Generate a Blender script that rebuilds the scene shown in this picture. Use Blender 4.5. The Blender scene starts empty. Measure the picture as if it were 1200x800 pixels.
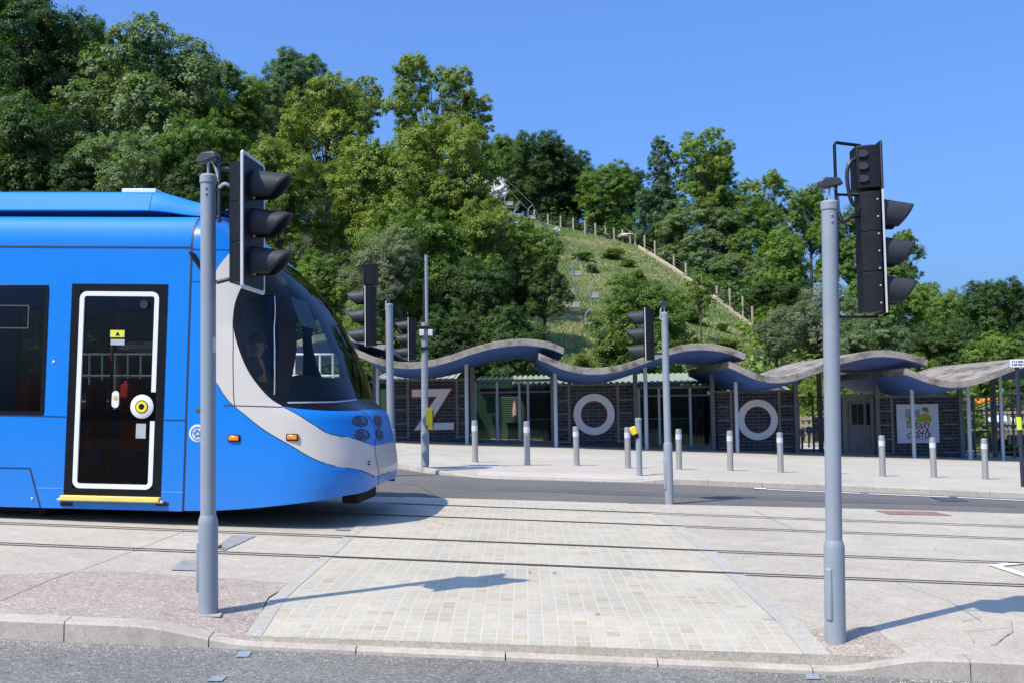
import bpy, bmesh, math, random
import numpy as np
from mathutils import Vector, Matrix, Euler
from mathutils.geometry import delaunay_2d_cdt
R = math.radians
sc = bpy.context.scene
col = sc.collection
rnd = random.Random(7)

# ------------------------------------------------------------------ camera model
F = 1250.0                      # focal length in photo pixels (photo is 1200 wide)
PITCH, ROLL = R(3.5), 0.015
CAM = Vector((0, 0, 1.5))
_f = Vector((0, math.cos(PITCH), math.sin(PITCH)))
_r0 = Vector((1, 0, 0)); _u0 = _r0.cross(_f)
RT = _r0 * math.cos(ROLL) - _u0 * math.sin(ROLL)
UP = _r0 * math.sin(ROLL) + _u0 * math.cos(ROLL)
def ray(px, py):
    return (_f + RT * ((px - 600) / F) + UP * ((400 - py) / F))
def at(px, py, Y):
    d = ray(px, py); return CAM + d * (Y / d.y)

# ------------------------------------------------------------------ terrain of the street
SX, SY = -0.043, 0.0116
def clamp(v, a=0.0, b=1.0): return a if v < a else b if v > b else v
def sstep(v): v = clamp(v); return v * v * (3 - 2 * v)
def near_kerb_y(x): return 6.55 - 0.06 * x
def far_kerb_y(x): return 18.9 - 0.11 * x
def plane(x, y):
    xx = max(-45, min(45, x))
    return SX * xx + SY * min(y, 60) - 0.0152 * max(0.0, min(y, 60) - far_kerb_y(max(-12, min(12, x))))
def drop(x):
    if x < -1.6: return sstep((x + 2.4) / 0.8)
    if x > 1.85: return sstep((2.5 - x) / 0.65)
    return 1.0
def gz(x, y):
    z = plane(x, y)
    k = clamp(1 - (y - near_kerb_y(x)) / 0.9)
    return z - 0.095 * drop(x) * k
def gpx(px, py, off=0.0, fn=None):
    fn = fn or gz
    d = ray(px, py)
    lo, hi = 1.0, 90.0
    for _ in range(50):
        m = (lo + hi) / 2; p = CAM + d * m
        if p.z > fn(p.x, p.y) + off: lo = m
        else: hi = m
    return CAM + d * hi

# ------------------------------------------------------------------ materials
def new_mat(name):
    m = bpy.data.materials.new(name); m.use_nodes = True
    nt = m.node_tree; b = nt.nodes['Principled BSDF']
    return m, nt, b
def N(nt, t, **kw):
    n = nt.nodes.new(t)
    for k, v in kw.items():
        if k.startswith('i_'): n.inputs[k[2:].replace('_', ' ')].default_value = v
        else: setattr(n, k, v)
    return n
def L(nt, a, b): nt.links.new(a, b)
def c4(c): return (c[0], c[1], c[2], 1)
def ramp(nt, fac, stops):
    r = nt.nodes.new('ShaderNodeValToRGB'); L(nt, fac, r.inputs[0])
    e = r.color_ramp.elements
    while len(e) < len(stops): e.new(0.5)
    for el, (p, c) in zip(e, stops): el.position = p; el.color = c4(c)
    return r.outputs[0]
def mixc(nt, fac, a, b, mode='MIX'):
    m = nt.nodes.new('ShaderNodeMix'); m.data_type = 'RGBA'; m.blend_type = mode
    for s, v in ((m.inputs[0], fac), (m.inputs[6], a), (m.inputs[7], b)):
        if hasattr(v, 'default_value') or hasattr(v, 'links'): L(nt, v, s)
        else: s.default_value = v if isinstance(v, (int, float)) else c4(v)
    return m.outputs[2]
def noise(nt, scale, detail=4, rough=0.55, vec=None, dist=0.0):
    n = N(nt, 'ShaderNodeTexNoise'); n.inputs['Scale'].default_value = scale
    n.inputs['Detail'].default_value = detail; n.inputs['Roughness'].default_value = rough
    n.inputs['Distortion'].default_value = dist
    if vec: L(nt, vec, n.inputs['Vector'])
    return n.outputs['Fac']
def objco(nt): return nt.nodes.new('ShaderNodeTexCoord').outputs['Object']
def geopos(nt): return nt.nodes.new('ShaderNodeNewGeometry').outputs['Position']
def bump(nt, b, h, s=0.3, d=0.01):
    n = N(nt, 'ShaderNodeBump'); n.inputs['Strength'].default_value = s; n.inputs['Distance'].default_value = d
    L(nt, h, n.inputs['Height']); L(nt, n.outputs[0], b.inputs['Normal'])
def simple(name, c, rough=0.5, metal=0.0, var=0.12, scale=6.0, bmp=0.0, coat=0.0, spec=None):
    m, nt, b = new_mat(name)
    co = objco(nt)
    n = noise(nt, scale, 5, 0.6, co)
    a = tuple(max(0, x * (1 - var)) for x in c); d = tuple(min(1, x * (1 + var)) for x in c)
    L(nt, ramp(nt, n, [(0.3, a), (0.7, d)]), b.inputs['Base Color'])
    n2 = noise(nt, scale * 4, 4, 0.6, co)
    mr = N(nt, 'ShaderNodeMapRange'); L(nt, n2, mr.inputs[0])
    mr.inputs[1].default_value = 0.3; mr.inputs[2].default_value = 0.7
    mr.inputs[3].default_value = max(0.02, rough - 0.5 * var); mr.inputs[4].default_value = min(1, rough + 0.6 * var)
    L(nt, mr.outputs[0], b.inputs['Roughness'])
    b.inputs['Metallic'].default_value = metal
    b.inputs['Coat Weight'].default_value = coat
    if coat: b.inputs['Coat Roughness'].default_value = 0.05
    if spec is not None: b.inputs['Specular IOR Level'].default_value = spec
    if bmp: bump(nt, b, noise(nt, scale * 12, 5, 0.65, co), bmp, 0.004)
    return m
def glass(name, tint, refl=0.9, mn=0.05):
    m = bpy.data.materials.new(name); m.use_nodes = True; nt = m.node_tree
    nt.nodes.remove(nt.nodes['Principled BSDF'])
    out = nt.nodes['Material Output']
    tr = N(nt, 'ShaderNodeBsdfTransparent'); tr.inputs[0].default_value = c4(tint)
    gl = N(nt, 'ShaderNodeBsdfGlossy'); gl.inputs['Roughness'].default_value = 0.01
    gl.inputs[0].default_value = (refl, refl, refl, 1)
    fr = N(nt, 'ShaderNodeFresnel'); fr.inputs[0].default_value = 1.5
    mx = N(nt, 'ShaderNodeMixShader')
    ad = N(nt, 'ShaderNodeMath', operation='ADD', use_clamp=True); ad.inputs[1].default_value = mn - 0.04
    L(nt, fr.outputs[0], ad.inputs[0]); L(nt, ad.outputs[0], mx.inputs[0])
    L(nt, tr.outputs[0], mx.inputs[1]); L(nt, gl.outputs[0], mx.inputs[2]); L(nt, mx.outputs[0], out.inputs[0])
    return m

def speckle(name, base, dark, light, s1=260, wear=1.2, amt=0.5, bmp=0.35, rough=0.9):
    """exposed aggregate / asphalt: fine two-scale grain plus soft large stains"""
    m, nt, b = new_mat(name); co = geopos(nt)
    v = N(nt, 'ShaderNodeTexVoronoi'); v.inputs['Scale'].default_value = s1; L(nt, co, v.inputs['Vector'])
    sep = N(nt, 'ShaderNodeSeparateColor'); L(nt, v.outputs['Color'], sep.inputs[0])
    g = ramp(nt, sep.outputs[0], [(0.0, dark), (0.42, base), (0.7, base), (1.0, light)])
    v2 = N(nt, 'ShaderNodeTexVoronoi'); v2.inputs['Scale'].default_value = s1 * 0.36; L(nt, co, v2.inputs['Vector'])
    sep2 = N(nt, 'ShaderNodeSeparateColor'); L(nt, v2.outputs['Color'], sep2.inputs[0])
    g2 = ramp(nt, sep2.outputs[0], [(0.0, dark), (0.4, base), (0.8, base), (1.0, light)])
    g = mixc(nt, 0.35, g, g2)
    big = noise(nt, wear, 6, 0.62, co, 0.4)
    big2 = noise(nt, wear * 7, 5, 0.6, co, 0.2)
    k = ramp(nt, big, [(0.25, (1 - amt * 0.5,) * 3), (0.75, (1 + amt * 0.28,) * 3)])
    k2 = ramp(nt, big2, [(0.3, (0.9,) * 3), (0.7, (1.06,) * 3)])
    g = mixc(nt, 1.0, g, k, 'MULTIPLY'); g = mixc(nt, 1.0, g, k2, 'MULTIPLY')
    L(nt, g, b.inputs['Base Color']); b.inputs['Roughness'].default_value = rough
    b.inputs['Specular IOR Level'].default_value = 0.25
    bump(nt, b, v.outputs['Distance'], bmp, 0.004)
    return m

def setts_mat():
    m, nt, b = new_mat('natural_stone_setts'); co = geopos(nt)
    mp = N(nt, 'ShaderNodeMapping'); L(nt, co, mp.inputs[0])
    mp.inputs['Rotation'].default_value = (0, 0, R(0.6))
    # wobble so that the joints are not ruler straight
    nz = N(nt, 'ShaderNodeTexNoise'); nz.inputs['Scale'].default_value = 9; L(nt, mp.outputs[0], nz.inputs['Vector'])
    sb = N(nt, 'ShaderNodeVectorMath', operation='SUBTRACT'); L(nt, nz.outputs['Color'], sb.inputs[0]); sb.inputs[1].default_value = (0.5,) * 3
    scl = N(nt, 'ShaderNodeVectorMath', operation='SCALE'); L(nt, sb.outputs[0], scl.inputs[0]); scl.inputs['Scale'].default_value = 0.007
    ad = N(nt, 'ShaderNodeVectorMath', operation='ADD'); L(nt, mp.outputs[0], ad.inputs[0]); L(nt, scl.outputs[0], ad.inputs[1])
    def bricks(w, h, mort):
        t = N(nt, 'ShaderNodeTexBrick', offset=0.0, squash=1.0); L(nt, ad.outputs[0], t.inputs['Vector'])
        t.inputs['Scale'].default_value = 1; t.inputs['Brick Width'].default_value = w; t.inputs['Row Height'].default_value = h
        t.inputs['Mortar Size'].default_value = mort; t.inputs['Mortar Smooth'].default_value = 0.3; t.inputs['Bias'].default_value = 0
        t.inputs['Color1'].default_value = (0, 0, 0, 1); t.inputs['Color2'].default_value = (1, 1, 1, 1); t.inputs['Mortar'].default_value = (0.5, 0.5, 0.5, 1)
        return t
    sp = N(nt, 'ShaderNodeSeparateXYZ'); L(nt, co, sp.inputs[0])
    t = bricks(0.1, 0.104, 0.0065)
    sep = N(nt, 'ShaderNodeSeparateColor'); L(nt, t.outputs['Color'], sep.inputs[0])
    stone = ramp(nt, sep.outputs[0], [(0.0, (0.385, 0.325, 0.245)), (0.06, (0.42, 0.37, 0.285)), (0.3, (0.455, 0.42, 0.335)),
                                       (0.6, (0.415, 0.40, 0.345)), (0.85, (0.465, 0.425, 0.335)), (1.0, (0.395, 0.38, 0.325))])
    mott = ramp(nt, noise(nt, 38, 5, 0.65, co), [(0.3, (0.86,) * 3), (0.7, (1.1,) * 3)])
    stone = mixc(nt, 1.0, stone, mott, 'MULTIPLY')
    stain = ramp(nt, noise(nt, 1.6, 6, 0.6, co, 0.5), [(0.3, (0.86, 0.85, 0.83)), (0.7, (1.12, 1.1, 1.06))])
    stone = mixc(nt, 1.0, stone, stain, 'MULTIPLY')
    jn = ramp(nt, noise(nt, 3.5, 4, 0.6, co), [(0.35, (0.495, 0.42, 0.30)), (0.65, (0.51, 0.465, 0.365))])
    L(nt, mixc(nt, t.outputs['Fac'], stone, jn), b.inputs['Base Color'])
    b.inputs['Roughness'].default_value = 0.85; b.inputs['Specular IOR Level'].default_value = 0.3
    inv = N(nt, 'ShaderNodeMath', operation='SUBTRACT'); inv.inputs[0].default_value = 1; L(nt, t.outputs['Fac'], inv.inputs[1])
    hh = N(nt, 'ShaderNodeMath', operation='MULTIPLY_ADD'); L(nt, noise(nt, 60, 4, 0.6, co), hh.inputs[0]); hh.inputs[1].default_value = 0.4; L(nt, inv.outputs[0], hh.inputs[2])
    bump(nt, b, hh.outputs[0], 0.35, 0.006)
    return m

def slate_brick(name='dark_brick'):
    m, nt, b = new_mat(name); co = geopos(nt)
    s = N(nt, 'ShaderNodeSeparateXYZ'); L(nt, co, s.inputs[0])
    c = N(nt, 'ShaderNodeCombineXYZ'); L(nt, s.outputs[0], c.inputs[0]); L(nt, s.outputs[2], c.inputs[1])
    t = N(nt, 'ShaderNodeTexBrick', offset=0.5); L(nt, c.outputs[0], t.inputs['Vector'])
    t.inputs['Scale'].default_value = 1; t.inputs['Brick Width'].default_value = 0.36; t.inputs['Row Height'].default_value = 0.115
    t.inputs['Mortar Size'].default_value = 0.011; t.inputs['Mortar Smooth'].default_value = 0.2
    t.inputs['Color1'].default_value = (0.016, 0.018, 0.025, 1); t.inputs['Color2'].default_value = (0.05, 0.053, 0.065, 1)
    t.inputs['Mortar'].default_value = (0.15, 0.15, 0.155, 1)
    g = mixc(nt, 1.0, t.outputs['Color'], ramp(nt, noise(nt, 5, 5, 0.6, co), [(0.3, (0.7,) * 3), (0.7, (1.25,) * 3)]), 'MULTIPLY')
    L(nt, g, b.inputs['Base Color']); b.inputs['Roughness'].default_value = 0.7
    inv = N(nt, 'ShaderNodeMath', operation='SUBTRACT'); inv.inputs[0].default_value = 1; L(nt, t.outputs['Fac'], inv.inputs[1])
    bump(nt, b, inv.outputs[0], 0.5, 0.01)
    return m

def board_concrete(name, c):
    """weathered board marked concrete with vertical run-off streaks"""
    m, nt, b = new_mat(name); co = geopos(nt)
    mp = N(nt, 'ShaderNodeMapping'); L(nt, co, mp.inputs[0]); mp.inputs['Scale'].default_value = (2.6, 1.3, 3.4)
    st = ramp(nt, noise(nt, 1.0, 6, 0.65, mp.outputs[0]), [(0.36, (0.38, 0.35, 0.32)), (0.5, (0.9,) * 3), (0.72, (1.35,) * 3)])
    gr = ramp(nt, noise(nt, 26, 6, 0.7, co), [(0.3, (0.75,) * 3), (0.7, (1.2,) * 3)])
    g = mixc(nt, 1.0, c, st, 'MULTIPLY'); g = mixc(nt, 1.0, g, gr, 'MULTIPLY')
    L(nt, g, b.inputs['Base Color']); b.inputs['Roughness'].default_value = 0.9
    bump(nt, b, noise(nt, 30, 5, 0.7, co), 0.4, 0.02)
    return m

def leaf_mat(name, c, c2, trans=0.35):
    m = bpy.data.materials.new(name); m.use_nodes = True; nt = m.node_tree
    b = nt.nodes['Principled BSDF']; out = nt.nodes['Material Output']
    co = objco(nt)
    oi = N(nt, 'ShaderNodeObjectInfo')
    n = noise(nt, 0.55, 3, 0.6, co)
    g = ramp(nt, n, [(0.3, c), (0.7, c2)])
    isl = N(nt, 'ShaderNodeNewGeometry').outputs['Random Per Island']
    g = mixc(nt, 1.0, g, ramp(nt, isl, [(0.0, (0.62, 0.66, 0.6)), (0.6, (1.0, 1.0, 1.0)), (1.0, (1.4, 1.3, 1.2))]), 'MULTIPLY')
    g = mixc(nt, 1.0, g, ramp(nt, oi.outputs['Random'], [(0.0, (0.82, 0.86, 0.85)), (1.0, (1.14, 1.1, 1.0))]), 'MULTIPLY')
    L(nt, g, b.inputs['Base Color']); b.inputs['Roughness'].default_value = 0.55
    b.inputs['Specular IOR Level'].default_value = 0.35
    t = N(nt, 'ShaderNodeBsdfTranslucent')
    L(nt, mixc(nt, 1.0, g, (1.15, 1.25, 0.5), 'MULTIPLY'), t.inputs[0])
    mx = N(nt, 'ShaderNodeMixShader'); mx.inputs[0].default_value = trans
    L(nt, b.outputs[0], mx.inputs[1]); L(nt, t.outputs[0], mx.inputs[2]); L(nt, mx.outputs[0], out.inputs[0])
    return m

# ------------------------------------------------------------------ object helpers
def tag(o, label=None, cat=None, group=None, kind=None):
    if label: o['label'] = label
    if cat: o['category'] = cat
    if group: o['group'] = group
    if kind: o['kind'] = kind
    return o
def empty(name, mat, label=None, cat=None, group=None):
    o = bpy.data.objects.new(name, None); col.objects.link(o)
    o.matrix_world = mat if isinstance(mat, Matrix) else Matrix.Translation(Vector(mat))
    o.empty_display_size = 0.2
    WM[o.name] = o.matrix_world.copy() if isinstance(mat, Matrix) else Matrix.Translation(Vector(mat))
    if isinstance(mat, Matrix): WM[o.name] = mat.copy()
    return tag(o, label, cat, group)
WM = {}
def wm(o): return WM.get(o.name, Matrix.Identity(4))
class MB:
    """collects shapes, in world coordinates, for ONE mesh object"""
    def __init__(s, M=None): s.v = []; s.f = []; s.M = M
    def add(s, vs, fs):
        k = len(s.v); s.v += [Vector(p) for p in vs]; s.f += [tuple(i + k for i in f) for f in fs]; return s
    def box(s, c, d, M=None):
        c = Vector(c); x, y, z = d[0] / 2, d[1] / 2, d[2] / 2
        vs = [Vector((a * x, b * y, e * z)) for a in (-1, 1) for b in (-1, 1) for e in (-1, 1)]
        if M: vs = [M @ p for p in vs]
        return s.add([p + c for p in vs], [(0, 1, 3, 2), (4, 6, 7, 5), (0, 4, 5, 1), (2, 3, 7, 6), (0, 2, 6, 4), (1, 5, 7, 3)])
    def box2(s, a, b):
        a, b = Vector(a), Vector(b)
        return s.box((a + b) / 2, [abs(q) for q in (b - a)])
    def tube(s, pts, rad, n=12, cap=True):
        pts = [Vector(p) for p in pts]
        if not isinstance(rad, (list, tuple)): rad = [rad] * len(pts)
        vs, fs = [], []
        up = None
        for i, p in enumerate(pts):
            t = (pts[min(i + 1, len(pts) - 1)] - pts[max(i - 1, 0)])
            if t.length < 1e-9: t = Vector((0, 0, 1))
            t.normalize()
            if up is None:
                up = Vector((1, 0, 0)) if abs(t.x) < 0.9 else Vector((0, 1, 0))
            a = (up - t * up.dot(t))
            if a.length < 1e-6: a = t.orthogonal()
            a.normalize(); b = t.cross(a); up = a
            for k in range(n):
                w = 2 * math.pi * k / n
                vs.append(p + (a * math.cos(w) + b * math.sin(w)) * rad[i])
        for i in range(len(pts) - 1):
            for k in range(n):
                k2 = (k + 1) % n
                fs.append((i * n + k, i * n + k2, (i + 1) * n + k2, (i + 1) * n + k))
        if cap:
            fs.append(tuple(range(n - 1, -1, -1))); fs.append(tuple((len(pts) - 1) * n + k for k in range(n)))
        return s.add(vs, fs)
    def lathe(s, c, prof, n=16, axis=(0, 0, 1)):
        c = Vector(c); ax = Vector(axis).normalized()
        return s.tube([c + ax * h for r, h in prof], [max(r, 1e-4) for r, h in prof], n)
    def prism(s, poly, depth):
        """poly: list of 3D points (planar), extruded by vector depth"""
        d = Vector(depth); n = len(poly)
        vs = [Vector(p) for p in poly]; vs += [p + d for p in vs]
        fs = [tuple(range(n)), tuple(range(2 * n - 1, n - 1, -1))]
        fs += [(k, n + k, n + (k + 1) % n, (k + 1) % n) for k in range(n)]
        return s.add(vs, fs)
    def annulus(s, c, r0, r1, ex, ey, ez, depth, n=56):
        c = Vector(c); vs = []
        for k in range(n):
            w = 2 * math.pi * k / n; d = ex * math.cos(w) + ey * math.sin(w)
            vs += [c + d * r0, c + d * r1, c + d * r1 + ez * depth, c + d * r0 + ez * depth]
        fs = []
        for k in range(n):
            a, b = 4 * k, 4 * ((k + 1) % n)
            for j in range(4): fs.append((a + j, a + (j + 1) % 4, b + (j + 1) % 4, b + j))
        return s.add(vs, fs)
    def ball(s, c, r, n=10, m=7):
        c = Vector(c); r = Vector((r, r, r)) if isinstance(r, (int, float)) else Vector(r)
        vs = []
        for i in range(m + 1):
            ph = math.pi * i / m
            for k in range(n):
                w = 2 * math.pi * k / n
                vs.append(c + Vector((r.x * math.sin(ph) * math.cos(w), r.y * math.sin(ph) * math.sin(w), r.z * math.cos(ph))))
        fs = [(i * n + k, (i + 1) * n + k, (i + 1) * n + (k + 1) % n, i * n + (k + 1) % n) for i in range(m) for k in range(n)]
        return s.add(vs, fs)
    def build(s, name, mat, parent=None, smooth=30, bevel=0.0, sub=0, mats=None, fmat=None):
        me = bpy.data.meshes.new(name)
        W = wm(parent) if parent else None
        inv = W.inverted() if W else None
        vs = s.v if s.M is None else [s.M @ p for p in s.v]
        if inv: vs = [inv @ p for p in vs]
        me.from_pydata([tuple(p) for p in vs], [], s.f)
        bm = bmesh.new(); bm.from_mesh(me)
        if fmat is None:
            bmesh.ops.remove_doubles(bm, verts=bm.verts, dist=1e-5)
        bmesh.ops.recalc_face_normals(bm, faces=bm.faces)
        bm.to_mesh(me); bm.free()
        for q in (mats or [mat]): me.materials.append(q)
        if fmat is not None: me.polygons.foreach_set('material_index', fmat)
        if smooth:
            me.shade_smooth(); me.set_sharp_from_angle(angle=R(smooth))
        o = bpy.data.objects.new(name, me); col.objects.link(o)
        if parent:
            o.parent = parent; WM[o.name] = W.copy()
        if bevel:
            b = o.modifiers.new('bevel', 'BEVEL'); b.width = bevel; b.segments = 2; b.limit_method = 'ANGLE'; b.angle_limit = R(40)
        return o
def dup(o, M=None, parent=None):
    c = o.copy(); col.objects.link(c)
    if parent: c.parent = parent
    if M is not None: c.matrix_world = M; WM[c.name] = M.copy()
    for ch in list(o.children): dup(ch, None, c)
    return c
def dens(loop, step, closed=True):
    out = []
    n = len(loop)
    for i in range(n if closed else n - 1):
        a = Vector(loop[i]); b = Vector(loop[(i + 1) % n]); k = max(1, int(math.ceil((b - a).length / step)))
        out += [a.lerp(b, j / k) for j in range(k)]
    if not closed: out.append(Vector(loop[-1]))
    return out
def inside(p, loop):
    x, y = p[0], p[1]; c = False; n = len(loop); j = n - 1
    for i in range(n):
        xi, yi, xj, yj = loop[i][0], loop[i][1], loop[j][0], loop[j][1]
        if (yi > y) != (yj > y) and x < (xj - xi) * (y - yi) / (yj - yi) + xi: c = not c
        j = i
    return c
def spline(pts, n=8):
    """Catmull-Rom through 2D/3D points, open"""
    P = [Vector(p) for p in pts]; out = []
    for i in range(len(P) - 1):
        p0 = P[i - 1] if i else P[0] * 2 - P[1]; p1, p2 = P[i], P[i + 1]
        p3 = P[i + 2] if i + 2 < len(P) else P[-1] * 2 - P[-2]
        for k in range(n):
            t = k / n
            out.append(0.5 * ((2 * p1) + (p2 - p0) * t + (2 * p0 - 5 * p1 + 4 * p2 - p3) * t * t + (3 * p1 - p0 - 3 * p2 + p3) * t ** 3))
    out.append(P[-1]); return out
def cdt_fill(loops, step, keep):
    """triangulate the plane region; loops are constraint loops (first = outer); keep(centroid) -> material index or None"""
    vs, ed = [], []
    for lp in loops:
        k = len(vs); n = len(lp); vs += [Vector((p[0], p[1])) for p in lp]
        ed += [(k + i, k + (i + 1) % n) for i in range(n)]
    xs = [p.x for p in vs]; ys = [p.y for p in vs]
    x0, x1, y0, y1 = min(xs), max(xs), min(ys), max(ys)
    sx, sy = (step if isinstance(step, tuple) else (step, step))
    nx, ny = int((x1 - x0) / sx) + 1, int((y1 - y0) / sy) + 1
    for i in range(1, nx):
        for j in range(1, ny):
            p = Vector((x0 + (x1 - x0) * (i + 0.013 * ((j * 7) % 3)) / nx, y0 + (y1 - y0) * j / ny))
            if inside(p, loops[0]): vs.append(p)
    r = delaunay_2d_cdt(vs, ed, [], 0, 1e-6)
    V, T = r[0], r[2]
    tris, mats = [], []
    for t in T:
        c = (V[t[0]] + V[t[1]] + V[t[2]]) / 3
        if not inside(c, loops[0]): continue
        k = keep(c)
        if k is None: continue
        tris.append(tuple(t)); mats.append(k)
    return V, tris, mats
def ground_poly(name, loop, off, mat, fn=None, step=0.4, kind='structure', parent=None):
    fn = fn or gz
    lp = dens([Vector((p[0], p[1])) for p in loop], step)
    V, T, _ = cdt_fill([lp], step, lambda c: 0)
    b = MB(); b.add([(p.x, p.y, fn(p.x, p.y) + off) for p in V], T)
    o = b.build(name, mat, parent, smooth=0)
    if kind: o['kind'] = kind
    for p in o.data.polygons:
        pass
    return o
def px_loop(pts, off=0.0, fn=None): return [gpx(x, y, off, fn).xy for x, y in pts]
def text_obj(body, name, size, M, mat, parent, depth=0.004, bold=0.0, width=None):
    cu = bpy.data.curves.new(name, 'FONT'); cu.body = body; cu.size = size; cu.extrude = depth; cu.offset = bold
    cu.align_x = 'CENTER'; cu.align_y = 'CENTER'
    t = bpy.data.objects.new(name, cu); col.objects.link(t)
    bpy.context.view_layer.update()
    me = bpy.data.meshes.new_from_object(t.evaluated_get(bpy.context.evaluated_depsgraph_get()))
    bpy.data.objects.remove(t)
    if width:
        xs = [v.co.x for v in me.vertices]; k = width / (max(xs) - min(xs)); c = (max(xs) + min(xs)) / 2
        for v in me.vertices: v.co.x = (v.co.x - c) * k
    Wp = wm(parent).inverted() @ M if parent else M
    me.transform(Wp); me.materials.clear(); me.materials.append(mat)
    o = bpy.data.objects.new(name, me); col.objects.link(o); o.parent = parent
    return o
SUN_E, SKY_E, EXPO, SKY_AIR, SKY_DUST, SKY_OZ = 4.0, 0.1, 0.47, 1.0, 4.0, 10.0
# ------------------------------------------------------------------ materials used around the street
M = {}
M['asphalt'] = speckle('asphalt', (0.185, 0.175, 0.155), (0.07, 0.067, 0.06), (0.4, 0.38, 0.335), 130, 0.9, 0.3)
M['asphalt_far'] = speckle('worn_asphalt', (0.145, 0.138, 0.125), (0.1, 0.096, 0.088), (0.2, 0.193, 0.175), 120, 0.5, 0.4)
M['concrete'] = speckle('buff_aggregate', (0.455, 0.408, 0.325), (0.3, 0.262, 0.205), (0.56, 0.51, 0.415), 125, 0.6, 0.34)
M['pink'] = speckle('pink_aggregate', (0.37, 0.305, 0.25), (0.2, 0.15, 0.125), (0.6, 0.535, 0.45), 100, 1.0, 0.25)
M['paving'] = speckle('pale_paving', (0.455, 0.415, 0.335), (0.35, 0.315, 0.255), (0.53, 0.49, 0.405), 90, 0.3, 0.3, 0.15)
M['tactile'] = speckle('pink_paving', (0.53, 0.455, 0.4), (0.4, 0.33, 0.29), (0.58, 0.52, 0.47), 90, 0.6, 0.2, 0.15)
M['kerb'] = speckle('kerb_stone', (0.45, 0.4, 0.335), (0.33, 0.285, 0.24), (0.53, 0.48, 0.41), 190, 2.0, 0.45, 0.25)
M['setts'] = setts_mat()
M['rail'] = simple('rail_steel', (0.17, 0.14, 0.118), 0.45, 0.35, 0.3, 3)
M['groove'] = simple('rail_groove_dirt', (0.07, 0.055, 0.045), 0.9, 0, 0.3, 5)
M['sealant'] = simple('rail_sealant', (0.25, 0.225, 0.19), 0.85, 0, 0.3, 2.5)
M['white_paint'] = simple('worn_white_paint', (0.75, 0.75, 0.73), 0.7, 0, 0.12, 9)
M['joint'] = simple('joint_line', (0.33, 0.31, 0.29), 0.9)
M['cover'] = simple('cover_plate', (0.3, 0.295, 0.27), 0.7, 0.2, 0.2, 12, 0.3)
M['rust'] = simple('rusty_cover', (0.25, 0.15, 0.11), 0.85, 0.1, 0.35, 8, 0.4)
M['dark_cover'] = simple('dark_iron_cover', (0.075, 0.08, 0.1), 0.7, 0.3, 0.3, 20, 0.4)
M['tile'] = simple('blue_grey_marker', (0.24, 0.285, 0.33), 0.5, 0, 0.12, 20, 0.3)
M['grass_base'] = simple('grass_ground', (0.05, 0.075, 0.025), 0.95, 0, 0.35, 0.5)

# ------------------------------------------------------------------ the ground sheet
def ground_sheet():
    xs = [-400, -150, -80] + list(range(-60, 61, 4)) + [80, 150, 400]
    ys = [-60, -30, -10] + list(range(0, 61, 4)) + [80, 120, 200, 420]
    b = MB(); vs = [(x, y, plane(x, y) - 0.34) for y in ys for x in xs]
    n = len(xs); fs = [(j * n + i, j * n + i + 1, (j + 1) * n + i + 1, (j + 1) * n + i) for j in range(len(ys) - 1) for i in range(n - 1)]
    b.add(vs, fs); o = b.build('ground', M['grass_base']); o['kind'] = 'structure'
ground_sheet()
road_z = lambda x, y: plane(x, y) - 0.11
ROAD_E = lambda x: near_kerb_y(x)

# near road
lp = [(-30, -14), (30, -14), (30, near_kerb_y(30) + 0.3), (-30, near_kerb_y(-30) + 0.3)]
ground_poly('near_road', lp, 0, M['asphalt'], road_z, 1.2)

# kerb line of the near road: bottom edge is at road level
def kerb_strip(name, xs, yfun, hfun, back, mat, base):
    """kerb stones: front face, top and back edge, one mesh per run; face meets the slab behind"""
    b = MB(); vs = []
    for x in xs:
        y = yfun(x); zb = base(x, y); h = hfun(x)
        vs += [(x, y, zb - 0.06), (x, y + 0.004, zb + h - 0.014), (x, y + 0.016, zb + h), (x, y + back, zb + h + 0.011), (x, y + back, zb - 0.06)]
    fs = []
    for i in range(len(xs) - 1):
        for j in range(4): fs.append((5 * i + j, 5 * i + j + 1, 5 * i + 5 + j + 1, 5 * i + 5 + j))
    b.add(vs, fs); b.f += [(0, 1, 2, 3, 4), tuple(5 * (len(xs) - 1) + j for j in (4, 3, 2, 1, 0))]
    return b.build(name, mat, smooth=25)
nh = lambda x: 0.122 - 0.088 * drop(x)
x = -11.95
stones = []
while x < 12:
    x1 = x + 0.914
    xs = [x + 0.004 + (x1 - x - 0.008) * k / 8 for k in range(9)]
    o = kerb_strip('near_kerb_stone', xs, lambda q: near_kerb_y(q), nh, 0.125, M['kerb'], road_z)
    o['kind'] = 'structure'; x = x1

# the paved tram corridor between the near kerb and the far carriageway
edge_px = [(-500, 548), (300, 577), (430, 581), (560, 584.5), (710, 589), (900, 593), (1050, 596.5), (1200, 601.5), (1700, 616)]
edge = [gpx(a, b_, 0, plane).xy for a, b_ in edge_px]
def edge_y(x):
    for p, q in zip(edge, edge[1:]):
        if p.x <= x <= q.x: return p.y + (q.y - p.y) * (x - p.x) / (q.x - p.x)
    return edge[0].y if x < edge[0].x else edge[-1].y
lp = [(x, near_kerb_y(x) + 0.07) for x in [-22 + k * .25 for k in range(177)]] + [(x, edge_y(x)) for x in [22 - k for k in range(45)]]
ground_poly('tram_corridor', lp, 0.0, M['concrete'], gz, 0.3)

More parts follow.
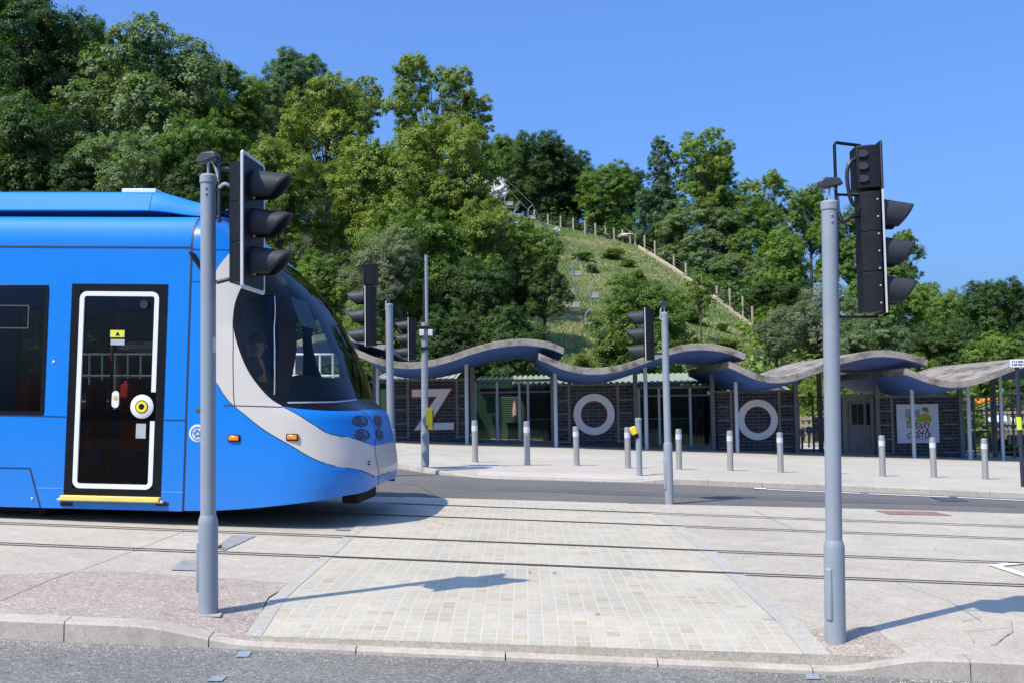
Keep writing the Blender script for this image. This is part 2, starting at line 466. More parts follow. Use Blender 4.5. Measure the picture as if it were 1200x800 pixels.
# paved setts crossing
Lp = [(301, 755), (346, 692), (397, 647), (434, 611), (466, 588), (474, 583)]
Rp = [(737, 591), (770, 605), (800, 628), (862, 684), (905, 725), (948, 775)]
left = [gpx(a, b_, 0).xy for a, b_ in Lp]; right = [gpx(a, b_, 0).xy for a, b_ in Rp]
lp = left + right
lp[0] = Vector((lp[0].x, near_kerb_y(lp[0].x) + 0.14)); lp[-1] = Vector((lp[-1].x, near_kerb_y(lp[-1].x) + 0.14))
for k in (len(left) - 1, len(left)): lp[k].y = edge_y(lp[k].x) - 0.05
ground_poly('sett_crossing', lp, 0.011, M['setts'], gz, 0.16)
# granite edging strips down both sides of the setts
def strip(name, line, w0, w1, off, mat, fn=None, kind='structure', step=0.3):
    P = [Vector((p[0], p[1])) for p in line]
    a, b = [], []
    for i, p in enumerate(P):
        t = (P[min(i + 1, len(P) - 1)] - P[max(i - 1, 0)]).normalized(); n = Vector((-t.y, t.x))
        a.append(p + n * w0); b.append(p + n * w1)
    return ground_poly(name, a + b[::-1], off, mat, fn, step, kind)
M['edging'] = speckle('granite_edging', (0.42, 0.385, 0.31), (0.33, 0.31, 0.3), (0.6, 0.59, 0.57), 200, 2.2, 0.3)
strip('crossing_edging', [lp[0]] + left[1:5], 0.0, 0.1, 0.014, M['edging'], step=.1)
strip('crossing_edging', right[1:5] + [lp[-1]], 0.0, 0.16, 0.014, M['edging'], step=.1)
# pink aggregate panels round the two nearest poles
pk = px_loop([(-260, 775), (-40, 715), (128, 669), (343, 684), (318, 713)], 0)
pk2 = [Vector((left[0].x - 0.06, near_kerb_y(left[0].x) + 0.15)), Vector((-2.4, near_kerb_y(-2.4) + 0.15)), Vector((-3.2, near_kerb_y(-3.2) + 0.15)), Vector((-6.5, near_kerb_y(-6.5) + 0.15))]
lpk = [Vector((-6.5, 7.15))] + pk[2:4] + [Vector((left[1].x - 0.13, left[1].y - 0.3))] + pk2
ground_poly('pink_aggregate_panel', lpk, 0.009, M['pink'], gz, 0.15)
lpk = px_loop([(931, 739), (1022, 735), (1066, 768)], 0) + [Vector((1.93, near_kerb_y(1.93) + 0.15))]
ground_poly('pink_aggregate_panel', lpk, 0.009, M['pink'], gz, 0.12)

# rails: grooved, flush with the paving
TH = R(4.5)
D2 = Vector((math.cos(TH), -math.sin(TH))); N2 = Vector((math.sin(TH), math.cos(TH)))
rail_t = []
for y600 in (662.3, 637.2, 609.8, 595.8):
    g = gpx(600, y600, 0, plane); rail_t.append(Vector((g.x, g.y)).dot(N2))
def st(s, t): return D2 * s + N2 * t
for t in rail_t:
    for (a, b_, zz, mt) in ((-0.028, 0.03, 0.0175, 'rail'), (-0.002, 0.021, 0.0205, 'groove')):
        lp = [st(-24 + k, t + a) for k in range(48)] + [st(23 - k, t + b_) for k in range(48)]
        ground_poly({'sealant': 'rail_sealant', 'rail': 'tram_rail', 'groove': 'rail_groove'}[mt], lp, zz, M[mt], gz, 1.0)
# concrete bay joints and the other ground marks
def line_px(name, pts, w, mat, off=0.013, fn=None): return strip(name, [gpx(a, b_, 0, fn).xy for a, b_ in pts], -w / 2, w / 2, off, mat, fn)
line_px('bay_joint', [(215, 622), (150, 647), (60, 680), (0, 705)], 0.009, M['joint'], 0.012) if False else line_px('bay_joint', [(215, 622), (150, 647), (60, 680), (0, 705)], 0.009, M['joint'])
line_px('bay_joint', [(1050, 683), (1110, 703), (1150, 728)], 0.007, M['joint'])
line_px('bay_joint', [(883, 598), (930, 620)], 0.01, M['joint'])
for q, mt in (([(263, 645), (300, 628), (272, 627), (252, 642)], 'cover'), ([(200, 668), (233, 669), (238, 656), (214, 656)], 'cover'),
              ([(392, 621), (426, 622), (437, 616), (408, 616)], 'cover')):
    ground_poly('utility_cover', px_loop(q), 0.0075, M[mt], gz, 0.2)
ground_poly('rusty_manhole', px_loop([(1025, 598), (1095, 599.5), (1116, 604), (1043, 602.5)]), 0.006, M['rust'], gz, 0.2)
for q in ([(276, 770), (291, 770), (295, 763.5), (281, 763.5)], [(242, 798.5), (260, 798.5), (266, 792.5), (250, 792.5)], [(944, 796), (962, 796), (958, 790), (944, 790)]):
    ground_poly('road_marker_tile', px_loop(q, 0, road_z), 0.006, M['tile'], road_z, 0.2)
# white chevron mark on the slab at the edge of the view
line_px('white_marking', [(1166, 663), (1200, 674), (1240, 688)], 0.11, M['white_paint'], 0.010)
line_px('white_marking', [(1162, 663.5), (1194, 660.5)], 0.1, M['white_paint'], 0.0125)

# far carriageway and the far kerb
kb_px = [(-600, 530), (-200, 538), (200, 543), (420, 545), (467, 548.5), (510, 555.5), (560, 559.5), (600, 561.5), (735, 565), (790, 567), (1000, 575.5), (1200, 584), (1700, 606)]
kb = [gpx(a, b_, 0, plane).xy for a, b_ in kb_px]
def kb_y(x):
    for p, q in zip(kb, kb[1:]):
        if p.x <= x <= q.x: return p.y + (q.y - p.y) * (x - p.x) / (q.x - p.x)
    return kb[0].y if x < kb[0].x else kb[-1].y
X = [-24 + 0.5 * k for k in range(85)]
lp = [(x, edge_y(x)) for x in X] + [(x, kb_y(x) + 0.05) for x in X[::-1]]
ground_poly('far_road', lp, 0.0, M['asphalt_far'], plane, 0.8)
xd0, xd1 = kb[6].x, kb[8].x
def fh(x):
    if x < xd0: return 0.025 + 0.08 * sstep((xd0 - x) / 1.3)
    if x > xd1: return 0.025 + 0.08 * sstep((x - xd1) / 0.9)
    return 0.025
def pav(x, y):
    k = clamp((y - kb_y(x)) / 1.3)
    return plane(x, y) + fh(x) * (1 - k) + 0.105 * k
x = -24.0
while x < 17:
    xs = [x + 0.003 + (0.914 - 0.006) * k / 4 for k in range(5)]
    o = kerb_strip('far_kerb_stone', xs, kb_y, fh, 0.15, M['kerb'], plane); o['kind'] = 'structure'; x += 0.914
YB = 62
lp = [(x, kb_y(x) + 0.15) for x in X] + [(18, YB), (-24, YB)]
ground_poly('zoo_forecourt', lp, 0.0, M['paving'], pav, 1.0)
lp = [(x, kb_y(x) + 0.16) for x in [xd0 + (xd1 - xd0) * k / 12 for k in range(13)]]
lp = lp + [(p[0], p[1] + 0.75) for p in lp[::-1]]
ground_poly('tactile_strip', lp, 0.004, M['tactile'], pav, 0.5)
for q in ([(885, 571), (897, 571.5), (903, 574), (893, 573.5)],): pass
line_px('white_edge_line', [(899, 573.6), (1008, 578.2)], 0.1, M['white_paint'], 0.012, plane)
line_px('white_edge_line', [(1018, 578.8), (1112, 582.5)], 0.1, M['white_paint'], 0.012, plane)
line_px('white_edge_line', [(1122, 583), (1200, 586.6)], 0.1, M['white_paint'], 0.012, plane)
line_px('white_edge_line', [(884, 572.4), (898, 573)], 0.2, M['white_paint'], 0.015, plane)
ground_poly('dark_manhole', px_loop([(1090, 582.5), (1118, 582), (1136, 587), (1105, 587.5)], 0, plane), 0.009, M['dark_cover'], plane, 0.2)
def pavpx(px, py): return gpx(px, py, 0, pav)

# ------------------------------------------------------------------ small things lying about
M['spray'] = simple('red_spray_paint', (0.44, 0.30, 0.25), 0.85, 0, 0.3, 20)
for pts in ([(1128, 728), (1150, 722), (1185, 728), (1186, 741), (1160, 757), (1141, 753), (1135, 741)], [(1165, 757), (1182, 742)], [(1130, 740), (1185, 735)]):
    line_px('spray_marking', pts, 0.006, M['spray'], 0.011)
M['crack'] = simple('road_crack', (0.06, 0.058, 0.055), 0.9)
line_px('road_crack', [(470, 566), (492, 569.5), (505, 577), (516, 584)], 0.02, M['crack'], 0.003, plane)
M['patch'] = speckle('patched_asphalt', (0.115, 0.112, 0.105), (0.06, 0.06, 0.058), (0.2, 0.195, 0.185), 170, 1.2, 0.3)
ground_poly('asphalt_patch', px_loop([(585, 570), (700, 574), (1010, 584), (1190, 590), (1190, 594), (1000, 588.5), (690, 578.5), (580, 573.5)], 0, plane), 0.003, M['patch'], plane, 0.6)
M['dryleaf'] = simple('dry_leaf', (0.28, 0.10, 0.03), 0.8, 0, 0.3, 30)
for (px, py, sz, rot, lab) in ((700, 719, .05, .4, 'small orange-brown dry leaf lying on the setts'), (621, 670, .045, 1.9, 'small dark curled leaf beside the front rail'), (650, 670.5, .05, 2.6, 'dark leaf on the setts just before the front rail'), (1096, 643, .05, .9, 'small dark leaf between the rails near the white mark')):
    g = gpx(px, py, .016); c, s_ = math.cos(rot), math.sin(rot); b = MB(); vs = []
    for u, v, h in ((-1, 0, .3), (-.3, .42, .1), (.5, .33, .25), (1, 0, .5), (.5, -.33, .2), (-.3, -.42, .35), (0, 0, 0)): vs.append(g + Vector(((u * c - v * s_) * sz / 2, (u * s_ + v * c) * sz / 2, h * sz * .35)))
    b.add(vs, [(k, (k + 1) % 6, 6) for k in range(6)]); o = b.build('fallen_leaf', M['dryleaf'], smooth=0); tag(o, lab, 'leaf', 'leaves lying on the paving')
# loose chippings gathered in the gutters
rg = random.Random(21); b = MB()
for k in range(900):
    x = rg.choice((rg.uniform(-3.6, -2.2), rg.uniform(-3.6, -1.6), rg.uniform(2.2, 3.6), rg.uniform(-2, 3)))
    y = near_kerb_y(x) - .02 - abs(rg.gauss(0, .09)); r_ = rg.uniform(.002, .0075); z = road_z(x, y)
    p = [Vector((x + math.cos(w) * r_ * rg.uniform(.7, 1.3), y + math.sin(w) * r_ * rg.uniform(.7, 1.3), z)) for w in (0.3, 1.9, 3.4, 5.0)]
    b.add(p + [Vector((x, y, z + r_ * 1.1))], [(0, 1, 4), (1, 2, 4), (2, 3, 4), (3, 0, 4)])
o = b.build('loose_chippings', M['edging'], smooth=0); o['kind'] = 'stuff'; o['label'] = 'loose stone chippings gathered along the kerb'
# weeds growing at the cover plates
M['weed'] = simple('weed_green', (0.12, 0.2, 0.04), 0.7, 0, 0.3, 20)
for (px, py, n_, lab) in ((258, 642.5, 12, 'small green weed tuft growing by the cover plate near the tram'),):
    g = gpx(px, py, 0); b = MB()
    for k in range(n_):
        w = rg.uniform(0, 6.28); l = rg.uniform(.03, .075); p = g + Vector((rg.gauss(0, .012), rg.gauss(0, .01), 0)); d = Vector((math.cos(w), math.sin(w), 0)); q = Vector((-d.y, d.x, 0)) * .007
        b.add([p - q, p + q, p + d * l * .5 + q + Vector((0, 0, l * .6)), p + d * l + Vector((0, 0, l * .7)), p + d * l * .5 - q + Vector((0, 0, l * .6))], [(0, 1, 2, 4), (4, 2, 3)])
    o = b.build('weed', M['weed'], smooth=0); tag(o, lab, 'weed', 'weeds in the paving')
# ------------------------------------------------------------------ traffic signals
M['pole'] = simple('grey_pole_paint', (0.25, 0.28, 0.31), 0.42, 0, 0.08, 3, 0.05, spec=0.5)
M['black'] = simple('black_signal_plastic', (0.009, 0.011, 0.014), 0.5, 0, 0.2, 12, spec=0.22)
M['visor'] = simple('faded_black_visor', (0.034, 0.037, 0.043), 0.55, 0, 0.2, 10, spec=0.3)
M['board_edge'] = simple('white_board_edge', (0.55, 0.56, 0.56), 0.6)
M['lens'] = simple('dark_lens', (0.03, 0.01, 0.01), 0.15)
M['cable'] = simple('grey_cable', (0.42, 0.43, 0.42), 0.6)
M['bcable'] = simple('black_cable', (0.012, 0.013, 0.016), 0.45)
M['yellow'] = simple('yellow_plastic', (0.78, 0.62, 0.02), 0.45, 0, 0.06)
M['steel'] = simple('brushed_steel', (0.42, 0.40, 0.37), 0.4, 0.6, 0.1, 20)
M['white_band'] = simple('white_reflective_band', (0.52, 0.54, 0.56), 0.5)
M['galv'] = simple('galvanised_steel', (0.42, 0.44, 0.46), 0.45, 0.6, 0.15, 14)

def head(parent, c, yaw, H=0.86, W=0.34, board=0.0, box=False, vl=0.25, pitch=0.264, hs=1.0):
    """three-aspect signal head facing its local +X, centre of the housing front at c"""
    T = Matrix.Translation(c) @ Matrix.Rotation(yaw, 4, 'Z') @ Matrix.Scale(hs, 4)
    h = MB(T)
    prof = [(-0.012, -W / 2), (-0.05, -W / 2), (-0.13, -W / 2 * 0.62), (-0.13, W / 2 * 0.62), (-0.05, W / 2), (-0.012, W / 2)]
    for k in (-1, 0, 1):
        z0, z1 = (k - 0.5) * H / 3 + 0.002, (k + 0.5) * H / 3 - 0.002
        h.prism([(x, y, z0) for x, y in prof], (0, 0, z1 - z0))
    for k in (-1, 1): h.tube([(-0.132, 0, k * H * 0.17 - 0.01), (-0.137, 0, k * H * 0.17 - 0.01)], 0.008, 8)
    o = h.build('signal_housing', M['black'], parent, bevel=0.006)
    if board:
        bw, bh = board, H * 1.12
        b = MB(T); y, z, c_ = bw / 2, bh / 2, 0.06
        loop = [(0, -y + c_ * 0.3, -z), (0, y - c_ * 0.3, -z), (0, y, -z + c_ * .3), (0, y, z - c_ * .3), (0, y - c_ * .3, z), (0, -y + c_ * .3, z), (0, -y, z - c_ * .3), (0, -y, -z + c_ * .3)]
        b.prism(loop, (0.008, 0, 0)); bo = b.build('backing_board', M['black'], parent)
        e = MB(T)
        inner = [(0.0105, p[1] * 0.9, p[2] * 0.955) for p in loop]
        n = len(loop); outer = [(0.0105, p[1] * 1.012, p[2] * 1.006) for p in loop]
        outb = [(-0.004, p[1] * 1.012, p[2] * 1.006) for p in loop]
        e.add(inner + outer + outb, [(k, (k + 1) % n, n + (k + 1) % n, n + k) for k in range(n)] + [(n + k, n + (k + 1) % n, 2 * n + (k + 1) % n, 2 * n + k) for k in range(n)])
        e.build('white_border', M['board_edge'], bo, smooth=0)
    else:
        b = MB(T); b.box((0.0, 0, 0), (0.012, W * 1.1, H * 1.02)); bo = b.build('front_plate', M['black'], parent)
        for s in (-1, 1):
            e = MB(T); e.box((0.0, s * W * 0.556, 0), (0.012, 0.004, H * 1.02)); e.build('plate_edge', M['board_edge'], bo)
    for k in range(7 if not board else 0):
        f = MB(T); f.ball((-0.03, -W * 0.5, -H / 2 + H * (k + 0.5) / 7), 0.006, 6, 4); f.build('fixing_screw', M['board_edge'], o, smooth=0)
    for k in (-1, 0, 1):
        z = k * pitch; r = 0.105
        v = MB(T); nseg, nr = 22, 8; vs = []
        for j in range(nseg + 1):
            w = R(-50) + R(280) * j / nseg           # open at the bottom
            up = (math.sin(w) + 1) / 2
            ln = vl * (0.34 + 0.66 * (up ** 0.75))
            for i in range(nr + 1):
                q = i / nr; rr = r * (1 - 0.2 * q)
                vs.append((0.006 + ln * q, math.cos(w) * rr, z + math.sin(w) * rr - 0.02 * q))
        fs = [(j * (nr + 1) + i, (j + 1) * (nr + 1) + i, (j + 1) * (nr + 1) + i + 1, j * (nr + 1) + i + 1) for j in range(nseg) for i in range(nr)]
        v.add(vs, fs); vo = v.build('visor', M['visor'], parent)
        m = vo.modifiers.new('thick', 'SOLIDIFY'); m.thickness = 0.006; m.offset = 1
        l = MB(T); l.lathe((0.004, 0, z), [(0.094, 0), (0.09, 0.01), (0.06, 0.024), (0.001, 0.03)], 20, (1, 0, 0)); l.build('lens', M['lens'], parent)
    if box:
        b = MB(T); z0 = H / 2 + 0.02
        bw = 0.2
        b.prism([(0.005, -bw / 2, z0), (-0.06, -bw / 2, z0), (-0.15, -bw / 2 * 0.8, z0), (-0.15, bw / 2 * 0.8, z0), (-0.06, bw / 2, z0), (0.005, bw / 2, z0)], (0, 0, 0.29))
        b.box((0.008, 0, z0 + 0.15), (0.02, bw * 1.08, 0.33))
        bo = b.build('indicator_box', M['black'], parent, bevel=0.012)
        for k in range(3):
            q = MB(T)
            for (xc, yc, yy) in ((-0.105, -bw / 2 * 0.905, 0),):
                rot = Matrix.Rotation(math.atan2(0.02, 0.09), 4, 'Z').inverted()
                pts = [(-0.028, 0.022), (-0.028, -0.022), (0.012, -0.022), (0.026, -0.012), (0.03, 0), (0.026, 0.012), (0.012, 0.022)]
                loop = [rot @ Vector((p[0], 0.004, p[1])) + Vector((xc, yc, z0 + 0.065 + 0.083 * k)) for p in pts]
                q.prism(loop, rot @ Vector((0, -0.018, 0)))
            q.build('vent_hood', M['visor'], bo)
    return T
def pole(parent, base, top, r=0.05, sleeve=0.0, r2=0.064, door=-1, mat='pole', lean=None):
    """round post with a wider sleeve at its foot, cap and an access door"""
    b = Vector(base); t = Vector(top); d = (t - b); H = d.length; u = d / H
    p = MB(); p.tube([b + u * max(0, sleeve - .01), t], r, 24)
    for k, q in ((H - 0.09, -0.35), (H - 0.13, 0.1)):
        p.ball(b + u * k + Vector((0.0, -r, 0)), 0.009, 8, 5)
    po = p.build('pole', M[mat], parent)
    if sleeve:
        s = MB(); s.tube([b - u * 0.03, b + u * (sleeve - 0.02), b + u * sleeve, b + u * (sleeve + 0.035)], [r2, r2, r2 * 0.98, r + 0.001], 24)
        so = s.build('pole_sleeve', M[mat], parent)
        a = MB(); 
        w = R(-90 + door); dv = Vector((math.cos(w), math.sin(w), 0))
        tang = Vector((-dv.y, dv.x, 0)); z0, z1 = sleeve * 0.24, sleeve * 0.78
        c = b + dv * (r2 * 0.94) + u * ((z0 + z1) / 2)
        rot = Matrix((tang, -dv, (0, 0, 1))).transposed().to_4x4()
        a.box(c, (0.05, 0.034, z1 - z0), rot); a.build('access_door', M[mat], so, bevel=0.014)
    c = MB(); c.lathe(t - u * 0.05, [(r + 0.001, 0), (r + 0.006, 0.004), (r + 0.006, 0.05), (r * 0.9, 0.062), (0.001, 0.066)], 24)
    co = c.build('pole_cap', M[mat], parent, smooth=35)
    return u
def detector(parent, top, yaw, s=1.0):
    """small vehicle detector on a stalk with its cables"""
    T = Matrix.Translation(top) @ Matrix.Rotation(yaw, 4, 'Z')
    a = MB(T); a.tube([(0, 0, -0.02), (0, 0, 0.07 * s), (-0.005, 0, 0.1 * s)], 0.008, 8); st_ = a.build('detector_stalk', M['galv'], parent)
    d = MB(T)
    Rm = Matrix.Rotation(R(14), 4, 'Y')
    pts = [(-0.075, -0.03), (-0.06, 0.02), (0.03, 0.045), (0.075, 0.03), (0.085, -0.01), (0.05, -0.028)]
    loop = [Rm @ Vector((x * s, -0.035 * s, z * s)) + Vector((-0.01, 0, 0.13 * s)) for x, z in pts]
    d.prism(loop, (0, 0.07 * s, 0)); d.build('detector', M['dark_grey'], parent, bevel=0.01)
    c = MB(T)
    for k in (0, 1):
        c.tube(spline([(-0.03, 0.01 * k, 0.1 * s), (-0.055 - 0.012 * k, -0.01, 0.03), (-0.075 + 0.01 * k, -0.02, -0.07), (-0.05, -0.03, -0.105)], 6), 0.0045, 6)
    c.build('detector_cable', M['cable'], parent)
M['dark_grey'] = simple('dark_grey_casing', (0.05, 0.05, 0.055), 0.4, 0.2)

GS = 'tram crossing traffic signals'
def signal(label, base_px, top_px, head_c, yaw, H, Hw, side, board=0.0, box=False, sleeve=0.62, r=0.05, door=-60, dety=0.0, det=True, off_fn=gz, vl=0.27, Y=None, hs=1.0):
    base = gpx(*base_px, 0, off_fn)
    if Y: base = at(base_px[0], base_px[1], Y)
    top = at(top_px[0], top_px[1], base.y)
    e = empty('traffic_signal', base, label, 'traffic signal', GS)
    pole(e, base, top, r, sleeve, r * 1.27, door)
    if det: detector(e, top, dety)
    c = at(head_c[0], head_c[1], base.y + head_c[2])
    head(e, c, yaw, H, Hw, board, box, vl, H / 3 * 0.96, hs)
    return e, base, top, c
# nearest signal by the tram
e, b0, t0, c0 = signal('tall grey traffic signal in front of the tram with a white edged backing board', (244, 719), (244, 207), (296, 263, 0.03), R(-5), 0.82, 0.3, 1, board=0.46, dety=R(160), door=-75, r=0.051)
k = MB(); k.tube([Vector((t0.x + 0.075, t0.y, t0.z + 0.05)), Vector((c0.x - 0.1, c0.y, t0.z + 0.05))], 0.012, 8); k.build('bracket', M['dark_grey'], e)
k = MB(); k.tube([Vector((t0.x + 0.075, t0.y, t0.z + 0.12)), Vector((t0.x + 0.075, t0.y, t0.z - 0.32))], 0.014, 8); k.build('bracket', M['dark_grey'], e)
k = MB(); k.tube([Vector((t0.x + 0.05, t0.y, t0.z - 0.1)), Vector((t0.x + 0.075, t0.y, t0.z - 0.1))], 0.012, 8); k.build('bracket', M['dark_grey'], e)
k = MB(); k.tube([Vector((t0.x + 0.05, t0.y, t0.z - 0.28)), Vector((t0.x + 0.075, t0.y, t0.z - 0.28))], 0.012, 8); k.build('bracket', M['dark_grey'], e)
k = MB(); k.tube([Vector((b0.x + 0.05, b0.y, c0.z - 0.4)), Vector((c0.x - 0.1, c0.y, c0.z - 0.36))], 0.014, 8); k.build('bracket', M['dark_grey'], e)
k = MB(); k.tube(spline([(t0.x + 0.08, t0.y - 0.02, t0.z - 0.085), (t0.x + 0.12, t0.y - 0.03, t0.z - 0.06), (t0.x + 0.16, t0.y - 0.02, t0.z - 0.075), (c0.x - 0.12, c0.y, t0.z - 0.065)], 6), 0.012, 8)
k.build('signal_cable', M['galv'], e)
k = MB(); bb = b0 + Vector((0.0, -0.015, 0)); k.box(bb + Vector((0, 0, 0.004)), (0.19, 0.19, 0.01), Matrix.Rotation(R(8), 4, 'Z')); k.build('foot_plate', M['kerb'], e)
k = MB(); u_ = (t0 - b0).normalized(); p_ = b0 + u_ * (at(252, 404, b0.y).z - b0.z)
for a_ in range(5):
    w0, w1 = R(-42 + a_ * 9), R(-33 + a_ * 9); r_ = .0525
    k.add([p_ + Vector((math.cos(w_) * r_, math.sin(w_) * r_, h_)) for w_, h_ in ((w0, -.05), (w1, -.05), (w1, .05), (w0, .05))], [(0, 1, 2, 3)])
k.build('sticker', M['board_edge'], e)
# nearest signal on the other side of the crossing
e, b1, t1, c1 = signal('tall grey foreground traffic signal seen against the sky, indicator box on its head', (979, 753), (972, 238), (1030, 297, 0.05), R(-3), 0.79, 0.235, 1, box=True, dety=R(180), door=-50, r=0.052, vl=0.225)
xf = t1.x + 0.045
k = MB(); k.tube([(xf, t1.y, t1.z - 0.4), (xf, t1.y, t1.z + 0.385), (xf + 0.01, t1.y, t1.z + 0.4), (c1.x - 0.1, c1.y, t1.z + 0.39)], 0.011, 8); k.build('bracket', M['black'], e)
k = MB(); k.tube([(xf, t1.y, t1.z + 0.055), (c1.x - 0.1, c1.y, t1.z + 0.055)], 0.009, 8); k.build('bracket', M['black'], e)
k = MB(); k.tube([(b1.x, b1.y, c1.z - 0.42), (c1.x - 0.02, c1.y, c1.z - 0.42)], 0.009, 8); k.build('bracket', M['black'], e)
k = MB(); k.tube(spline([(c1.x - 0.15, c1.y - 0.06, t1.z + 0.29), (c1.x - 0.2, c1.y - 0.07, t1.z + 0.25), (c1.x - 0.215, c1.y - 0.07, t1.z + 0.15), (c1.x - 0.19, c1.y - 0.07, t1.z + 0.0), (c1.x - 0.12, c1.y - 0.06, t1.z - 0.05)], 8), 0.013, 8)
k.tube(spline([(t1.x + 0.05, t1.y - 0.02, t1.z - 0.07), (t1.x + 0.075, t1.y - 0.03, t1.z - 0.13), (t1.x + 0.13, t1.y - 0.03, t1.z - 0.1), (c1.x - 0.12, c1.y - 0.03, t1.z - 0.08)], 8), 0.016, 8)
k.build('signal_cable', M['bcable'], e)
# beyond the tracks: pole just past the tram's nose, with head facing the other way
e, b2, t2, c2 = signal('traffic signal just past the tram nose with a black indicator box on top', (458.5, 550), (456, 357), (429.5, 371, 0.0), R(178), 0.8, 0.2, -1, box=True, dety=R(20), r=0.066, sleeve=0.7, off_fn=pav, hs=1.32)
for dz in (.1, .7):
    k = MB(); k.tube([(t2.x - 0.04, t2.y, t2.z - dz), (c2.x + 0.1, c2.y, t2.z - dz)], 0.014, 8); k.build('bracket', M['black'], e)
# middle pole across the track, head facing the tram
e, b3, t3, c3 = signal('slim grey traffic signal between the tracks and the far road, black head facing the tram', (784.5, 590), (778.5, 367), (755.5, 392, 0.0), R(177), 0.745, 0.2, -1, dety=R(10), r=0.05, sleeve=0.85, off_fn=gz)
for dz in (.1, .58):
    k = MB(); k.tube([(t3.x - 0.04, t3.y, t3.z - dz), (c3.x + 0.1, c3.y, t3.z - dz)], 0.014, 8); k.build('bracket', M['black'], e)

# the lamp-like mast on the far pavement with its signal head and yellow push button
base = pavpx(498, 547); Yb = base.y
e = empty('traffic_signal', base, 'traffic signal with a thin mast and yellow push button in front of the letter Z', 'traffic signal', GS)
p = MB(); p.tube([base - Vector((0, 0, .05)), at(497.5, 378, Yb)], 0.065, 20); p.build('pole', M['pole'], e)
p = MB(); p.tube([at(498, 505, Yb) , at(498.2, 545, Yb)], 0.078, 20); p.build('pole_sleeve', M['pole'], e)
p = MB(); p.tube([at(500.2, 392, Yb - .02), at(499.5, 301, Yb - .02), at(499.5, 299, Yb - .02)], [0.032, 0.032, 0.036], 12); p.build('mast', M['pole'], e)
for yy in (384, 408):
    p = MB(); p.box(at(498, yy, Yb), (0.18, 0.18, 0.05)); p.build('clamp', M['black'], e)
p = MB(); p.tube([at(496.5, 326, Yb), at(496.5, 440, Yb)], 0.018, 8); p.build('signal_cable', M['bcable'], e)
for xx, w in ((494.5, 0.09), (504.5, 0.085)):
    p = MB(); p.box(at(xx, 390, Yb - .05), (w, 0.12, 0.12)); p.build('sensor_box', M['board_edge'], e, bevel=0.01)
c = at(479.5, 397.5, Yb); head(e, c, R(178), 0.8, 0.24, 0.0, False, 0.27, 0.25)
for yy in (380, 413):
    k = MB(); k.tube([at(496, yy, Yb), at(484, yy, Yb)], 0.02, 8); k.build('bracket', M['black'], e)
p = MB(); cc = at(503.2, 488, Yb - 0.08); p.box(cc, (0.12, 0.12, 0.32)); p.box(cc + Vector((0.02, 0, -0.19)), (0.09, 0.1, 0.1)); p.build('push_button_unit', M['yellow'], e, bevel=0.02)
p = MB(); p.box(cc + Vector((0.06, 0.02, -0.05)), (0.03, 0.09, 0.36)); p.build('push_button_back', M['black'], e)

# short push button post
base = pavpx(749.5, 557); Yb = base.y
e = empty('push_button_post', base, 'short grey post with a yellow push button box on the far pavement', 'post')
top = at(748, 490, Yb)
pole(e, base, top, 0.055, 0)
p = MB(); cc = at(742.3, 504, Yb - 0.04); Rm = Matrix.Rotation(R(-22), 4, 'Y')
p.box(cc, (0.11, 0.12, 0.15), Rm); p.build('push_button_unit', M['yellow'], e, bevel=0.015)
p = MB(); p.box(cc + Vector((0.035, 0.02, -0.06)), (0.07, 0.08, 0.16), Rm); p.build('push_button_back', M['black'], e)

# bollards
def bollard(base, top, label):
    u = (top - base); H = u.length; u.normalize()
    e = empty('bollard', base, label, 'bollard', 'steel bollards along the far pavement')
    p = MB(); p.tube([base - u * 0.04, top - u * 0.03, top - u * 0.008, top], [0.062, 0.062, 0.058, 0.045], 20); p.build('post', M['steel'], e)
    p = MB(); p.tube([base + u * (H * 0.74), base + u * (H * 0.87)], 0.0645, 20); p.build('reflective_band', M['white_band'], e)
    p = MB(); p.tube([base + u * 0.0, base + u * 0.012], 0.085, 20); p.build('foot_ring', M['steel'], e)
BL = [(557, 541, 556, 492, 'steel bollard nearest the letter Z, in front of the first glazed opening'),
      (618, 544.5, 617, 493, 'steel bollard in front of the green wheelie bin and the entrance doors'),
      (676, 545, 674.5, 499, 'steel bollard at the edge of the first letter O'),
      (736, 548, 735, 500, 'steel bollard close beside the short yellow push button post'),
      (796, 549.5, 795, 502, 'steel bollard just beyond the slim middle traffic signal pole'),
      (856, 551, 855, 504, 'steel bollard at the near edge of the second letter O'),
      (915, 553, 913.5, 506, 'steel bollard between the second letter O and the foreground signal pole'),
      (974.5, 555, 973, 507.5, 'steel bollard hidden behind the foreground signal pole'),
      (1034.5, 557.5, 1033, 509.5, 'steel bollard before the kiosk door, beside the logo board'),
      (1094.5, 559, 1092.5, 512, 'steel bollard overlapping the lower edge of the white logo board'),
      (1155, 561, 1153, 513, 'steel bollard in front of the playground railings')]
for (a, b_, c_, d_, lab) in BL:
    base = pavpx(a, b_); bollard(base, at(c_, d_, base.y), lab)

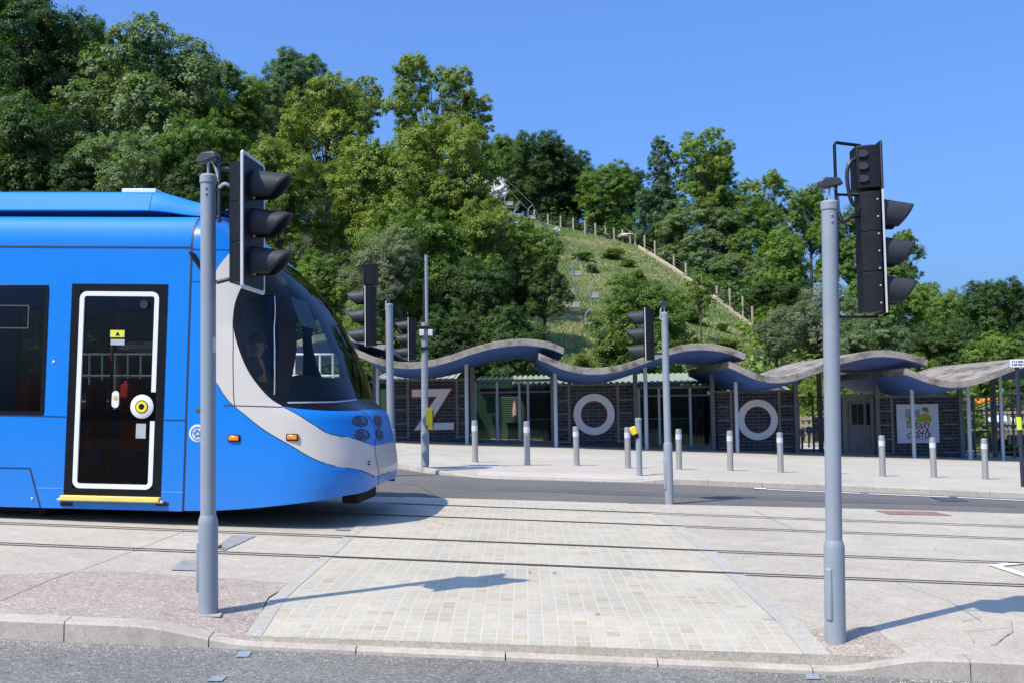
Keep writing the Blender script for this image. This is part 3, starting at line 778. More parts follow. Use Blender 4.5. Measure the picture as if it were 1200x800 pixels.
# dark sign post at the edge of the view
base = pavpx(1199, 570); Yb = base.y
e = empty('sign_post', base, 'thin dark post with a small white sign and a lime yellow band', 'sign')
M['dark_blue'] = simple('dark_blue_post_paint', (0.018, 0.022, 0.04), 0.45)
M['lime'] = simple('lime_reflective_band', (0.55, 0.78, 0.03), 0.5)
M['sign_white'] = simple('sign_white', (0.72, 0.74, 0.76), 0.5, 0, 0.05)
M['sign_ink'] = simple('sign_ink', (0.05, 0.06, 0.1), 0.6)
p = MB(); p.tube([base - Vector((0, 0, .05)), at(1191.5, 428, Yb)], 0.038, 14); p.build('post', M['dark_blue'], e)
p = MB(); p.tube([at(1194, 488, Yb), at(1195, 503, Yb)], 0.046, 14); p.build('reflective_band', M['lime'], e)
a, b_ = at(1184, 430, Yb - .05), at(1203, 421, Yb - .05)
p = MB(); p.box((a + b_) / 2, (b_.x - a.x, 0.012, b_.z - a.z)); so = p.build('sign_plate', M['sign_white'], e, bevel=0.004)
rr = random.Random(3)
for row in (0.3, -0.2):
    p = MB(); x = a.x + 0.03
    while x < b_.x - 0.04:
        w = rr.uniform(0.012, 0.03); p.box(((x + w / 2), Yb - 0.0575, (a.z + b_.z) / 2 + row * (b_.z - a.z) * 0.8), (w, 0.002, 0.035)); x += w + rr.choice((0.006, 0.006, 0.02))
    p.build('sign_lettering', M['sign_ink'], so, smooth=0)
# ------------------------------------------------------------------ the tram
def body_paint(name, c):
    """paint with faint vertical run-off, road dust low on the sides and slight panel ripple"""
    m, nt, b = new_mat(name); co = objco(nt); sp = N(nt, 'ShaderNodeSeparateXYZ'); L(nt, co, sp.inputs[0])
    mp = N(nt, 'ShaderNodeMapping'); L(nt, co, mp.inputs[0]); mp.inputs['Scale'].default_value = (7, 7, .55)
    st_ = ramp(nt, noise(nt, 1.0, 6, .65, mp.outputs[0]), [(.35, (.965, .97, .975)), (.65, (1.015, 1.01, 1.01))])
    g = mixc(nt, 1.0, c, st_, 'MULTIPLY')
    du = N(nt, 'ShaderNodeMapRange'); L(nt, sp.outputs[2], du.inputs[0]); du.inputs[1].default_value = .15; du.inputs[2].default_value = 1.15; du.inputs[3].default_value = .2; du.inputs[4].default_value = .0
    dn = N(nt, 'ShaderNodeMath', operation='MULTIPLY'); L(nt, du.outputs[0], dn.inputs[0]); L(nt, noise(nt, 2.2, 6, .7, co, .6), dn.inputs[1])
    g = mixc(nt, dn.outputs[0], g, (.2, .185, .165))
    L(nt, g, b.inputs['Base Color']); b.inputs['Roughness'].default_value = .3; b.inputs['Coat Weight'].default_value = .12; b.inputs['Coat Roughness'].default_value = .08; b.inputs['Specular IOR Level'].default_value = .3
    bump(nt, b, noise(nt, .9, 2, .4, co), .12, .02)
    return m
M['blue'] = body_paint('tram_blue_paint', (0.005, 0.182, 0.60))
M['recess_shade'] = simple('tram_recess_painted_shade', (0.003, 0.022, 0.11), 0.4, 0, 0.05, 2)  # shade under the roof fairing, painted into the recess as a darker blue
M['roof_blue'] = simple('tram_roof_blue', (0.008, 0.2, 0.61), 0.5, 0, 0.012, 1, spec=0.15)
M['silver'] = body_paint('tram_silver_paint', (0.55, 0.51, 0.46))
M['tblack'] = simple('tram_black_gloss', (0.007, 0.007, 0.008), 0.25, 0, 0.1, 2, spec=0.22)
M['seam'] = simple('panel_seam', (0.012, 0.02, 0.05), 0.6)
M['inner'] = simple('cab_lining', (0.022, 0.023, 0.026), 0.7)
M['rubber'] = simple('rubber', (0.012, 0.012, 0.013), 0.7)
M['under'] = simple('under_gear', (0.028, 0.025, 0.022), 0.8, 0.1, 0.3)
M['amber'] = simple('amber_lens', (0.8, 0.22, 0.01), 0.2)
M['red_seat'] = simple('red_seat_cloth', (0.55, 0.035, 0.025), 0.8)
M['cabglass'] = glass('cab_glass', (0.84, 0.9, 0.87), 0.45, 0.05)
M['darkglass'] = glass('dark_tinted_glass', (0.55, 0.56, 0.55), 0.3, 0.045)
M['outline'] = simple('door_outline_white', (0.68, 0.69, 0.68), 0.4, 0, 0.04)
M['step'] = simple('yellow_step_nosing', (0.75, 0.58, 0.12), 0.5, 0, 0.08)
M['lamp_glass'] = simple('headlamp_glass', (0.004, 0.03, 0.12), 0.12, 0, 0.1, 2, spec=0.4)

tc = (rail_t[2] + rail_t[3]) / 2 - 0.76
o2 = st(-4.0, tc)
O = Vector((o2.x, o2.y, plane(o2.x, o2.y) + 0.01))
sl = SX * D2.x + SY * D2.y + 0.012
ax = Vector((D2.x, D2.y, sl)).normalized(); az = (Vector((0, 0, 1)) - ax * ax.z).normalized(); ay = az.cross(ax)
TM = Matrix((ax, ay, az)).transposed().to_4x4(); TM.translation = O
TI = TM.inverted()
HW = 1.48
def tpx(px, py, Y=-HW):
    c = TI @ CAM; d = TI.to_3x3() @ ray(px, py); k = (Y - c.y) / d.y
    p = c + d * k; return Vector((p.x, p.z))
tram = empty('tram', TM, 'bright blue tram with silver swoosh round the cab stopped at the crossing', 'tram')
def pj(p):
    v = p - CAM; return 600 + F * v.dot(RT) / v.dot(_f), 400 - F * v.dot(UP) / v.dot(_f)
Z = lambda py, px=150: tpx(px, py).y
XC = tpx(219, 450).x
zb0, z_gap, z_win = Z(597), Z(290), Z(332)
# ---- cab shape
nose_px = [(461, 577), (465, 563), (466.5, 550), (464.5, 532), (462, 519), (455, 486), (441, 472), (421, 413), (404, 376), (390, 350), (369, 321), (347, 298), (322, 274), (296, 256), (270, 245)]
nose = sorted([(tpx(a, b_, -0.45).y, tpx(a, b_, -0.45).x) for a, b_ in nose_px])
nose_t = [q[1] for q in sorted((tpx(a, b_, -0.45).y, a) for a, b_ in nose_px)]
ztop = tpx(240, 241, -0.6).y
def Xn(z):
    if z <= nose[0][0]: return nose[0][1]
    for (z0, x0), (z1, x1) in zip(nose, nose[1:]):
        if z <= z1: return x0 + (x1 - x0) * (z - z0) / (z1 - z0)
    return nose[-1][1] - (z - nose[-1][0]) * 4.0
def Ln(z): 
    l = 1.05 + 1.1 * sstep((z - Z(440)) / (ztop - Z(440)))
    return min(l, Xn(z) - XC - 0.05) if Xn(z) - XC > 0.25 else 0.2
def gtop(z):
    if z <= z_gap: return 1.0
    q = clamp((z - z_gap) / (ztop - z_gap)); return max(0.02, (1 - q ** 2.3) ** (1 / 2.3))
PW = 3.0
UK = 0.86; YK = (1 - UK ** PW) ** (1 / PW)
def sideY(x, z, off=0.0):
    l = Ln(z); u = (x - (Xn(z) - l)) / l
    w = HW * gtop(z)
    if u <= 0: return -w - off
    u = min(u, 0.9999)
    return -w * (1 - u ** PW) ** (1 / PW) - off
def aX(a, z):
    l = Ln(z); xs = Xn(z) - l
    xk = max(xs + l * UK, XC + .03)
    if a <= 1:
        x = XC + (xk - XC) * a; u = clamp((x - xs) / l)
        return x, -HW * gtop(z) * (1 - u ** PW) ** (1 / PW)
    k = YK * max(0.0, 2 - a)
    return xs + l * (1 - k ** PW) ** (1 / PW), -HW * gtop(z) * k
def Xa(x, z):
    l = Ln(z); xs = Xn(z) - l
    xk = max(xs + l * UK, XC + .03)
    if x <= xk: return (x - XC) / max(xk - XC, 1e-4)
    u = clamp((x - xs) / l); return 2 - (max(0.0, 1 - u ** PW) ** (1 / PW)) / YK
def cab(px, py):
    """pixel on the near flank -> (a, z) on the cab surface"""
    y = -HW
    for _ in range(12):
        p = tpx(px, py, y); yn = sideY(min(p.x, Xn(p.y) - 0.002), p.y); y = y * 0.4 + yn * 0.6
    return Vector((Xa(p.x, p.y), p.y))
def surf(a, z, off=0.0):
    x, y = aX(a, z)
    if off:
        e = 1e-3
        x1, y1 = aX(a + e, z); x2, y2 = aX(a, z + 0.01)
        t1 = Vector((x1 - x, y1 - y, 0)); t2 = Vector((x2 - x, y2 - y, 0.01))
        if a > 1.997: t1 = Vector((0, 1, 0))
        n = t1.cross(t2)
        if n.length > 1e-12: n.normalize(); return Vector((x, y, z)) + n * off
    return Vector((x, y, z))
def cabloop(pts, n=5, smooth=True):
    q = [cab(*p) for p in pts]
    return q
# settle the nose profile so that its outline, seen from the photo's position, follows the photo's
for _ in range(10):
    new = []
    for (z_, x_), tgt in zip(nose, nose_t):
        best = max((pj(TM @ Vector((aX(1 + k / 14, z_)[0], sg * aX(1 + k / 14, z_)[1], z_))) for k in range(15) for sg in (1, -1)), key=lambda q: q[0])
        new.append((z_, x_ - (best[0] - tgt) * 0.0095))
    nose[:] = new
# boundary of the near half of the cab in (a, z)
bot = [cab(a, b_) for a, b_ in [(221, 598), (245, 598), (275, 596.5), (305, 594), (330, 591.5), (370, 586.5), (405, 580), (430, 575)]]
zn = bot[-1].y + 0.05
bot = [Vector((0, bot[0].y))] + bot[1:] + [Vector((1.5, zn)), Vector((2.0, zn + 0.02))]
outer = bot + [Vector((2.0, bot[-1].y + (ztop - 0.003 - bot[-1].y) * k / 40)) for k in range(1, 41)] + [Vector((2 - 2 * k / 24, ztop - 0.003)) for k in range(1, 25)] + [Vector((0, ztop - (ztop - bot[0].y) * k / 30)) for k in range(1, 30)]
outer = dens(outer, 0.07)
# silver swoosh: outer and inner outlines down the flank
g_out = spline([cab(*p) for p in [(287, 283), (268, 298), (253, 318), (245, 345), (242, 390), (246, 425), (255, 450), (275, 476), (305, 500), (338, 520), (390, 545), (439, 558)]], 5)
g_in = spline([cab(*p) for p in [(437, 521.5), (400, 511), (365, 495), (331, 475.5)]], 5)
z_o = g_out[-1].y; z_i = g_in[0].y
blk = spline([cab(*p) for p in [(331, 475.5), (310, 460), (290, 433), (277, 400), (273, 372), (277, 350), (286, 330), (300, 310)]], 5)
tb = blk[-1]
zt_b = cab(318, 275).y
blk_top = [cab(298, 280), cab(300, 266)] + [Vector((1 + k / 8, cab(310, 268).y)) for k in range(0, 9)]
zwl = cab(432, 481).y
zwl0 = blk[0].y
blk_bot = [Vector((2.0, zwl + 0.02)), Vector((1.3, zwl + 0.012)), cab(432, 481), cab(418, 481), cab(385, 481), cab(350, 478.5)]
black = blk + blk_top + blk_bot
g_out_ext = g_out + [Vector((1.4, z_o + 0.01)), Vector((2.0, z_o + 0.01))]
g_in_ext = [Vector((2.0, z_i + 0.0)), Vector((1.4, z_i))] + g_in
sil_join = [Vector((tb.x, tb.y))]
silver = g_out_ext + g_in_ext + blk[1:-1] + [tb + Vector((0.0, 0.03))]
silver = dens(silver, 0.06); black = dens(black, 0.06)
# glass openings inside the black area
G1 = dens([cab(*p) for p in [(289, 352), (305, 347), (321, 346), (321, 463), (309, 454), (297, 438), (287, 415), (282, 390), (282, 370)]], 0.06)
G2 = dens([cab(*p) for p in [(337, 341), (350, 340), (364, 340), (380, 366), (398, 402), (410, 432), (419, 462), (420, 469), (400, 472), (370, 473.5), (337, 474)]], 0.06)
a_f = 1.07
zf0, zf1 = zwl + 0.14, cab(345, 305).y
G3 = dens([Vector((a_f + 0.03, zf0)), Vector((1.998, zf0)), Vector((1.998, zf1)), Vector((a_f, zf1)), Vector((a_f + 0.01, (zf0 + zf1) / 2))], 0.06)
GL = [G1, G2, G3]
def keep(c):
    for g in GL:
        if inside(c, g): return None
    if inside(c, black): return 2
    if inside(c, silver): return 1
    return 0
V, T, mi = cdt_fill([outer, silver, black] + GL, (0.035, 0.045), keep)
def half(V, T, off, flip):
    vs = []
    for p in V:
        q = surf(clamp(p.x, 0, 2), p.y, off)
        if flip: q.y = -q.y
        vs.append(TM @ q)
    return vs, [(t[::-1] if flip else t) for t in T]
G4 = dens([Vector((Xa(XC + x_, Z(p_)), Z(p_))) for x_, p_ in ((.12, 455), (.12, 352), (.42, 352), (.42, 455))][::-1], .08)
def keep2(c): return None if inside(c, G4) else keep(c)
V2, T2, mi2 = cdt_fill([outer, silver, black] + GL + [G4], (0.035, 0.045), keep2)
b = MB(); v1, t1_ = half(V, T, 0, False); v2, t2_ = half(V2, T2, 0, True)
b.add(v1, t1_); b.add(v2, t2_)
shell = b.build('cab_shell', None, tram, smooth=40, mats=[M['blue'], M['silver'], M['tblack']], fmat=mi + mi2)
b = MB(); v1, t1_ = half(V, T, -0.03, False); v2, t2_ = half(V2, T2, -0.03, True); b.add(v1, t1_); b.add(v2, t2_)
b.build('cab_lining', M['inner'], tram, smooth=40)
for g, nm in ((G1, 'side_window'), (G2, 'side_window'), (G3, 'windscreen')):
    v_, t_, _ = cdt_fill([g], (0.06, 0.08), lambda c: 0)
    for fl in (False, True):
        if nm == 'windscreen' and fl: continue
        b = MB(); q, tt = half(v_, t_, -0.006, fl); b.add(q, tt)
        if nm == 'windscreen': q2, tt2 = half(v_, t_, -0.006, True); b.add(q2, tt2)
        b.build(nm, M['cabglass'], tram, smooth=60)
def ribbon(name, line, w, mat, parent=tram, off=0.003, mirror=False):
    """thin seam laid on the cab surface along (a, z) points"""
    P = line; vs = []; 
    pts = [surf(p.x, p.y, off) for p in P]
    for i, p in enumerate(pts):
        t = (pts[min(i + 1, len(pts) - 1)] - pts[max(i - 1, 0)]).normalized()
        e = 0.004; x0 = surf(P[i].x, P[i].y, 0); n = (pts[i] - x0)
        n = n.normalized() if n.length > 1e-6 else Vector((0, -1, 0))
        s = t.cross(n).normalized() * (w / 2); vs += [TM @ (p - s), TM @ (p + s)]
    b = MB(); b.add(vs, [(2 * i, 2 * i + 1, 2 * i + 3, 2 * i + 2) for i in range(len(P) - 1)])
    return b.build(name, mat, parent, smooth=0)
cv = lambda pts, n=6: spline([cab(*p) for p in pts], n)
ribbon('panel_seam', dens([Vector((0.003, bot[0].y)), Vector((0.003, ztop - 0.06))], 0.06, False), 0.022, M['seam'], shell)
ribbon('panel_seam', cv([(262, 474.5), (300, 475.5), (331, 476.5)]), 0.009, M['seam'], shell)
ribbon('panel_seam', cv([(273, 374), (273, 420), (275, 474)]), 0.008, M['seam'], shell)
ribbon('panel_seam', g_out[30:], 0.008, M['seam'], shell)
ribbon('panel_seam', g_in, 0.008, M['seam'], shell)
ribbon('panel_seam', cv([(431, 482), (437, 505), (439.5, 530), (440.5, 575)]), 0.014, M['seam'], shell)
ribbon('panel_seam', [Vector((1.05, z_o + .005)), Vector((1.3, z_o + 0.01)), Vector((1.6, z_o + 0.01)), Vector((2.0, z_o + 0.01))], 0.01, M['seam'], shell)
ribbon('panel_seam', cv([(224, 292), (240, 293), (274, 294)]), 0.01, M['seam'], shell)
ribbon('panel_seam', cv([(223, 330), (235, 330.5), (246, 331)]), 0.008, M['seam'], shell)
ribbon('panel_seam', cv([(220, 490), (235, 491), (246, 491)], 3), 0.006, M['seam'], shell) if False else None
ribbon('window_ledge', cv([(337, 471.5), (370, 471), (400, 470), (418, 467.5)]), 0.018, M['galv'], shell, 0.004)
ribbon('window_divider', cv([(321.5, 347), (321.5, 400), (321.5, 462)]), 0.012, M['galv'], shell, 0.004)
def surf_disc(name, c, r0, r1, mat, off0=0.002, off1=0.012, parent=tram, n=28, rz=None):
    """round or oval lamp set on the cab surface at (a, z)"""
    p = surf(c.x, c.y); q = surf(c.x, c.y, 0.01); nrm = (q - p).normalized()
    tx = Vector((0, 0, 1)).cross(nrm).normalized(); tz = nrm.cross(tx)
    vs = []; rr = (1.0, 0.98, 0.6, 0.0); oo = (-0.02, off1 * 0.6, off1, off1 * 1.2)
    for f_, o_ in zip(rr, oo):
        for k in range(n):
            w = 2 * math.pi * k / n; vs.append(TM @ (p + tx * math.cos(w) * r0 * max(f_, .01) + tz * math.sin(w) * r1 * max(f_, .01) + nrm * o_))
    fs = [(i * n + k, i * n + (k + 1) % n, (i + 1) * n + (k + 1) % n, (i + 1) * n + k) for i in range(3) for k in range(n)]
    b = MB(); b.add(vs, fs + [tuple(3 * n + k for k in range(n))]); return b.build(name, mat, parent, smooth=50), p, nrm, tx, tz
def lamp(c, fx, fz):
    """lamp lens following the curved nose; fx, fz: half sizes along the surface in (a, z)"""
    n = 28; rings = ((1.06, .004), (1.0, .009), (.93, .004), (.5, .012), (.05, .014)); vs = []
    for f_, o_ in rings:
        for k in range(n):
            w = 2 * math.pi * k / n; vs.append(TM @ surf(c.x + fx * f_ * math.cos(w), c.y + fz * f_ * math.sin(w), o_))
    fs = [(i * n + k, i * n + (k + 1) % n, (i + 1) * n + (k + 1) % n, (i + 1) * n + k) for i in range(4) for k in range(n)]
    b = MB(); b.add(vs, fs + [tuple(4 * n + k for k in range(n))]); o = b.build('headlight', M['lamp_glass'], tram, smooth=50)
    vs = []
    for f_, o_ in ((1.12, .001), (1.1, .008), (1.04, .008), (1.04, .002)):
        for k in range(n):
            w = 2 * math.pi * k / n; vs.append(TM @ surf(c.x + fx * f_ * math.cos(w), c.y + fz * f_ * math.sin(w), o_))
    b = MB(); b.add(vs, [(i * n + k, i * n + (k + 1) % n, (i + 1) * n + (k + 1) % n, (i + 1) * n + k) for i in range(3) for k in range(n)]); b.build('lamp_rim', M['seam'], o, smooth=50)
def find_a(px, z):
    """surface parameter at height z whose point shows at photo column px"""
    best = min((abs(pj(TM @ surf(.6 + k * .002, z))[0] - px), .6 + k * .002) for k in range(690)); return best[1]
for (a, b_, rx, ry) in ((421.5, 493, 8.5, 6.0), (424, 509, 8.0, 6.0), (442.6, 493.5, 3.9, 7.0), (444.4, 510, 3.8, 7.0)):
    z0_, z1_ = cab(420, b_).y, cab(420, b_ - ry).y; a0_, a1_ = find_a(a - rx, z0_), find_a(a + rx, z0_)
    lamp(Vector(((a0_ + a1_) / 2, z0_)), (a1_ - a0_) / 2, z1_ - z0_)
for (a, b_) in ((274.5, 513), (342.5, 512)):
    c = cab(a, b_)
    pts = [surf(c.x + dx, c.y + dz, 0.0) for dx, dz in ((0, 0),)]
    p = pts[0]; n_ = (surf(c.x, c.y, .01) - p).normalized()
    b = MB(TM); b.box(p + n_ * 0.004, (0.135, 0.03, 0.075)); o = b.build('marker_light', M['tblack'], tram, bevel=0.012)
    b = MB(TM); b.box(p + n_ * 0.016, (0.112, 0.026, 0.052)); b.build('amber_lens', M['amber'], o, bevel=0.012)
# round crest
c = cab(231.5, 507); o, p, n_, tx, tz = surf_disc('round_crest', c, 0.095, 0.095, M['outline'], parent=tram, off1=0.004)
b = MB(); b.M = TM; b.annulus(p + n_ * 0.009, 0.062, 0.072, tx, tz, n_, 0.002, 32)
for k in range(5):
    w = k * 1.2566 + .5; b.ball(p + n_ * 0.009 + tx * math.cos(w) * 0.03 + tz * math.sin(w) * 0.03, (0.018, 0.004, 0.018), 8, 5)
b.build('crest_emblem', simple('crest_ink', (0.1, 0.2, 0.42), 0.5), o)
# towing cover on the nose and the mirror camera by the cab roof
o, p, n_, tx, tz = surf_disc('towing_cover', Vector((1.2, cab(439, 541).y)), 0.07, 0.05, M['silver'], off1=0.004)
b = MB(TM)
for dz in (0.012, -0.018): b.box(p + n_ * 0.01 + Vector((0, 0, dz)), (0.02, 0.05, 0.012))
b.build('towing_slot', M['tblack'], o)
p0 = cab(224, 296); p1 = cab(237, 314)
q = [surf(cab(*w).x, cab(*w).y, 0.004) for w in ((222, 295), (230, 298), (238, 314), (237, 317), (228, 306))]
b = MB(TM); b.prism(q, (0, -0.05, 0)); b.build('mirror_camera', M['tblack'], tram, bevel=0.008)
for (a, b_) in ((262.5, 253), (266.5, 247.5)):
    c = cab(a, b_); p = surf(c.x, c.y); b = MB(TM); b.ball(p, (0.032, 0.03, 0.028), 10, 7); b.build('roof_horn', M['tblack'], tram)
q = cab(232, 480); p = surf(q.x, q.y); b = MB(TM); b.box(p, (0.05, 0.012, 0.045)); b.build('cable_socket', simple('brown_socket', (0.09, 0.06, 0.05), .6), tram, bevel=.004)

# ---- saloon body
XL = -9.5
dW0, dW1 = tpx(80, 450).x, tpx(193, 450).x
dZ0, dZ1 = Z(582, 136), Z(333, 136)
wX1 = tpx(54.5, 410).x; wZ0, wZ1 = Z(486, 30), Z(334, 30)
rect = lambda x0, x1, z0, z1: [Vector((x0, z0)), Vector((x1, z0)), Vector((x1, z1)), Vector((x0, z1))]
door_h = rect(dW0, dW1, dZ0, dZ1)
win_w = 2.0
wins = [rect(wX1 - win_w, wX1, wZ0, wZ1), rect(wX1 - 2 * win_w - 0.35, wX1 - win_w - 0.35, wZ0, wZ1)]
zc = z_gap + 0.012
outer_s = rect(XL, XC - 0.004, zb0, zc)
def shell_side(y, holes, name, off=0):
    V, T, _ = cdt_fill([dens(outer_s, 0.6)] + [dens(h, 0.5) for h in holes], 0.7, lambda c: None if any(inside(c, h) for h in holes) else 0)
    b = MB(TM); b.add([(p.x, y, p.y) for p in V], T); return b.build(name, M['blue'] if not off else M['inner'], tram, smooth=0)
b = MB(TM)
V, T, _ = cdt_fill([dens(outer_s, 0.6), dens(door_h, .5)] + [dens(h, 0.5) for h in wins], 0.7, lambda c: None if inside(c, door_h) or any(inside(c, h) for h in wins) else 0)
b.add([(p.x, -HW, p.y) for p in V], T)
fw = rect(dW0 - 0.1, dW1 - 0.02, wZ0, wZ1)
hs = wins + [fw]
V, T, _ = cdt_fill([dens(outer_s, 0.6)] + [dens(h, 0.5) for h in hs], 0.7, lambda c: None if any(inside(c, h) for h in hs) else 0)
b.add([(p.x, HW, p.y) for p in V], T)
b.add([(XL, -HW, zb0), (XL, HW, zb0), (XL, HW, zc), (XL, -HW, zc)], [(0, 1, 2, 3)])
b.build('body_side', M['blue'], tram, smooth=0)
# roof mouldings: cantrail curve, recess with its shade painted in and the raised fairing
def extr(name, prof, x0, x1, mat, parent=tram, smooth=35, both=True):
    b = MB(TM); n = len(prof)
    for s in ((1, -1) if both else (1,)):
        vs = [(x, s * y, z) for x in (x0, x1) for y, z in prof]
        b.add(vs, [(k, k + 1, n + k + 1, n + k) for k in range(n - 1)])
    return b.build(name, mat, parent, smooth=smooth)
zA = z_gap + 0.018
ztopf = tpx(100, 226, -1.0).y; z254 = tpx(100, 254.5, -1.13).y; z247 = tpx(100, 247, -1.16).y
pr = [(-1.285, z_gap + 0.004), (-1.298, zA)] + [(-1.298 + 0.17 * (1 - math.cos(k / 8 * math.pi / 2)) , zA + (z254 - zA) * math.sin(k / 8 * math.pi / 2)) for k in range(1, 9)] + [(-1.02, z254 + 0.004)]
extr('roof_cantrail', pr, XL, XC - 0.008, M['roof_blue'])
xf1 = tpx(178, 240, -1.1).x
extr('roof_recess', [(-1.03, z254), (-1.06, z247 + 0.0)], XL, xf1 + 0.2, M['recess_shade'])
pf = [(-1.06, z247 - 0.004), (-1.165, z247), (-1.165, z247 + 0.012), (-1.09, ztopf - 0.03), (-1.06, ztopf - 0.006), (-0.99, ztopf), (0, ztopf + 0.01)]
extr('roof_fairing', pf, XL, xf1 - 0.006, M['roof_blue'], smooth=8)
# fairing end sweeping down to the cab roof
b = MB(TM)
prs = []
K = 14; x_end = XC - 0.012
zlo = z254 + 0.035; ze = tpx(221, 241, -0.9).y
for k in range(K + 1):
    t = k / K; x = xf1 + (x_end - xf1) * t; s = sstep(t * 0.98)
    tp = ztopf + (ze - ztopf) * s; zb_ = z247 + (z254 + 0.01 - z247) * sstep(t)
    prs.append([(x, y, z) for y, z in [(-1.06 - 0.02 * t, zb_ - 0.004), (-1.165 + 0.02 * t, zb_), (-1.165 + 0.02 * t, zb_ + 0.012), (-1.09, max(tp - 0.03, zb_ + 0.03)), (-1.06, max(tp - 0.006, zb_ + 0.045)), (-0.99, max(tp, zb_ + 0.05)), (0, max(tp, zb_ + .05) + 0.01)]])
n = 7
for sgn in (1, -1):
    vs = [(p[0], p[1] * sgn, p[2]) for row in prs for p in row]
    b.add(vs, [(i * n + k, i * n + k + 1, (i + 1) * n + k + 1, (i + 1) * n + k) for i in range(K) for k in range(n - 1)])
b.build('roof_fairing_end', M['roof_blue'], tram, smooth=40)
extr('roof_recess', [(-1.03, z254), (-1.06, z254 + 0.03)], xf1 + 0.2, x_end, M['recess_shade'])
b = MB(TM); b.box2((XL, -1.29, z_gap - 0.06), (XC - 0.01, 1.29, z_gap - 0.02)); b.build('ceiling', M['inner'], tram)
# seams on the flank
def flank(name, x0, z0, x1, z1, w, mat, y=-HW - 0.003, parent=tram):
    a, c = Vector((x0, z0)), Vector((x1, z1)); t = (c - a).normalized(); n_ = Vector((-t.y, t.x)) * w / 2
    b = MB(TM); b.prism([(p.x, y, p.y) for p in (a - n_, c - n_, c + n_, a + n_)], (0, 0.002, 0)); return b.build(name, mat, parent, smooth=0)
zs1 = Z(487.5, 60)
flank('panel_seam', XL, z_gap, XC - .004, z_gap, 0.02, M['seam'])
flank('panel_seam', XL, zs1, dW0 - .01, zs1, 0.012, M['seam'])
flank('panel_seam', dW1 + .01, zs1 - 0.015, XC, zs1 - 0.015, 0.012, M['seam'])
zs2 = Z(571.5, 60)
flank('panel_seam', tpx(43, 571).x, zs2, dW0 - .01, zs2, 0.008, simple('light_seam', (0.1, 0.35, 0.75), .4))
flank('panel_seam', dW1 + .01, zs2 - .01, XC, zs2 - .01, 0.008, bpy.data.materials['light_seam'])
xh0, xh1 = tpx(35, 549).x, tpx(47.5, 592).x
flank('panel_seam', XL, Z(548, 20), xh0, Z(548, 20), 0.014, M['seam'])
flank('panel_seam', xh0, Z(548, 20) + .006, xh1, zb0, 0.018, M['seam'])
flank('panel_seam', tpx(124, 290).x + .03, z_gap + .02, tpx(124, 290).x + .03, z_gap + .021, .01, M['seam'])
for (a, b_, y) in ((37.5, 584, -HW), (63, 424, -HW)):
    p = tpx(a, b_); b = MB(TM); b.ball((p.x, -HW, p.y), (0.018, 0.012, 0.02), 8, 6); b.build('hatch_latch', M['galv'], tram)
# roof kit along the top
p0 = tpx(145, 222, -0.9); p1 = tpx(184.5, 226, -0.9)
b = MB(TM); b.box2((p0.x, -0.95, ztopf - 0.02), (p1.x, 0.2, p0.y)); b.build('roof_unit', M['outline'], tram, bevel=.008)
b = MB(TM)
for (a, c, h) in ((-140, -80, .05), (-60, 2, .035), (14, 53, .03), (72, 116, .03)):
    xa, xb = tpx(a, 226, -.95).x, tpx(c, 226, -.95).x; b.box2((xa, -0.95, ztopf - 0.02), (xb, 0.2, ztopf + h))
    b.tube([(xb + .08, -0.9, ztopf - .02), (xb + .08, -0.9, ztopf + .05)], .02, 8)
b.build('roof_equipment', M['under'], tram)
# windows of the saloon
for i, h in enumerate(wins):
    x0, x1, z0, z1 = h[0].x, h[1].x, h[0].y, h[2].y
    for y, sg in ((-HW, 1), (HW, -1)):
        b = MB(TM); t = 0.045; yy = y - 0.004 * sg
        for r_ in ((x0, x1, z0, z0 + t), (x0, x1, z1 - t, z1), (x0, x0 + t, z0 + t, z1 - t), (x1 - t, x1, z0 + t, z1 - t)):
            b.box2((r_[0], yy, r_[2]), (r_[1], yy + 0.03 * sg, r_[3]))
        o = b.build('window_frame', M['tblack'], tram, bevel=.004)
        b = MB(TM); b.box2((x0 + t, y + 0.008 * sg, z0 + t), (x1 - t, y + 0.014 * sg, z1 - t)); b.build('window_pane', M['darkglass'], o)
        b = MB(TM); zh0, zh1 = Z(385, 20), Z(357.5, 20); xr = x1 - 0.22
        for r_ in ((x0 + .2, xr, zh0, zh0 + .012), (x0 + .2, xr, zh1 - .012, zh1), (xr - .012, xr, zh0 + .012, zh1 - .012), (x0 + .2, x0 + .212, zh0 + .012, zh1 - .012)):
            b.box2((r_[0], y + .005 * sg, r_[2]), (r_[1], y + .008 * sg, r_[3]))
        b.build('hopper_frame', simple('grey_line', (.06, .06, .065), .5) if not bpy.data.materials.get('grey_line') else bpy.data.materials['grey_line'], o)
b = MB(TM); b.box2((fw[0].x, HW - .012, fw[0].y), (fw[1].x, HW - .006, fw[2].y)); b.build('window_pane', M['darkglass'], tram)
# door
b = MB(TM); y = -HW
t = 0.07
for r_ in ((dW0, dW1, dZ0, dZ0 + 0.09), (dW0, dW1, dZ1 - 0.075, dZ1), (dW0, dW0 + t + .025, dZ0 + .09, dZ1 - .075), (dW1 - t - .02, dW1, dZ0 + .09, dZ1 - .075)):
    b.box2((r_[0], y - 0.006, r_[2]), (r_[1], y + 0.05, r_[3]))
frame = b.build('door_frame', M['tblack'], tram, bevel=.006)
b = MB(TM); b.box2((dW0 + .05, y + .012, dZ0 + .05), (dW1 - .05, y + .02, dZ1 - .05)); door = b.build('door', M['darkglass'], tram)
b = MB(TM); b.box2((dW0 + .09, y + .022, Z(491, 136)), (dW1 - .09, y + .03, Z(482, 136)));  b.build('door_rail', M['tblack'], door)
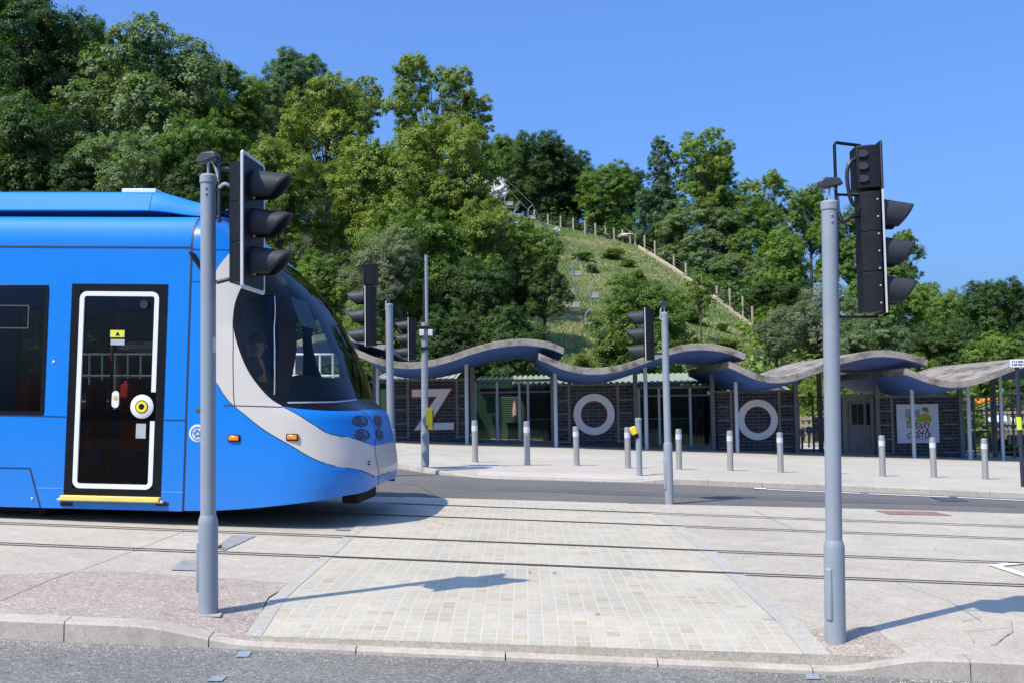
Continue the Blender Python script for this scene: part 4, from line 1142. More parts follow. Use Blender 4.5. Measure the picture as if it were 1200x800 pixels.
# white outline: rounded rectangle, open at the push button
def P(px, py): return tpx(px, py)
xo0, xo1, zo0, zo1 = P(92.5, 450).x, P(180.5, 450).x, Z(569.5, 136), Z(344.5, 136)
rc = 0.055
path = []
cx = P(180, 460)
zg1, zg0 = Z(459, 180), Z(493, 180)
def arc(cx_, cz, a0, a1): return [Vector((cx_ + rc * math.cos(R(a0 + (a1 - a0) * k / 6)), cz + rc * math.sin(R(a0 + (a1 - a0) * k / 6)))) for k in range(7)]
path = [Vector((xo1, zg1))] + arc(xo1 - rc, zo1 - rc, 0, 90) + arc(xo0 + rc, zo1 - rc, 90, 180) + arc(xo0 + rc, zo0 + rc, 180, 270) + arc(xo1 - rc, zo0 + rc, 270, 360) + [Vector((xo1, zg0))]
vs = []
for i, p in enumerate(path):
    tt = (path[min(i + 1, len(path) - 1)] - path[max(i - 1, 0)]).normalized(); n_ = Vector((-tt.y, tt.x)) * 0.025
    for q, yy in ((p - n_, y - .009), (p + n_, y - .009), (p + n_, y + .012), (p - n_, y + .012)): vs.append((q.x, yy, q.y))
b = MB(TM); b.add(vs, [(4 * i + k, 4 * i + (k + 1) % 4, 4 * i + 4 + (k + 1) % 4, 4 * i + 4 + k) for i in range(len(path) - 1) for k in range(4)])
b.build('white_outline', M['outline'], door, smooth=40)
c = P(167, 476)
ex, ez, ey = Vector((1, 0, 0)), Vector((0, 0, 1)), Vector((0, -1, 0))
b = MB(TM); b.lathe((c.x, y - .004, c.y), [(0.128, 0), (0.128, 0.012), (0.12, 0.018), (0.001, 0.018)], 36, (0, -1, 0)); bt = b.build('door_button', M['outline'], door, smooth=40)
b = MB(TM); b.annulus(Vector((c.x, y - .0235, c.y)), 0.062, 0.07, ex, ez, ey, .004, 36); b.lathe((c.x, y - .022, c.y), [(0.03, 0), (0.03, .008), (.001, .01)], 20, (0, -1, 0)); b.build('button_ring', M['tblack'], bt, smooth=40)
b = MB(TM); b.annulus(Vector((c.x, y - .0225, c.y)), 0.032, 0.06, ex, ez, ey, .006, 36); b.build('yellow_ring', M['yellow'], bt, smooth=40)
q = P(135.5, 467.5)
b = MB(TM); b.lathe((q.x, y - .002, q.y), [(0.001, .008), (0.04, .008), (0.042, 0)], 20, (0, -1, 0))
for k, v_ in enumerate(b.v): b.v[k] = Vector((v_.x, v_.y, q.y + (v_.z - q.y) + (0.05 if v_.z > q.y else -0.05)))
hs_ = b.build('wheelchair_button', M['outline'], door, smooth=40)
b = MB(TM); b.lathe((q.x, y - .012, q.y + .02), [(0.024, 0), (0.024, .004), (.001, .005)], 16, (0, -1, 0)); b.build('button_centre', simple('button_amber', (.6, .42, .08), .5), hs_, smooth=40)
a0, a1 = P(129, 395), P(146, 387); b = MB(TM); b.box2((a0.x, y - .001, a0.y), (a1.x, y + .01, a1.y)); st1 = b.build('yellow_sticker', simple('sticker_yellow', (.62, .6, .06), .6), door)
b = MB(TM); b.prism([(a0.x + .06, y - .003, a0.y + .015), (a0.x + .11, y - .003, a0.y + .015), (a0.x + .085, y - .003, a0.y + .06)], (0, .002, 0)); b.build('warning_triangle', M['tblack'], st1)
a0, a1 = P(129.5, 404), P(146, 397.5); b = MB(TM); b.box2((a0.x, y - .001, a0.y), (a1.x, y + .01, a1.y)); b.build('white_sticker', simple('sticker_grey', (.35, .37, .37), .6), door)
a0, a1 = P(159, 513), P(171, 496); b = MB(TM); b.box2((a0.x, y - .001, a0.y), (a1.x, y + .01, a1.y)); b.build('white_sticker', bpy.data.materials['sticker_grey'], door)
q = P(169.5, 357); b = MB(TM); b.lathe((q.x, y, q.y), [(0.045, 0), (0.045, .015), (.03, .016), (.025, .006), (.001, .006)], 24, (0, -1, 0)); b.build('door_lock', M['rubber'], door, smooth=40)
b = MB(TM); zz = Z(583.7, 136)
b.box2((dW0 - .01, y - .075, zz - .03), (dW1 + .01, y + .03, zz + .028)); o = b.build('step_nosing', M['step'], tram, bevel=.012)
for s_ in (dW0 - .02, dW1 + .02):
    b = MB(TM); b.box2((s_ - .03, y - .06, zz - .035), (s_ + .03, y + .01, zz - .005)); b.build('step_bracket', M['galv'], o, bevel=.006)
for px_ in (78, 190):
    q = P(px_, 590); b = MB(TM); b.box2((q.x - .07, y - .006, q.y - .02), (q.x + .07, y, q.y + .02)); b.build('step_hinge', M['under'], tram, bevel=.005)
# interior: floor, bulkhead, seats, poles
zfl = dZ0 + 0.03
b = MB(TM); b.box2((XL + .05, -HW + .05, zfl - .06), (XC + .75, HW - .05, zfl)); b.build('saloon_floor', M['inner'], tram)
b = MB(TM); b.box2((XC - .12, -HW + .06, zfl), (XC - .06, HW - .06, z_gap - .07)); b.build('cab_bulkhead', M['inner'], tram)
for xs, yy in ((dW0 + .42, -.38), (dW0 + .86, -.3), (dW0 + .25, 0.75), (dW0 + .25, 0.3), (dW0 + .75, .75), (dW0 - .55, -.8), (dW0 - .55, -.35), (dW0 - 1.5, -.8), (dW0 - 1.5, -.35), (dW0 - .55, .75), (dW0 - 1.5, .75)):
    b = MB(TM); b.box((xs, yy, zfl + .45), (.42, .42, .09)); b.box((xs - .2, yy, zfl + .82), (.09, .42, .75)); b.ball((xs - .2, yy, zfl + 1.2), (.05, .2, .08)); s_ = b.build('passenger_seat', M['red_seat'], tram, bevel=.03)
    b = MB(TM); b.box((xs, yy, zfl + .2), (.1, .3, .4)); b.build('seat_base', M['rubber'], s_)
b = MB(TM); b.tube([(dW0 + .16, -.8, zfl), (dW0 + .16, -.8, z_gap)], .017, 10); b.tube([(dW1 - .2, -.8, zfl), (dW1 - .2, -.8, z_gap)], .017, 10); b.build('grab_pole', simple('red_pole', (.35, .03, .02), .4), tram)
# cab desk, seat and pillar
q0, q1 = tpx(352, 446, -.3), tpx(424, 470, -.3)
zd = tpx(380, 462, -.3).y
b = MB(TM); b.prism([(q0.x - .05, -.95, zfl), (q1.x - .3, -.95, zfl), (q1.x - .3, -.95, zd - .02), (q0.x + .45, -.95, zd), (q0.x + .18, -.95, zd + .22), (q0.x, -.95, zd + .18)], (0, 1.9, 0)); b.build('driving_desk', M['inner'], tram, bevel=.03)
sx_ = tpx(292, 440, -.3).x; zs_ = tpx(290, 480, -.3).y
b = MB(TM); b.box((sx_ + .05, 0, zs_), (.5, .48, .12)); b.box((sx_ - .22, 0, zs_ + .42), (.14, .46, .8), Matrix.Rotation(R(-8), 4, 'Y')); b.box((sx_ - .3, 0, zs_ + .95), (.1, .26, .2)); ds = b.build('driver_seat', M['rubber'], tram, bevel=.05)
b = MB(TM); b.tube([(sx_ + .02, 0, zfl), (sx_ + .02, 0, zs_)], .08, 12); b.build('seat_column', M['under'], ds)
q0, q1 = tpx(337, 475, -.2), tpx(349, 421, -.2)
b = MB(TM); b.tube([(q0.x, -.5, q0.y), ((q0.x + q1.x) / 2 + .03, -.5, (q0.y + q1.y) / 2), (q1.x, -.5, q1.y)], .028, 10); b.build('grab_handle', bpy.data.materials['red_pole'], tram)
q0 = tpx(350, 366, -.75)
b = MB(TM); b.box((q0.x, -.55, q0.y), (.015, .7, .36), Matrix.Rotation(R(-24), 4, 'Y')); b.build('sun_blind', simple('blind_grey', (.34, .38, .38), .7), tram)
# under the body: bogie, skirts and coupler box
b = MB(TM); b.box2((XL + .1, -1.0, zb0 - .02), (XC + .7, 1.0, zb0 + .1)); b.box2((tpx(-30, 590).x, -1.1, zb0 - .09), (tpx(12, 590).x, -.6, zb0 + .02)); b.tube([(tpx(28, 600).x, -1.15, zb0 - .06), (tpx(28, 600).x, -.9, zb0 - .06)], .07, 12)
b.tube([(tpx(20, 600).x, -1.15, zb0 - .06), (tpx(20, 600).x, -.9, zb0 - .06)], .05, 12); b.build('underframe', M['under'], tram)
for xw in (-120, -30):
    for yy in (-.7, .7):
        xx = tpx(xw, 595).x; b = MB(TM); b.lathe((xx, yy - .06, .3), [(.001, 0), (.29, 0), (.3, .02), (.3, .1), (.32, .11), (.32, .13), (.001, .13)], 28, (0, 1, 0)); b.build('wheel', M['rail'], tram)
q0, q1 = tpx(408, 580, -.6), tpx(438, 590, -.6)
b = MB(TM); b.box2((q0.x - .1, -.5, zb0 + .03), (q1.x - .2, .5, zb0 + .3)); b.build('coupler_box', simple('brown_coupler', (.03, .02, .012), .9), tram, bevel=.03)

# ---- the driver: one skinned body with clothes and hair as children
def skin_fig(name, verts, edges, radii, mat, parent, root=0, sub=2, M4=None):
    me = bpy.data.meshes.new(name); me.from_pydata([tuple(v) for v in verts], edges, [])
    o = bpy.data.objects.new(name, me); col.objects.link(o)
    md = o.modifiers.new('skin', 'SKIN'); md.use_smooth_shade = True
    for i, r in enumerate(radii):
        d = me.skin_vertices[0].data[i]; d.radius = (r, r) if not isinstance(r, tuple) else r; d.use_root = (i == root)
    s = o.modifiers.new('sub', 'SUBSURF'); s.levels = s.render_levels = sub
    me.materials.append(mat)
    bpy.context.view_layer.update()
    em = bpy.data.meshes.new_from_object(o.evaluated_get(bpy.context.evaluated_depsgraph_get()))
    bpy.data.objects.remove(o)
    if M4: em.transform(M4)
    em.materials.clear(); em.materials.append(mat)
    return em
M['skin'] = simple('skin', (.42, .25, .18), .55); M['navy'] = simple('navy_cloth', (.012, .015, .03), .85)
M['hivis'] = simple('orange_hi_vis', (.85, .16, .02), .7); M['hair'] = simple('dark_hair', (.02, .014, .01), .6)
px0 = TM @ Vector((sx_, 0, zs_ + .08))
driver = empty('person', Matrix.Translation(px0) @ TM.to_3x3().to_4x4(), 'driver seated in the tram cab wearing an orange hi-vis vest', 'person')
DW = wm(driver)
bv = [(0, 0, .06), (-.02, 0, .2), (-.05, 0, .36), (-.05, 0, .48), (-.03, 0, .56), (-.01, 0, .63), (.0, 0, .72), (.0, 0, .78),
      (-.04, -.17, .46), (.05, -.24, .22), (.3, -.2, .2), (.38, -.19, .2), (-.04, .17, .46), (.05, .24, .22), (.3, .2, .2), (.38, .19, .2),
      (.06, -.1, .05), (.44, -.13, .08), (.46, -.13, -.34), (.58, -.13, -.37), (.06, .1, .05), (.44, .13, .08), (.46, .13, -.34), (.58, .13, -.37)]
be = [(0, 1), (1, 2), (2, 3), (3, 4), (4, 5), (5, 6), (6, 7), (3, 8), (8, 9), (9, 10), (10, 11), (3, 12), (12, 13), (13, 14), (14, 15), (0, 16), (16, 17), (17, 18), (18, 19), (0, 20), (20, 21), (21, 22), (22, 23)]
br = [.14, .14, .16, .12, .055, .075, .095, .06, .075, .055, .04, .035, .075, .055, .04, .035, .095, .07, .055, .04, .095, .07, .055, .04]
em = skin_fig('body', bv, be, br, M['navy'], driver)
for p in em.polygons:
    pass
em.materials.append(M['skin'])
for p in em.polygons:
    if p.center.z > .56 or p.center.x > .33 and p.center.z > .12: p.material_index = 1
o = bpy.data.objects.new('body', em); col.objects.link(o); o.parent = driver
em = skin_fig('hi_vis_vest', bv[:4] + [(-.04, -.15, .47), (-.04, .15, .47)], [(0, 1), (1, 2), (2, 3), (3, 4), (3, 5)], [.15, .17, .185, .14, .105, .105], M['hivis'], driver)
o = bpy.data.objects.new('hi_vis_vest', em); col.objects.link(o); o.parent = driver
for (c, r_, nm, mt) in (((-.02, 0, .765), (.105, .095, .085), 'hair', 'hair'), ((.09, 0, .69), (.02, .015, .025), 'nose', 'skin')):
    b = MB(DW); b.ball(c, r_, 14, 9); b.build(nm, M[mt], driver, smooth=80)
for s_ in (-1, 1):
    b = MB(DW); b.ball((.085, .035 * s_, .715), (.012, .015, .01), 8, 6); b.build('eye', M['tblack'], driver, smooth=80)
    b = MB(DW); b.ball((0, .098 * s_, .7), (.025, .012, .035), 8, 6); b.build('ear', M['skin'], driver, smooth=80)
    b = MB(DW)
    for f_ in range(4): b.tube([(.38, .19 * s_ + (f_ - 1.5) * .02, .2), (.42, .19 * s_ + (f_ - 1.5) * .021, .19), (.44, .19 * s_ + (f_ - 1.5) * .021, .165)], [.011, .01, .008], 6)
    b.tube([(.36, .165 * s_, .2), (.39, .14 * s_, .19), (.41, .135 * s_, .18)], [.012, .011, .009], 6)
    b.build('fingers', M['skin'], driver, smooth=80)
# ------------------------------------------------------------------ zoo entrance
M['brick'] = slate_brick()
M['plinth'] = simple('dark_plinth', (0.05, 0.052, 0.06), 0.8, 0, 0.25, 3, 0.3)
M['cframe'] = simple('pale_frame_concrete', (0.2, 0.19, 0.17), 0.8, 0, 0.15, 4)
M['canopy'] = board_concrete('weathered_concrete', (0.25, 0.222, 0.19))
M['soffit'] = simple('blue_soffit_paint', (0.04, 0.098, 0.31), 0.6, 0, 0.2, 1.2)
M['post'] = simple('pale_post_paint', (0.36, 0.42, 0.46), 0.5, 0, 0.06, 3)
M['post_d'] = simple('dark_post_paint', (0.12, 0.125, 0.13), 0.5)
M['letter'] = simple('letter_grey', (0.8, 0.79, 0.76), 0.55, 0, 0.05, 3)
M['letter_red'] = simple('letter_red_edge', (0.33, 0.012, 0.02), 0.5)
M['roof_green'] = simple('pale_green_metal', (0.25, 0.30, 0.215), 0.55, 0, 0.1, 2)
M['roof_white'] = simple('translucent_roof_sheet', (0.42, 0.44, 0.36), 0.5, 0, 0.12, 2)
M['green'] = simple('dark_green_paint', (0.018, 0.055, 0.03), 0.6, 0, 0.2, 3)
M['bin'] = simple('green_bin_plastic', (0.03, 0.12, 0.035), 0.5)
M['shopglass'] = glass('shop_glass', (0.7, 0.76, 0.74), 0.3, 0.05)
M['dark'] = simple('dark_interior', (0.02, 0.022, 0.024), 0.8)
M['wood'] = simple('weathered_wood', (0.30, 0.25, 0.18), 0.85, 0, 0.25, 5)
YW = 36.0; YP = 33.6
def wall(label, x0, x1, top, base, bays, shelf_l, shelf_r, shelf_y, plx=None, nm='brick_wall'):
    """dark brick entrance wall: body, framed side bays with pale shelves, plinth"""
    e = empty(nm, at((x0 + x1) / 2, base, YW), label, 'wall', 'dark brick walls of the entrance')
    a, c = at(x0, base, YW), at(x1, top, YW)
    zt, zb = at((x0 + x1) / 2, top, YW).z, at((x0 + x1) / 2, base, YW).z
    zg = min(pav(a.x, YW), pav(c.x, YW)) - 0.2
    w = MB(); w.box2((a.x, YW, zb - .03), (c.x, YW + 0.45, zt)); w.build('brick_face', M['brick'], e)
    pl = plx or (x0, x1); pa, pc = at(pl[0], base, YW - .12), at(pl[1], base, YW - .12)
    w = MB(); w.box2((pa.x, YW - .1, zg), (pc.x, YW + 0.5, zb)); w.build('plinth', M['plinth'], e, bevel=.02)
    w = MB(); w.box2((a.x - .03, YW - .06, zt), (c.x + .03, YW + .5, zt + .07)); w.build('coping', M['cframe'], e)
    for px_ in bays:
        q = at(px_, (top + base) / 2, YW - .03).x; w = MB(); w.box2((q - .045, YW - .06, zb + .002), (q + .045, YW + .05, zt - .002)); w.build('frame_post', M['cframe'], e)
    for (xa, xb) in (shelf_l, shelf_r):
        if xa is None: continue
        qa, qb = at(xa, 480, YW - .05).x, at(xb, 480, YW - .05).x
        for yy in shelf_y:
            z = at((x0 + x1) / 2, yy, YW - .05).z; w = MB(); w.box2((qa, YW - .085, z - .028), (qb, YW + .02, z + .028)); w.build('shelf_bar', M['cframe'], e)
    return e
wall('dark brick wall carrying the big grey letter Z', 461, 550, 446, 514.5, (478.3, 535.7), (461, 477.2), (536.8, 550), (463.5, 479, 496, 512))
wall('dark brick wall carrying the letter O between the two glazed openings', 653.5, 745, 451.5, 518.5, (667, 724.2), (654, 666), (725.5, 744), (468.5, 484, 502, 517))
wall('dark brick wall carrying the last letter O, beside the view into the zoo grounds', 841, 934, 459, 526, (857, 913.5), (841.5, 856), (914.5, 933.5), (475.5, 491.5, 508, 523.5), (840, 939))
wall('dark brick wall with the white zoo and castle logo board', 1027, 1126, 465, 530.5, (1030, 1045.5), (1031, 1044.5), (1104, 1126), (480.5, 497, 513.5, 530), (1026, 1128))
YL = YW - 0.05
def letter(label, poly, kind):
    pts = [at(a, b_, YL) for a, b_ in poly]
    c = sum(pts, Vector()) / len(pts)
    e = empty('letter_sign', c, label, 'letter sign', 'big letters on the entrance walls')
    out = []
    n = len(pts)
    for i in range(n):
        p, q, r_ = pts[i - 1], pts[i], pts[(i + 1) % n]
        d1 = (q - p).normalized(); d2 = (r_ - q).normalized()
        n1 = Vector((d1.z, 0, -d1.x)); n2 = Vector((d2.z, 0, -d2.x)); m = (n1 + n2); k = m.dot(n1)
        out.append(q + m / max(k, .35) * 0.04 * kind)
    b = MB(); b.prism(out, (0, .045, 0)); b.build('letter_outline', M['letter_red'], e)
    b = MB(); b.prism([p - Vector((0, .022, 0)) for p in pts], (0, .03, 0)); b.build('letter_face', M['letter'], e)
zp = [(482.7, 456.2), (528.9, 455), (504, 495.2), (531.8, 494.6), (531.8, 502.8), (485.5, 503.6), (511.8, 464), (482.7, 464.6)]
letter('big grey letter Z with a red edge on the dark brick wall', zp, -1)
for (cx_, cy, r0, r1, lab) in ((696.2, 485, 15.6, 24, 'big grey ring letter O beside the short push button post'), (887.8, 491.3, 15.6, 23.6, 'big grey ring letter O nearest the view into the zoo grounds')):
    c = at(cx_, cy, YL); k = YL / F
    e = empty('letter_sign', c, lab, 'letter sign', 'big letters on the entrance walls')
    ex, ez, ey = Vector((1, 0, 0)), Vector((0, 0, 1)), Vector((0, -1, 0))
    b = MB(); b.annulus(c + Vector((0, .045, 0)), (r0 - .9) * k, (r1 + 0.7) * k, ex, ez, ey, .045, 64); b.build('letter_outline', M['letter_red'], e)
    b = MB(); b.annulus(c, r0 * k, r1 * k, ex, ez, ey, .022, 64); b.build('letter_face', M['letter'], e)
# logo board
a, c = at(1052, 519, YL - .05), at(1099.5, 472.5, YL - .05)
e = empty('logo_board', (a + c) / 2, 'square white board with trees, an orange animal and the words DUDLEY ZOO & CASTLE', 'sign board')
zt, zb = c.z, a.z; W_ = c.x - a.x; H_ = zt - zb; cx_ = (a.x + c.x) / 2; cz = (zt + zb) / 2
M['board'] = simple('pale_board', (0.62, 0.64, 0.74), 0.5, 0, 0.04, 2)
b = MB(); b.box((cx_, YL - .02, cz), (W_, .05, H_)); bo = b.build('board', M['board'], e, bevel=.01)
yb = YL - .047
def lp2(u, v): return Vector((cx_ + (u - .5) * W_, yb, zt - v * H_))
ink = simple('logo_ink', (.02, .02, .035), .6); red = simple('logo_red', (.45, .06, .05), .6); grn = simple('logo_green', (.3, .42, .03), .6); dgr = simple('logo_dark_green', (.09, .2, .03), .6); org = simple('logo_orange', (.62, .3, .03), .6); gry = simple('logo_grey', (.3, .32, .4), .6)
def flat(name, pts, mat, d): b = MB(); b.prism([lp2(*p) + Vector((0, -d, 0)) for p in pts], (0, .002, 0)); return b.build(name, mat, bo, smooth=0)
flat('castle_shape', [(.21, .12), (.25, .12), (.25, .14), (.28, .14), (.28, .12), (.32, .12), (.32, .15), (.42, .15), (.42, .13), (.46, .13), (.46, .15), (.5, .15), (.5, .13), (.56, .13), (.56, .34), (.21, .34)], gry, .001)
cir = lambda u, v, r_, ry=None: [(u + r_ * math.cos(k * .3142), v + (ry or r_) * math.sin(k * .3142)) for k in range(20)]
flat('hill_shape', [(.22, .46), (.22, .42), (.32, .38), (.44, .4), (.52, .3), (.62, .27), (.7, .33), (.76, .29), (.82, .3), (.82, .46)], grn, .004)
flat('tree_shape', cir(.34, .36, .06, .05), dgr, .007); flat('tree_shape', cir(.68, .14, .075, .06), dgr, .007)
flat('animal_shape', [(.69, .44), (.69, .33), (.6, .24), (.61, .22), (.7, .26), (.74, .16), (.77, .17), (.76, .25), (.75, .34), (.74, .46)], org, .010)
RX = Matrix.Rotation(R(90), 4, 'X')
def word(t, u, v, wd, mat, h): 
    p = lp2(u, v); return text_obj(t, 'lettering', h, Matrix.Translation(p + Vector((0, -.006, 0))) @ RX, mat, bo, .003, .004, wd)
word('DUDLEY', .52, .545, .56 * W_, ink, .23); word('ZOO', .47, .68, .33 * W_, red, .23); word('&', .715, .68, .085 * W_, ink, .22); word('CASTLE', .52, .81, .58 * W_, ink, .23)
b = MB(); p, q = lp2(.23, .905), lp2(.8, .895); b.box2((p.x, yb - .004, p.z), (q.x, yb, q.z)); b.build('small_print_line', ink, bo)

# ---- wave canopies
def canopy(label, pts, posts, rear, Yf=31.9, Yb=39.5):
    P = spline([at(a, b_, Yf) for a, b_ in pts], 8); n = len(P)
    e = empty('wave_canopy', (P[n // 2].x, Yf, P[n // 2].z), label, 'canopy', 'overlapping wave canopies of the entrance')
    th = 0.2; vs = []; ny = 7
    def und(i, q):       # underside depth below the top at fraction q of the way back
        t = i / (n - 1); ed = min(1, min(t, 1 - t) / 0.14)
        return th + (0.22 * math.sin(min(1, q * 2.2) * math.pi / 2) * ed) * (1 if q < .5 else (1 - q) * 2 * .7 + .3)
    # shell: top and edge faces
    b = MB()
    for p in P: vs += [(p.x, Yf, p.z - th), (p.x, Yf, p.z - .012), (p.x, Yf + .02, p.z), (p.x, Yb, p.z), (p.x, Yb, p.z - th - .02)]
    fs = [(5 * i + k, 5 * i + k + 1, 5 * i + 6 + k, 5 * i + 5 + k) for i in range(n - 1) for k in range(4)]
    b.add(vs, fs)
    for i in (0, n - 1):
        p = P[i]; b.add([(p.x, Yf, p.z - th), (p.x, Yf, p.z), (p.x, Yb, p.z), (p.x, Yb, p.z - th - .02)], [(0, 1, 2, 3)])
    b.build('roof_slab', M['canopy'], e, smooth=35)
    vs = []
    for i, p in enumerate(P):
        for j in range(ny + 1):
            q = j / ny; vs.append((p.x, Yf + .012 + (Yb - Yf - .02) * q, p.z - und(i, q) + .002))
    b = MB(); b.add(vs, [(i * (ny + 1) + j, i * (ny + 1) + j + 1, (i + 1) * (ny + 1) + j + 1, (i + 1) * (ny + 1) + j) for i in range(n - 1) for j in range(ny)])
    b.build('soffit', M['soffit'], e, smooth=60)
    def zat(x):
        for p, q in zip(P, P[1:]):
            if p.x <= x <= q.x: return p.z + (q.z - p.z) * (x - p.x) / (q.x - p.x)
        return min(P[0].z, P[-1].z)
    for (px_, py, rr) in posts:
        g = at(px_, py, YP); b = MB(); b.tube([(g.x, YP, pav(g.x, YP) - .1), (g.x, YP, zat(g.x) - th - .12)], .062 * rr, 14); b.build('post', M['post'], e)
    for (px_, yy) in rear:
        g = at(px_, 515, yy); b = MB(); b.box2((g.x - .07, yy - .07, pav(g.x, yy) - .1), (g.x + .07, yy + .07, zat(g.x) - th - .06)); b.build('rear_post', M['post_d'], e)
    return e
canopy('wave canopy farthest along, mostly behind the tram', [(140, 402), (170, 400), (200, 404), (235, 414), (268, 418), (305, 414), (345, 400), (375, 392), (400, 391), (425, 395), (452, 403)], [(252, 515, 1), (330, 515, 1)], [(440, 35.5)])
canopy('wave canopy above the letter Z, its crest over the entrance doors', [(411, 406), (425, 412), (440, 418), (460, 422.5), (482, 424), (505, 421.5), (530, 415), (555, 406.5), (580, 400), (605, 397), (625, 397.5), (645, 401), (661, 407.5)], [(443, 517, .9), (547.5, 522, 1)], [(554.5, 35.6), (648.5, 35.6)])
canopy('wave canopy above the middle letter O', [(631, 413), (645, 419), (660, 425), (680, 429.5), (700, 430.5), (722, 428), (745, 421.5), (770, 412.5), (795, 405), (815, 402.3), (835, 403), (855, 407), (874, 414)], [(652, 525, 1), (758, 527, 1)], [(745.8, 35.6), (836, 35.6)])
canopy('wave canopy above the last letter O, pale top showing', [(855, 423), (872, 431), (890, 438), (907, 440.5), (925, 439), (945, 433.5), (965, 426.5), (985, 419), (1005, 413.5), (1022, 410.5), (1040, 410.2), (1058, 412.5), (1075, 417), (1087, 421)], [(864.5, 532.5, 1)], [(934, 35.6), (962, 37.5), (1029, 35.6)])
canopy('wave canopy over the logo board, at the lower end of the entrance', [(1062, 431), (1080, 438), (1098, 443.5), (1115, 446), (1132, 445), (1150, 440.5), (1168, 434), (1186, 427), (1204, 421), (1224, 417), (1246, 416), (1270, 419), (1300, 429)], [(1071.5, 537, 1), (1137.5, 541, 1), (1176, 541, .8)], [(1127, 35.6), (1166, 37)])

# ---- glazed screens in the openings
def screen(label, px0, px1, top, base, mull, rails=(), nm='glass_screen', glassed=True):
    e = empty(nm, at((px0 + px1) / 2, base, YW + .2), label, 'entrance screen')
    Y = YW + .2; a, c = at(px0, base, Y), at(px1, top, Y); z0 = pav(a.x, Y) + .02; zt = at((px0 + px1) / 2, top, Y).z; zb = at((px0 + px1) / 2, base, Y).z
    f_ = MB(); f_.box2((a.x, Y - .05, zt - .08), (c.x, Y + .05, zt)); f_.build('head_rail', M['post_d'], e)
    f_ = MB(); f_.box2((a.x, Y - .05, min(z0, zb) - .25), (c.x, Y + .05, zb + .08)); f_.build('bottom_rail', M['post_d'], e)
    for m_ in mull:
        x_ = at(m_, 490, Y).x; b = MB(); b.box2((x_ - .04, Y - .06, zb + .081), (x_ + .04, Y + .06, zt - .081)); b.build('mullion', M['post'], e)
    for r_ in rails:
        z_ = at((px0 + px1) / 2, r_, Y).z; b = MB(); b.box2((a.x, Y - .035, z_ - .03), (c.x, Y + .035, z_ + .03)); b.build('rail', M['post_d'], e)
    if glassed:
        b = MB(); b.box2((a.x, Y - .006, zb + .08), (c.x, Y + .006, zt - .08)); b.build('pane', M['shopglass'], e)
    return e
screen('glazed entrance screen between the letter Z and the first O', 556, 648, 444, 519, (557, 583, 609, 619), (459,))
screen('glazed entrance screen between the two letter Os', 748, 837, 452, 524, (749, 772.5, 809, 834.5), (463,))
# ticket building behind with a corrugated pale green roof
def corr_roof(b, x0, x1, y0, z0, y1, z1, pitch=.22, amp=.03):
    n = int((x1 - x0) / (pitch / 4)); vs = []
    for i in range(n + 1):
        x = x0 + (x1 - x0) * i / n; h = amp * (1 if (i // 2) % 2 else -1)
        vs += [(x, y0, z0 + h), (x, y1, z1 + h), (x, y0, z0 + h - .05), ]
    b.add(vs, [(3 * i, 3 * i + 1, 3 * i + 4, 3 * i + 3) for i in range(n)] + [(3 * i, 3 * i + 3, 3 * i + 5, 3 * i + 2) for i in range(n)])
def shed(label, px0, px1, eave, ridge, Y0, Y1, wallmat, roofmat, name='ticket_building', wset=4):
    a, c = at(px0, eave, Y0), at(px1, eave, Y0); zi = at((px0 + px1) / 2, eave, Y0).z; zr = at((px0 + px1) / 2, ridge, Y1).z
    e = empty(name, ((a.x + c.x) / 2, Y0, pav(a.x, Y0)), label, 'building')
    b = MB(); b.box2((a.x, Y0 + wset, pav(a.x, 44) - .8), (c.x, Y1, zi - .05)); b.build('wall', wallmat, e)
    b = MB(); corr_roof(b, a.x, c.x, Y0, zi, Y1, zr); b.build('roof', roofmat, e, smooth=0)
    b = MB(); b.box2((a.x, Y0 + .02, zi - .28), (c.x, Y0 + .1, zi - .06)); b.build('fascia', M['green'], e)
    return e
e = shed('green ticket building with a pale corrugated roof behind the entrance glazing', 600, 852, 450, 438, 38.4, 45, M['green'], M['roof_green'])
for (p0, p1, y0_, y1_, mt) in ((676 - 60, 640, 455, 500, 'dark'), (675, 735, 470, 520, 'dark'), (765, 805, 465, 505, 'dark'), (810, 832, 462, 519, 'dark')):
    a, c = at(p0, y1_, 42.35), at(p1, y0_, 42.35); b = MB(); b.box2((a.x, 42.33, a.z), (c.x, 42.4, c.z)); w = b.build('window', M['tblack'], e)
    b = MB(); b.box2((a.x - .05, 42.3, a.z - .05), (c.x + .05, 42.34, a.z)); b.build('sill', M['cframe'], w)
e = shed('low shed with a pale ribbed roof behind the letter Z', 430, 532, 446, 436, 38.6, 44, M['green'], M['roof_white'], 'shed')
e = shed('dark green kiosk standing deeper inside between Z and the first O', 556, 602, 446, 441, 41.5, 46, M['green'], M['green'], 'kiosk', .5)
# slatted green wall with bin and board in front
def slats(nm, label, px0, px1, top, base, Y, mat):
    a, c = at(px0, base, Y), at(px1, top, Y); e = empty(nm, ((a.x + c.x) / 2, Y, a.z), label, 'wall')
    b = MB(); n = 22
    for k in range(n):
        z = a.z + (c.z - a.z) * k / n; h = (c.z - a.z) / n; b.prism([(a.x, Y, z), (a.x, Y - .03, z + .01), (a.x, Y, z + h - .004), (a.x, Y + .05, z + h - .004), (a.x, Y + .05, z)], (c.x - a.x, 0, 0))
    b.build('slat_panel', mat, e)
    b = MB(); b.box2((a.x - .08, Y - .04, a.z - .1), (a.x, Y + .06, c.z)); b.box2((c.x, Y - .04, a.z - .1), (c.x + .08, Y + .06, c.z)); b.build('panel_frame', M['green'], e)
M['slat'] = simple('green_slats', (0.045, 0.1, 0.05), 0.6)
slats('slatted_wall', 'green slatted wall behind the wheelie bin', 588, 613, 464, 512, 41.0, M['slat'])
base = at(601, 513.5, 40.2); 
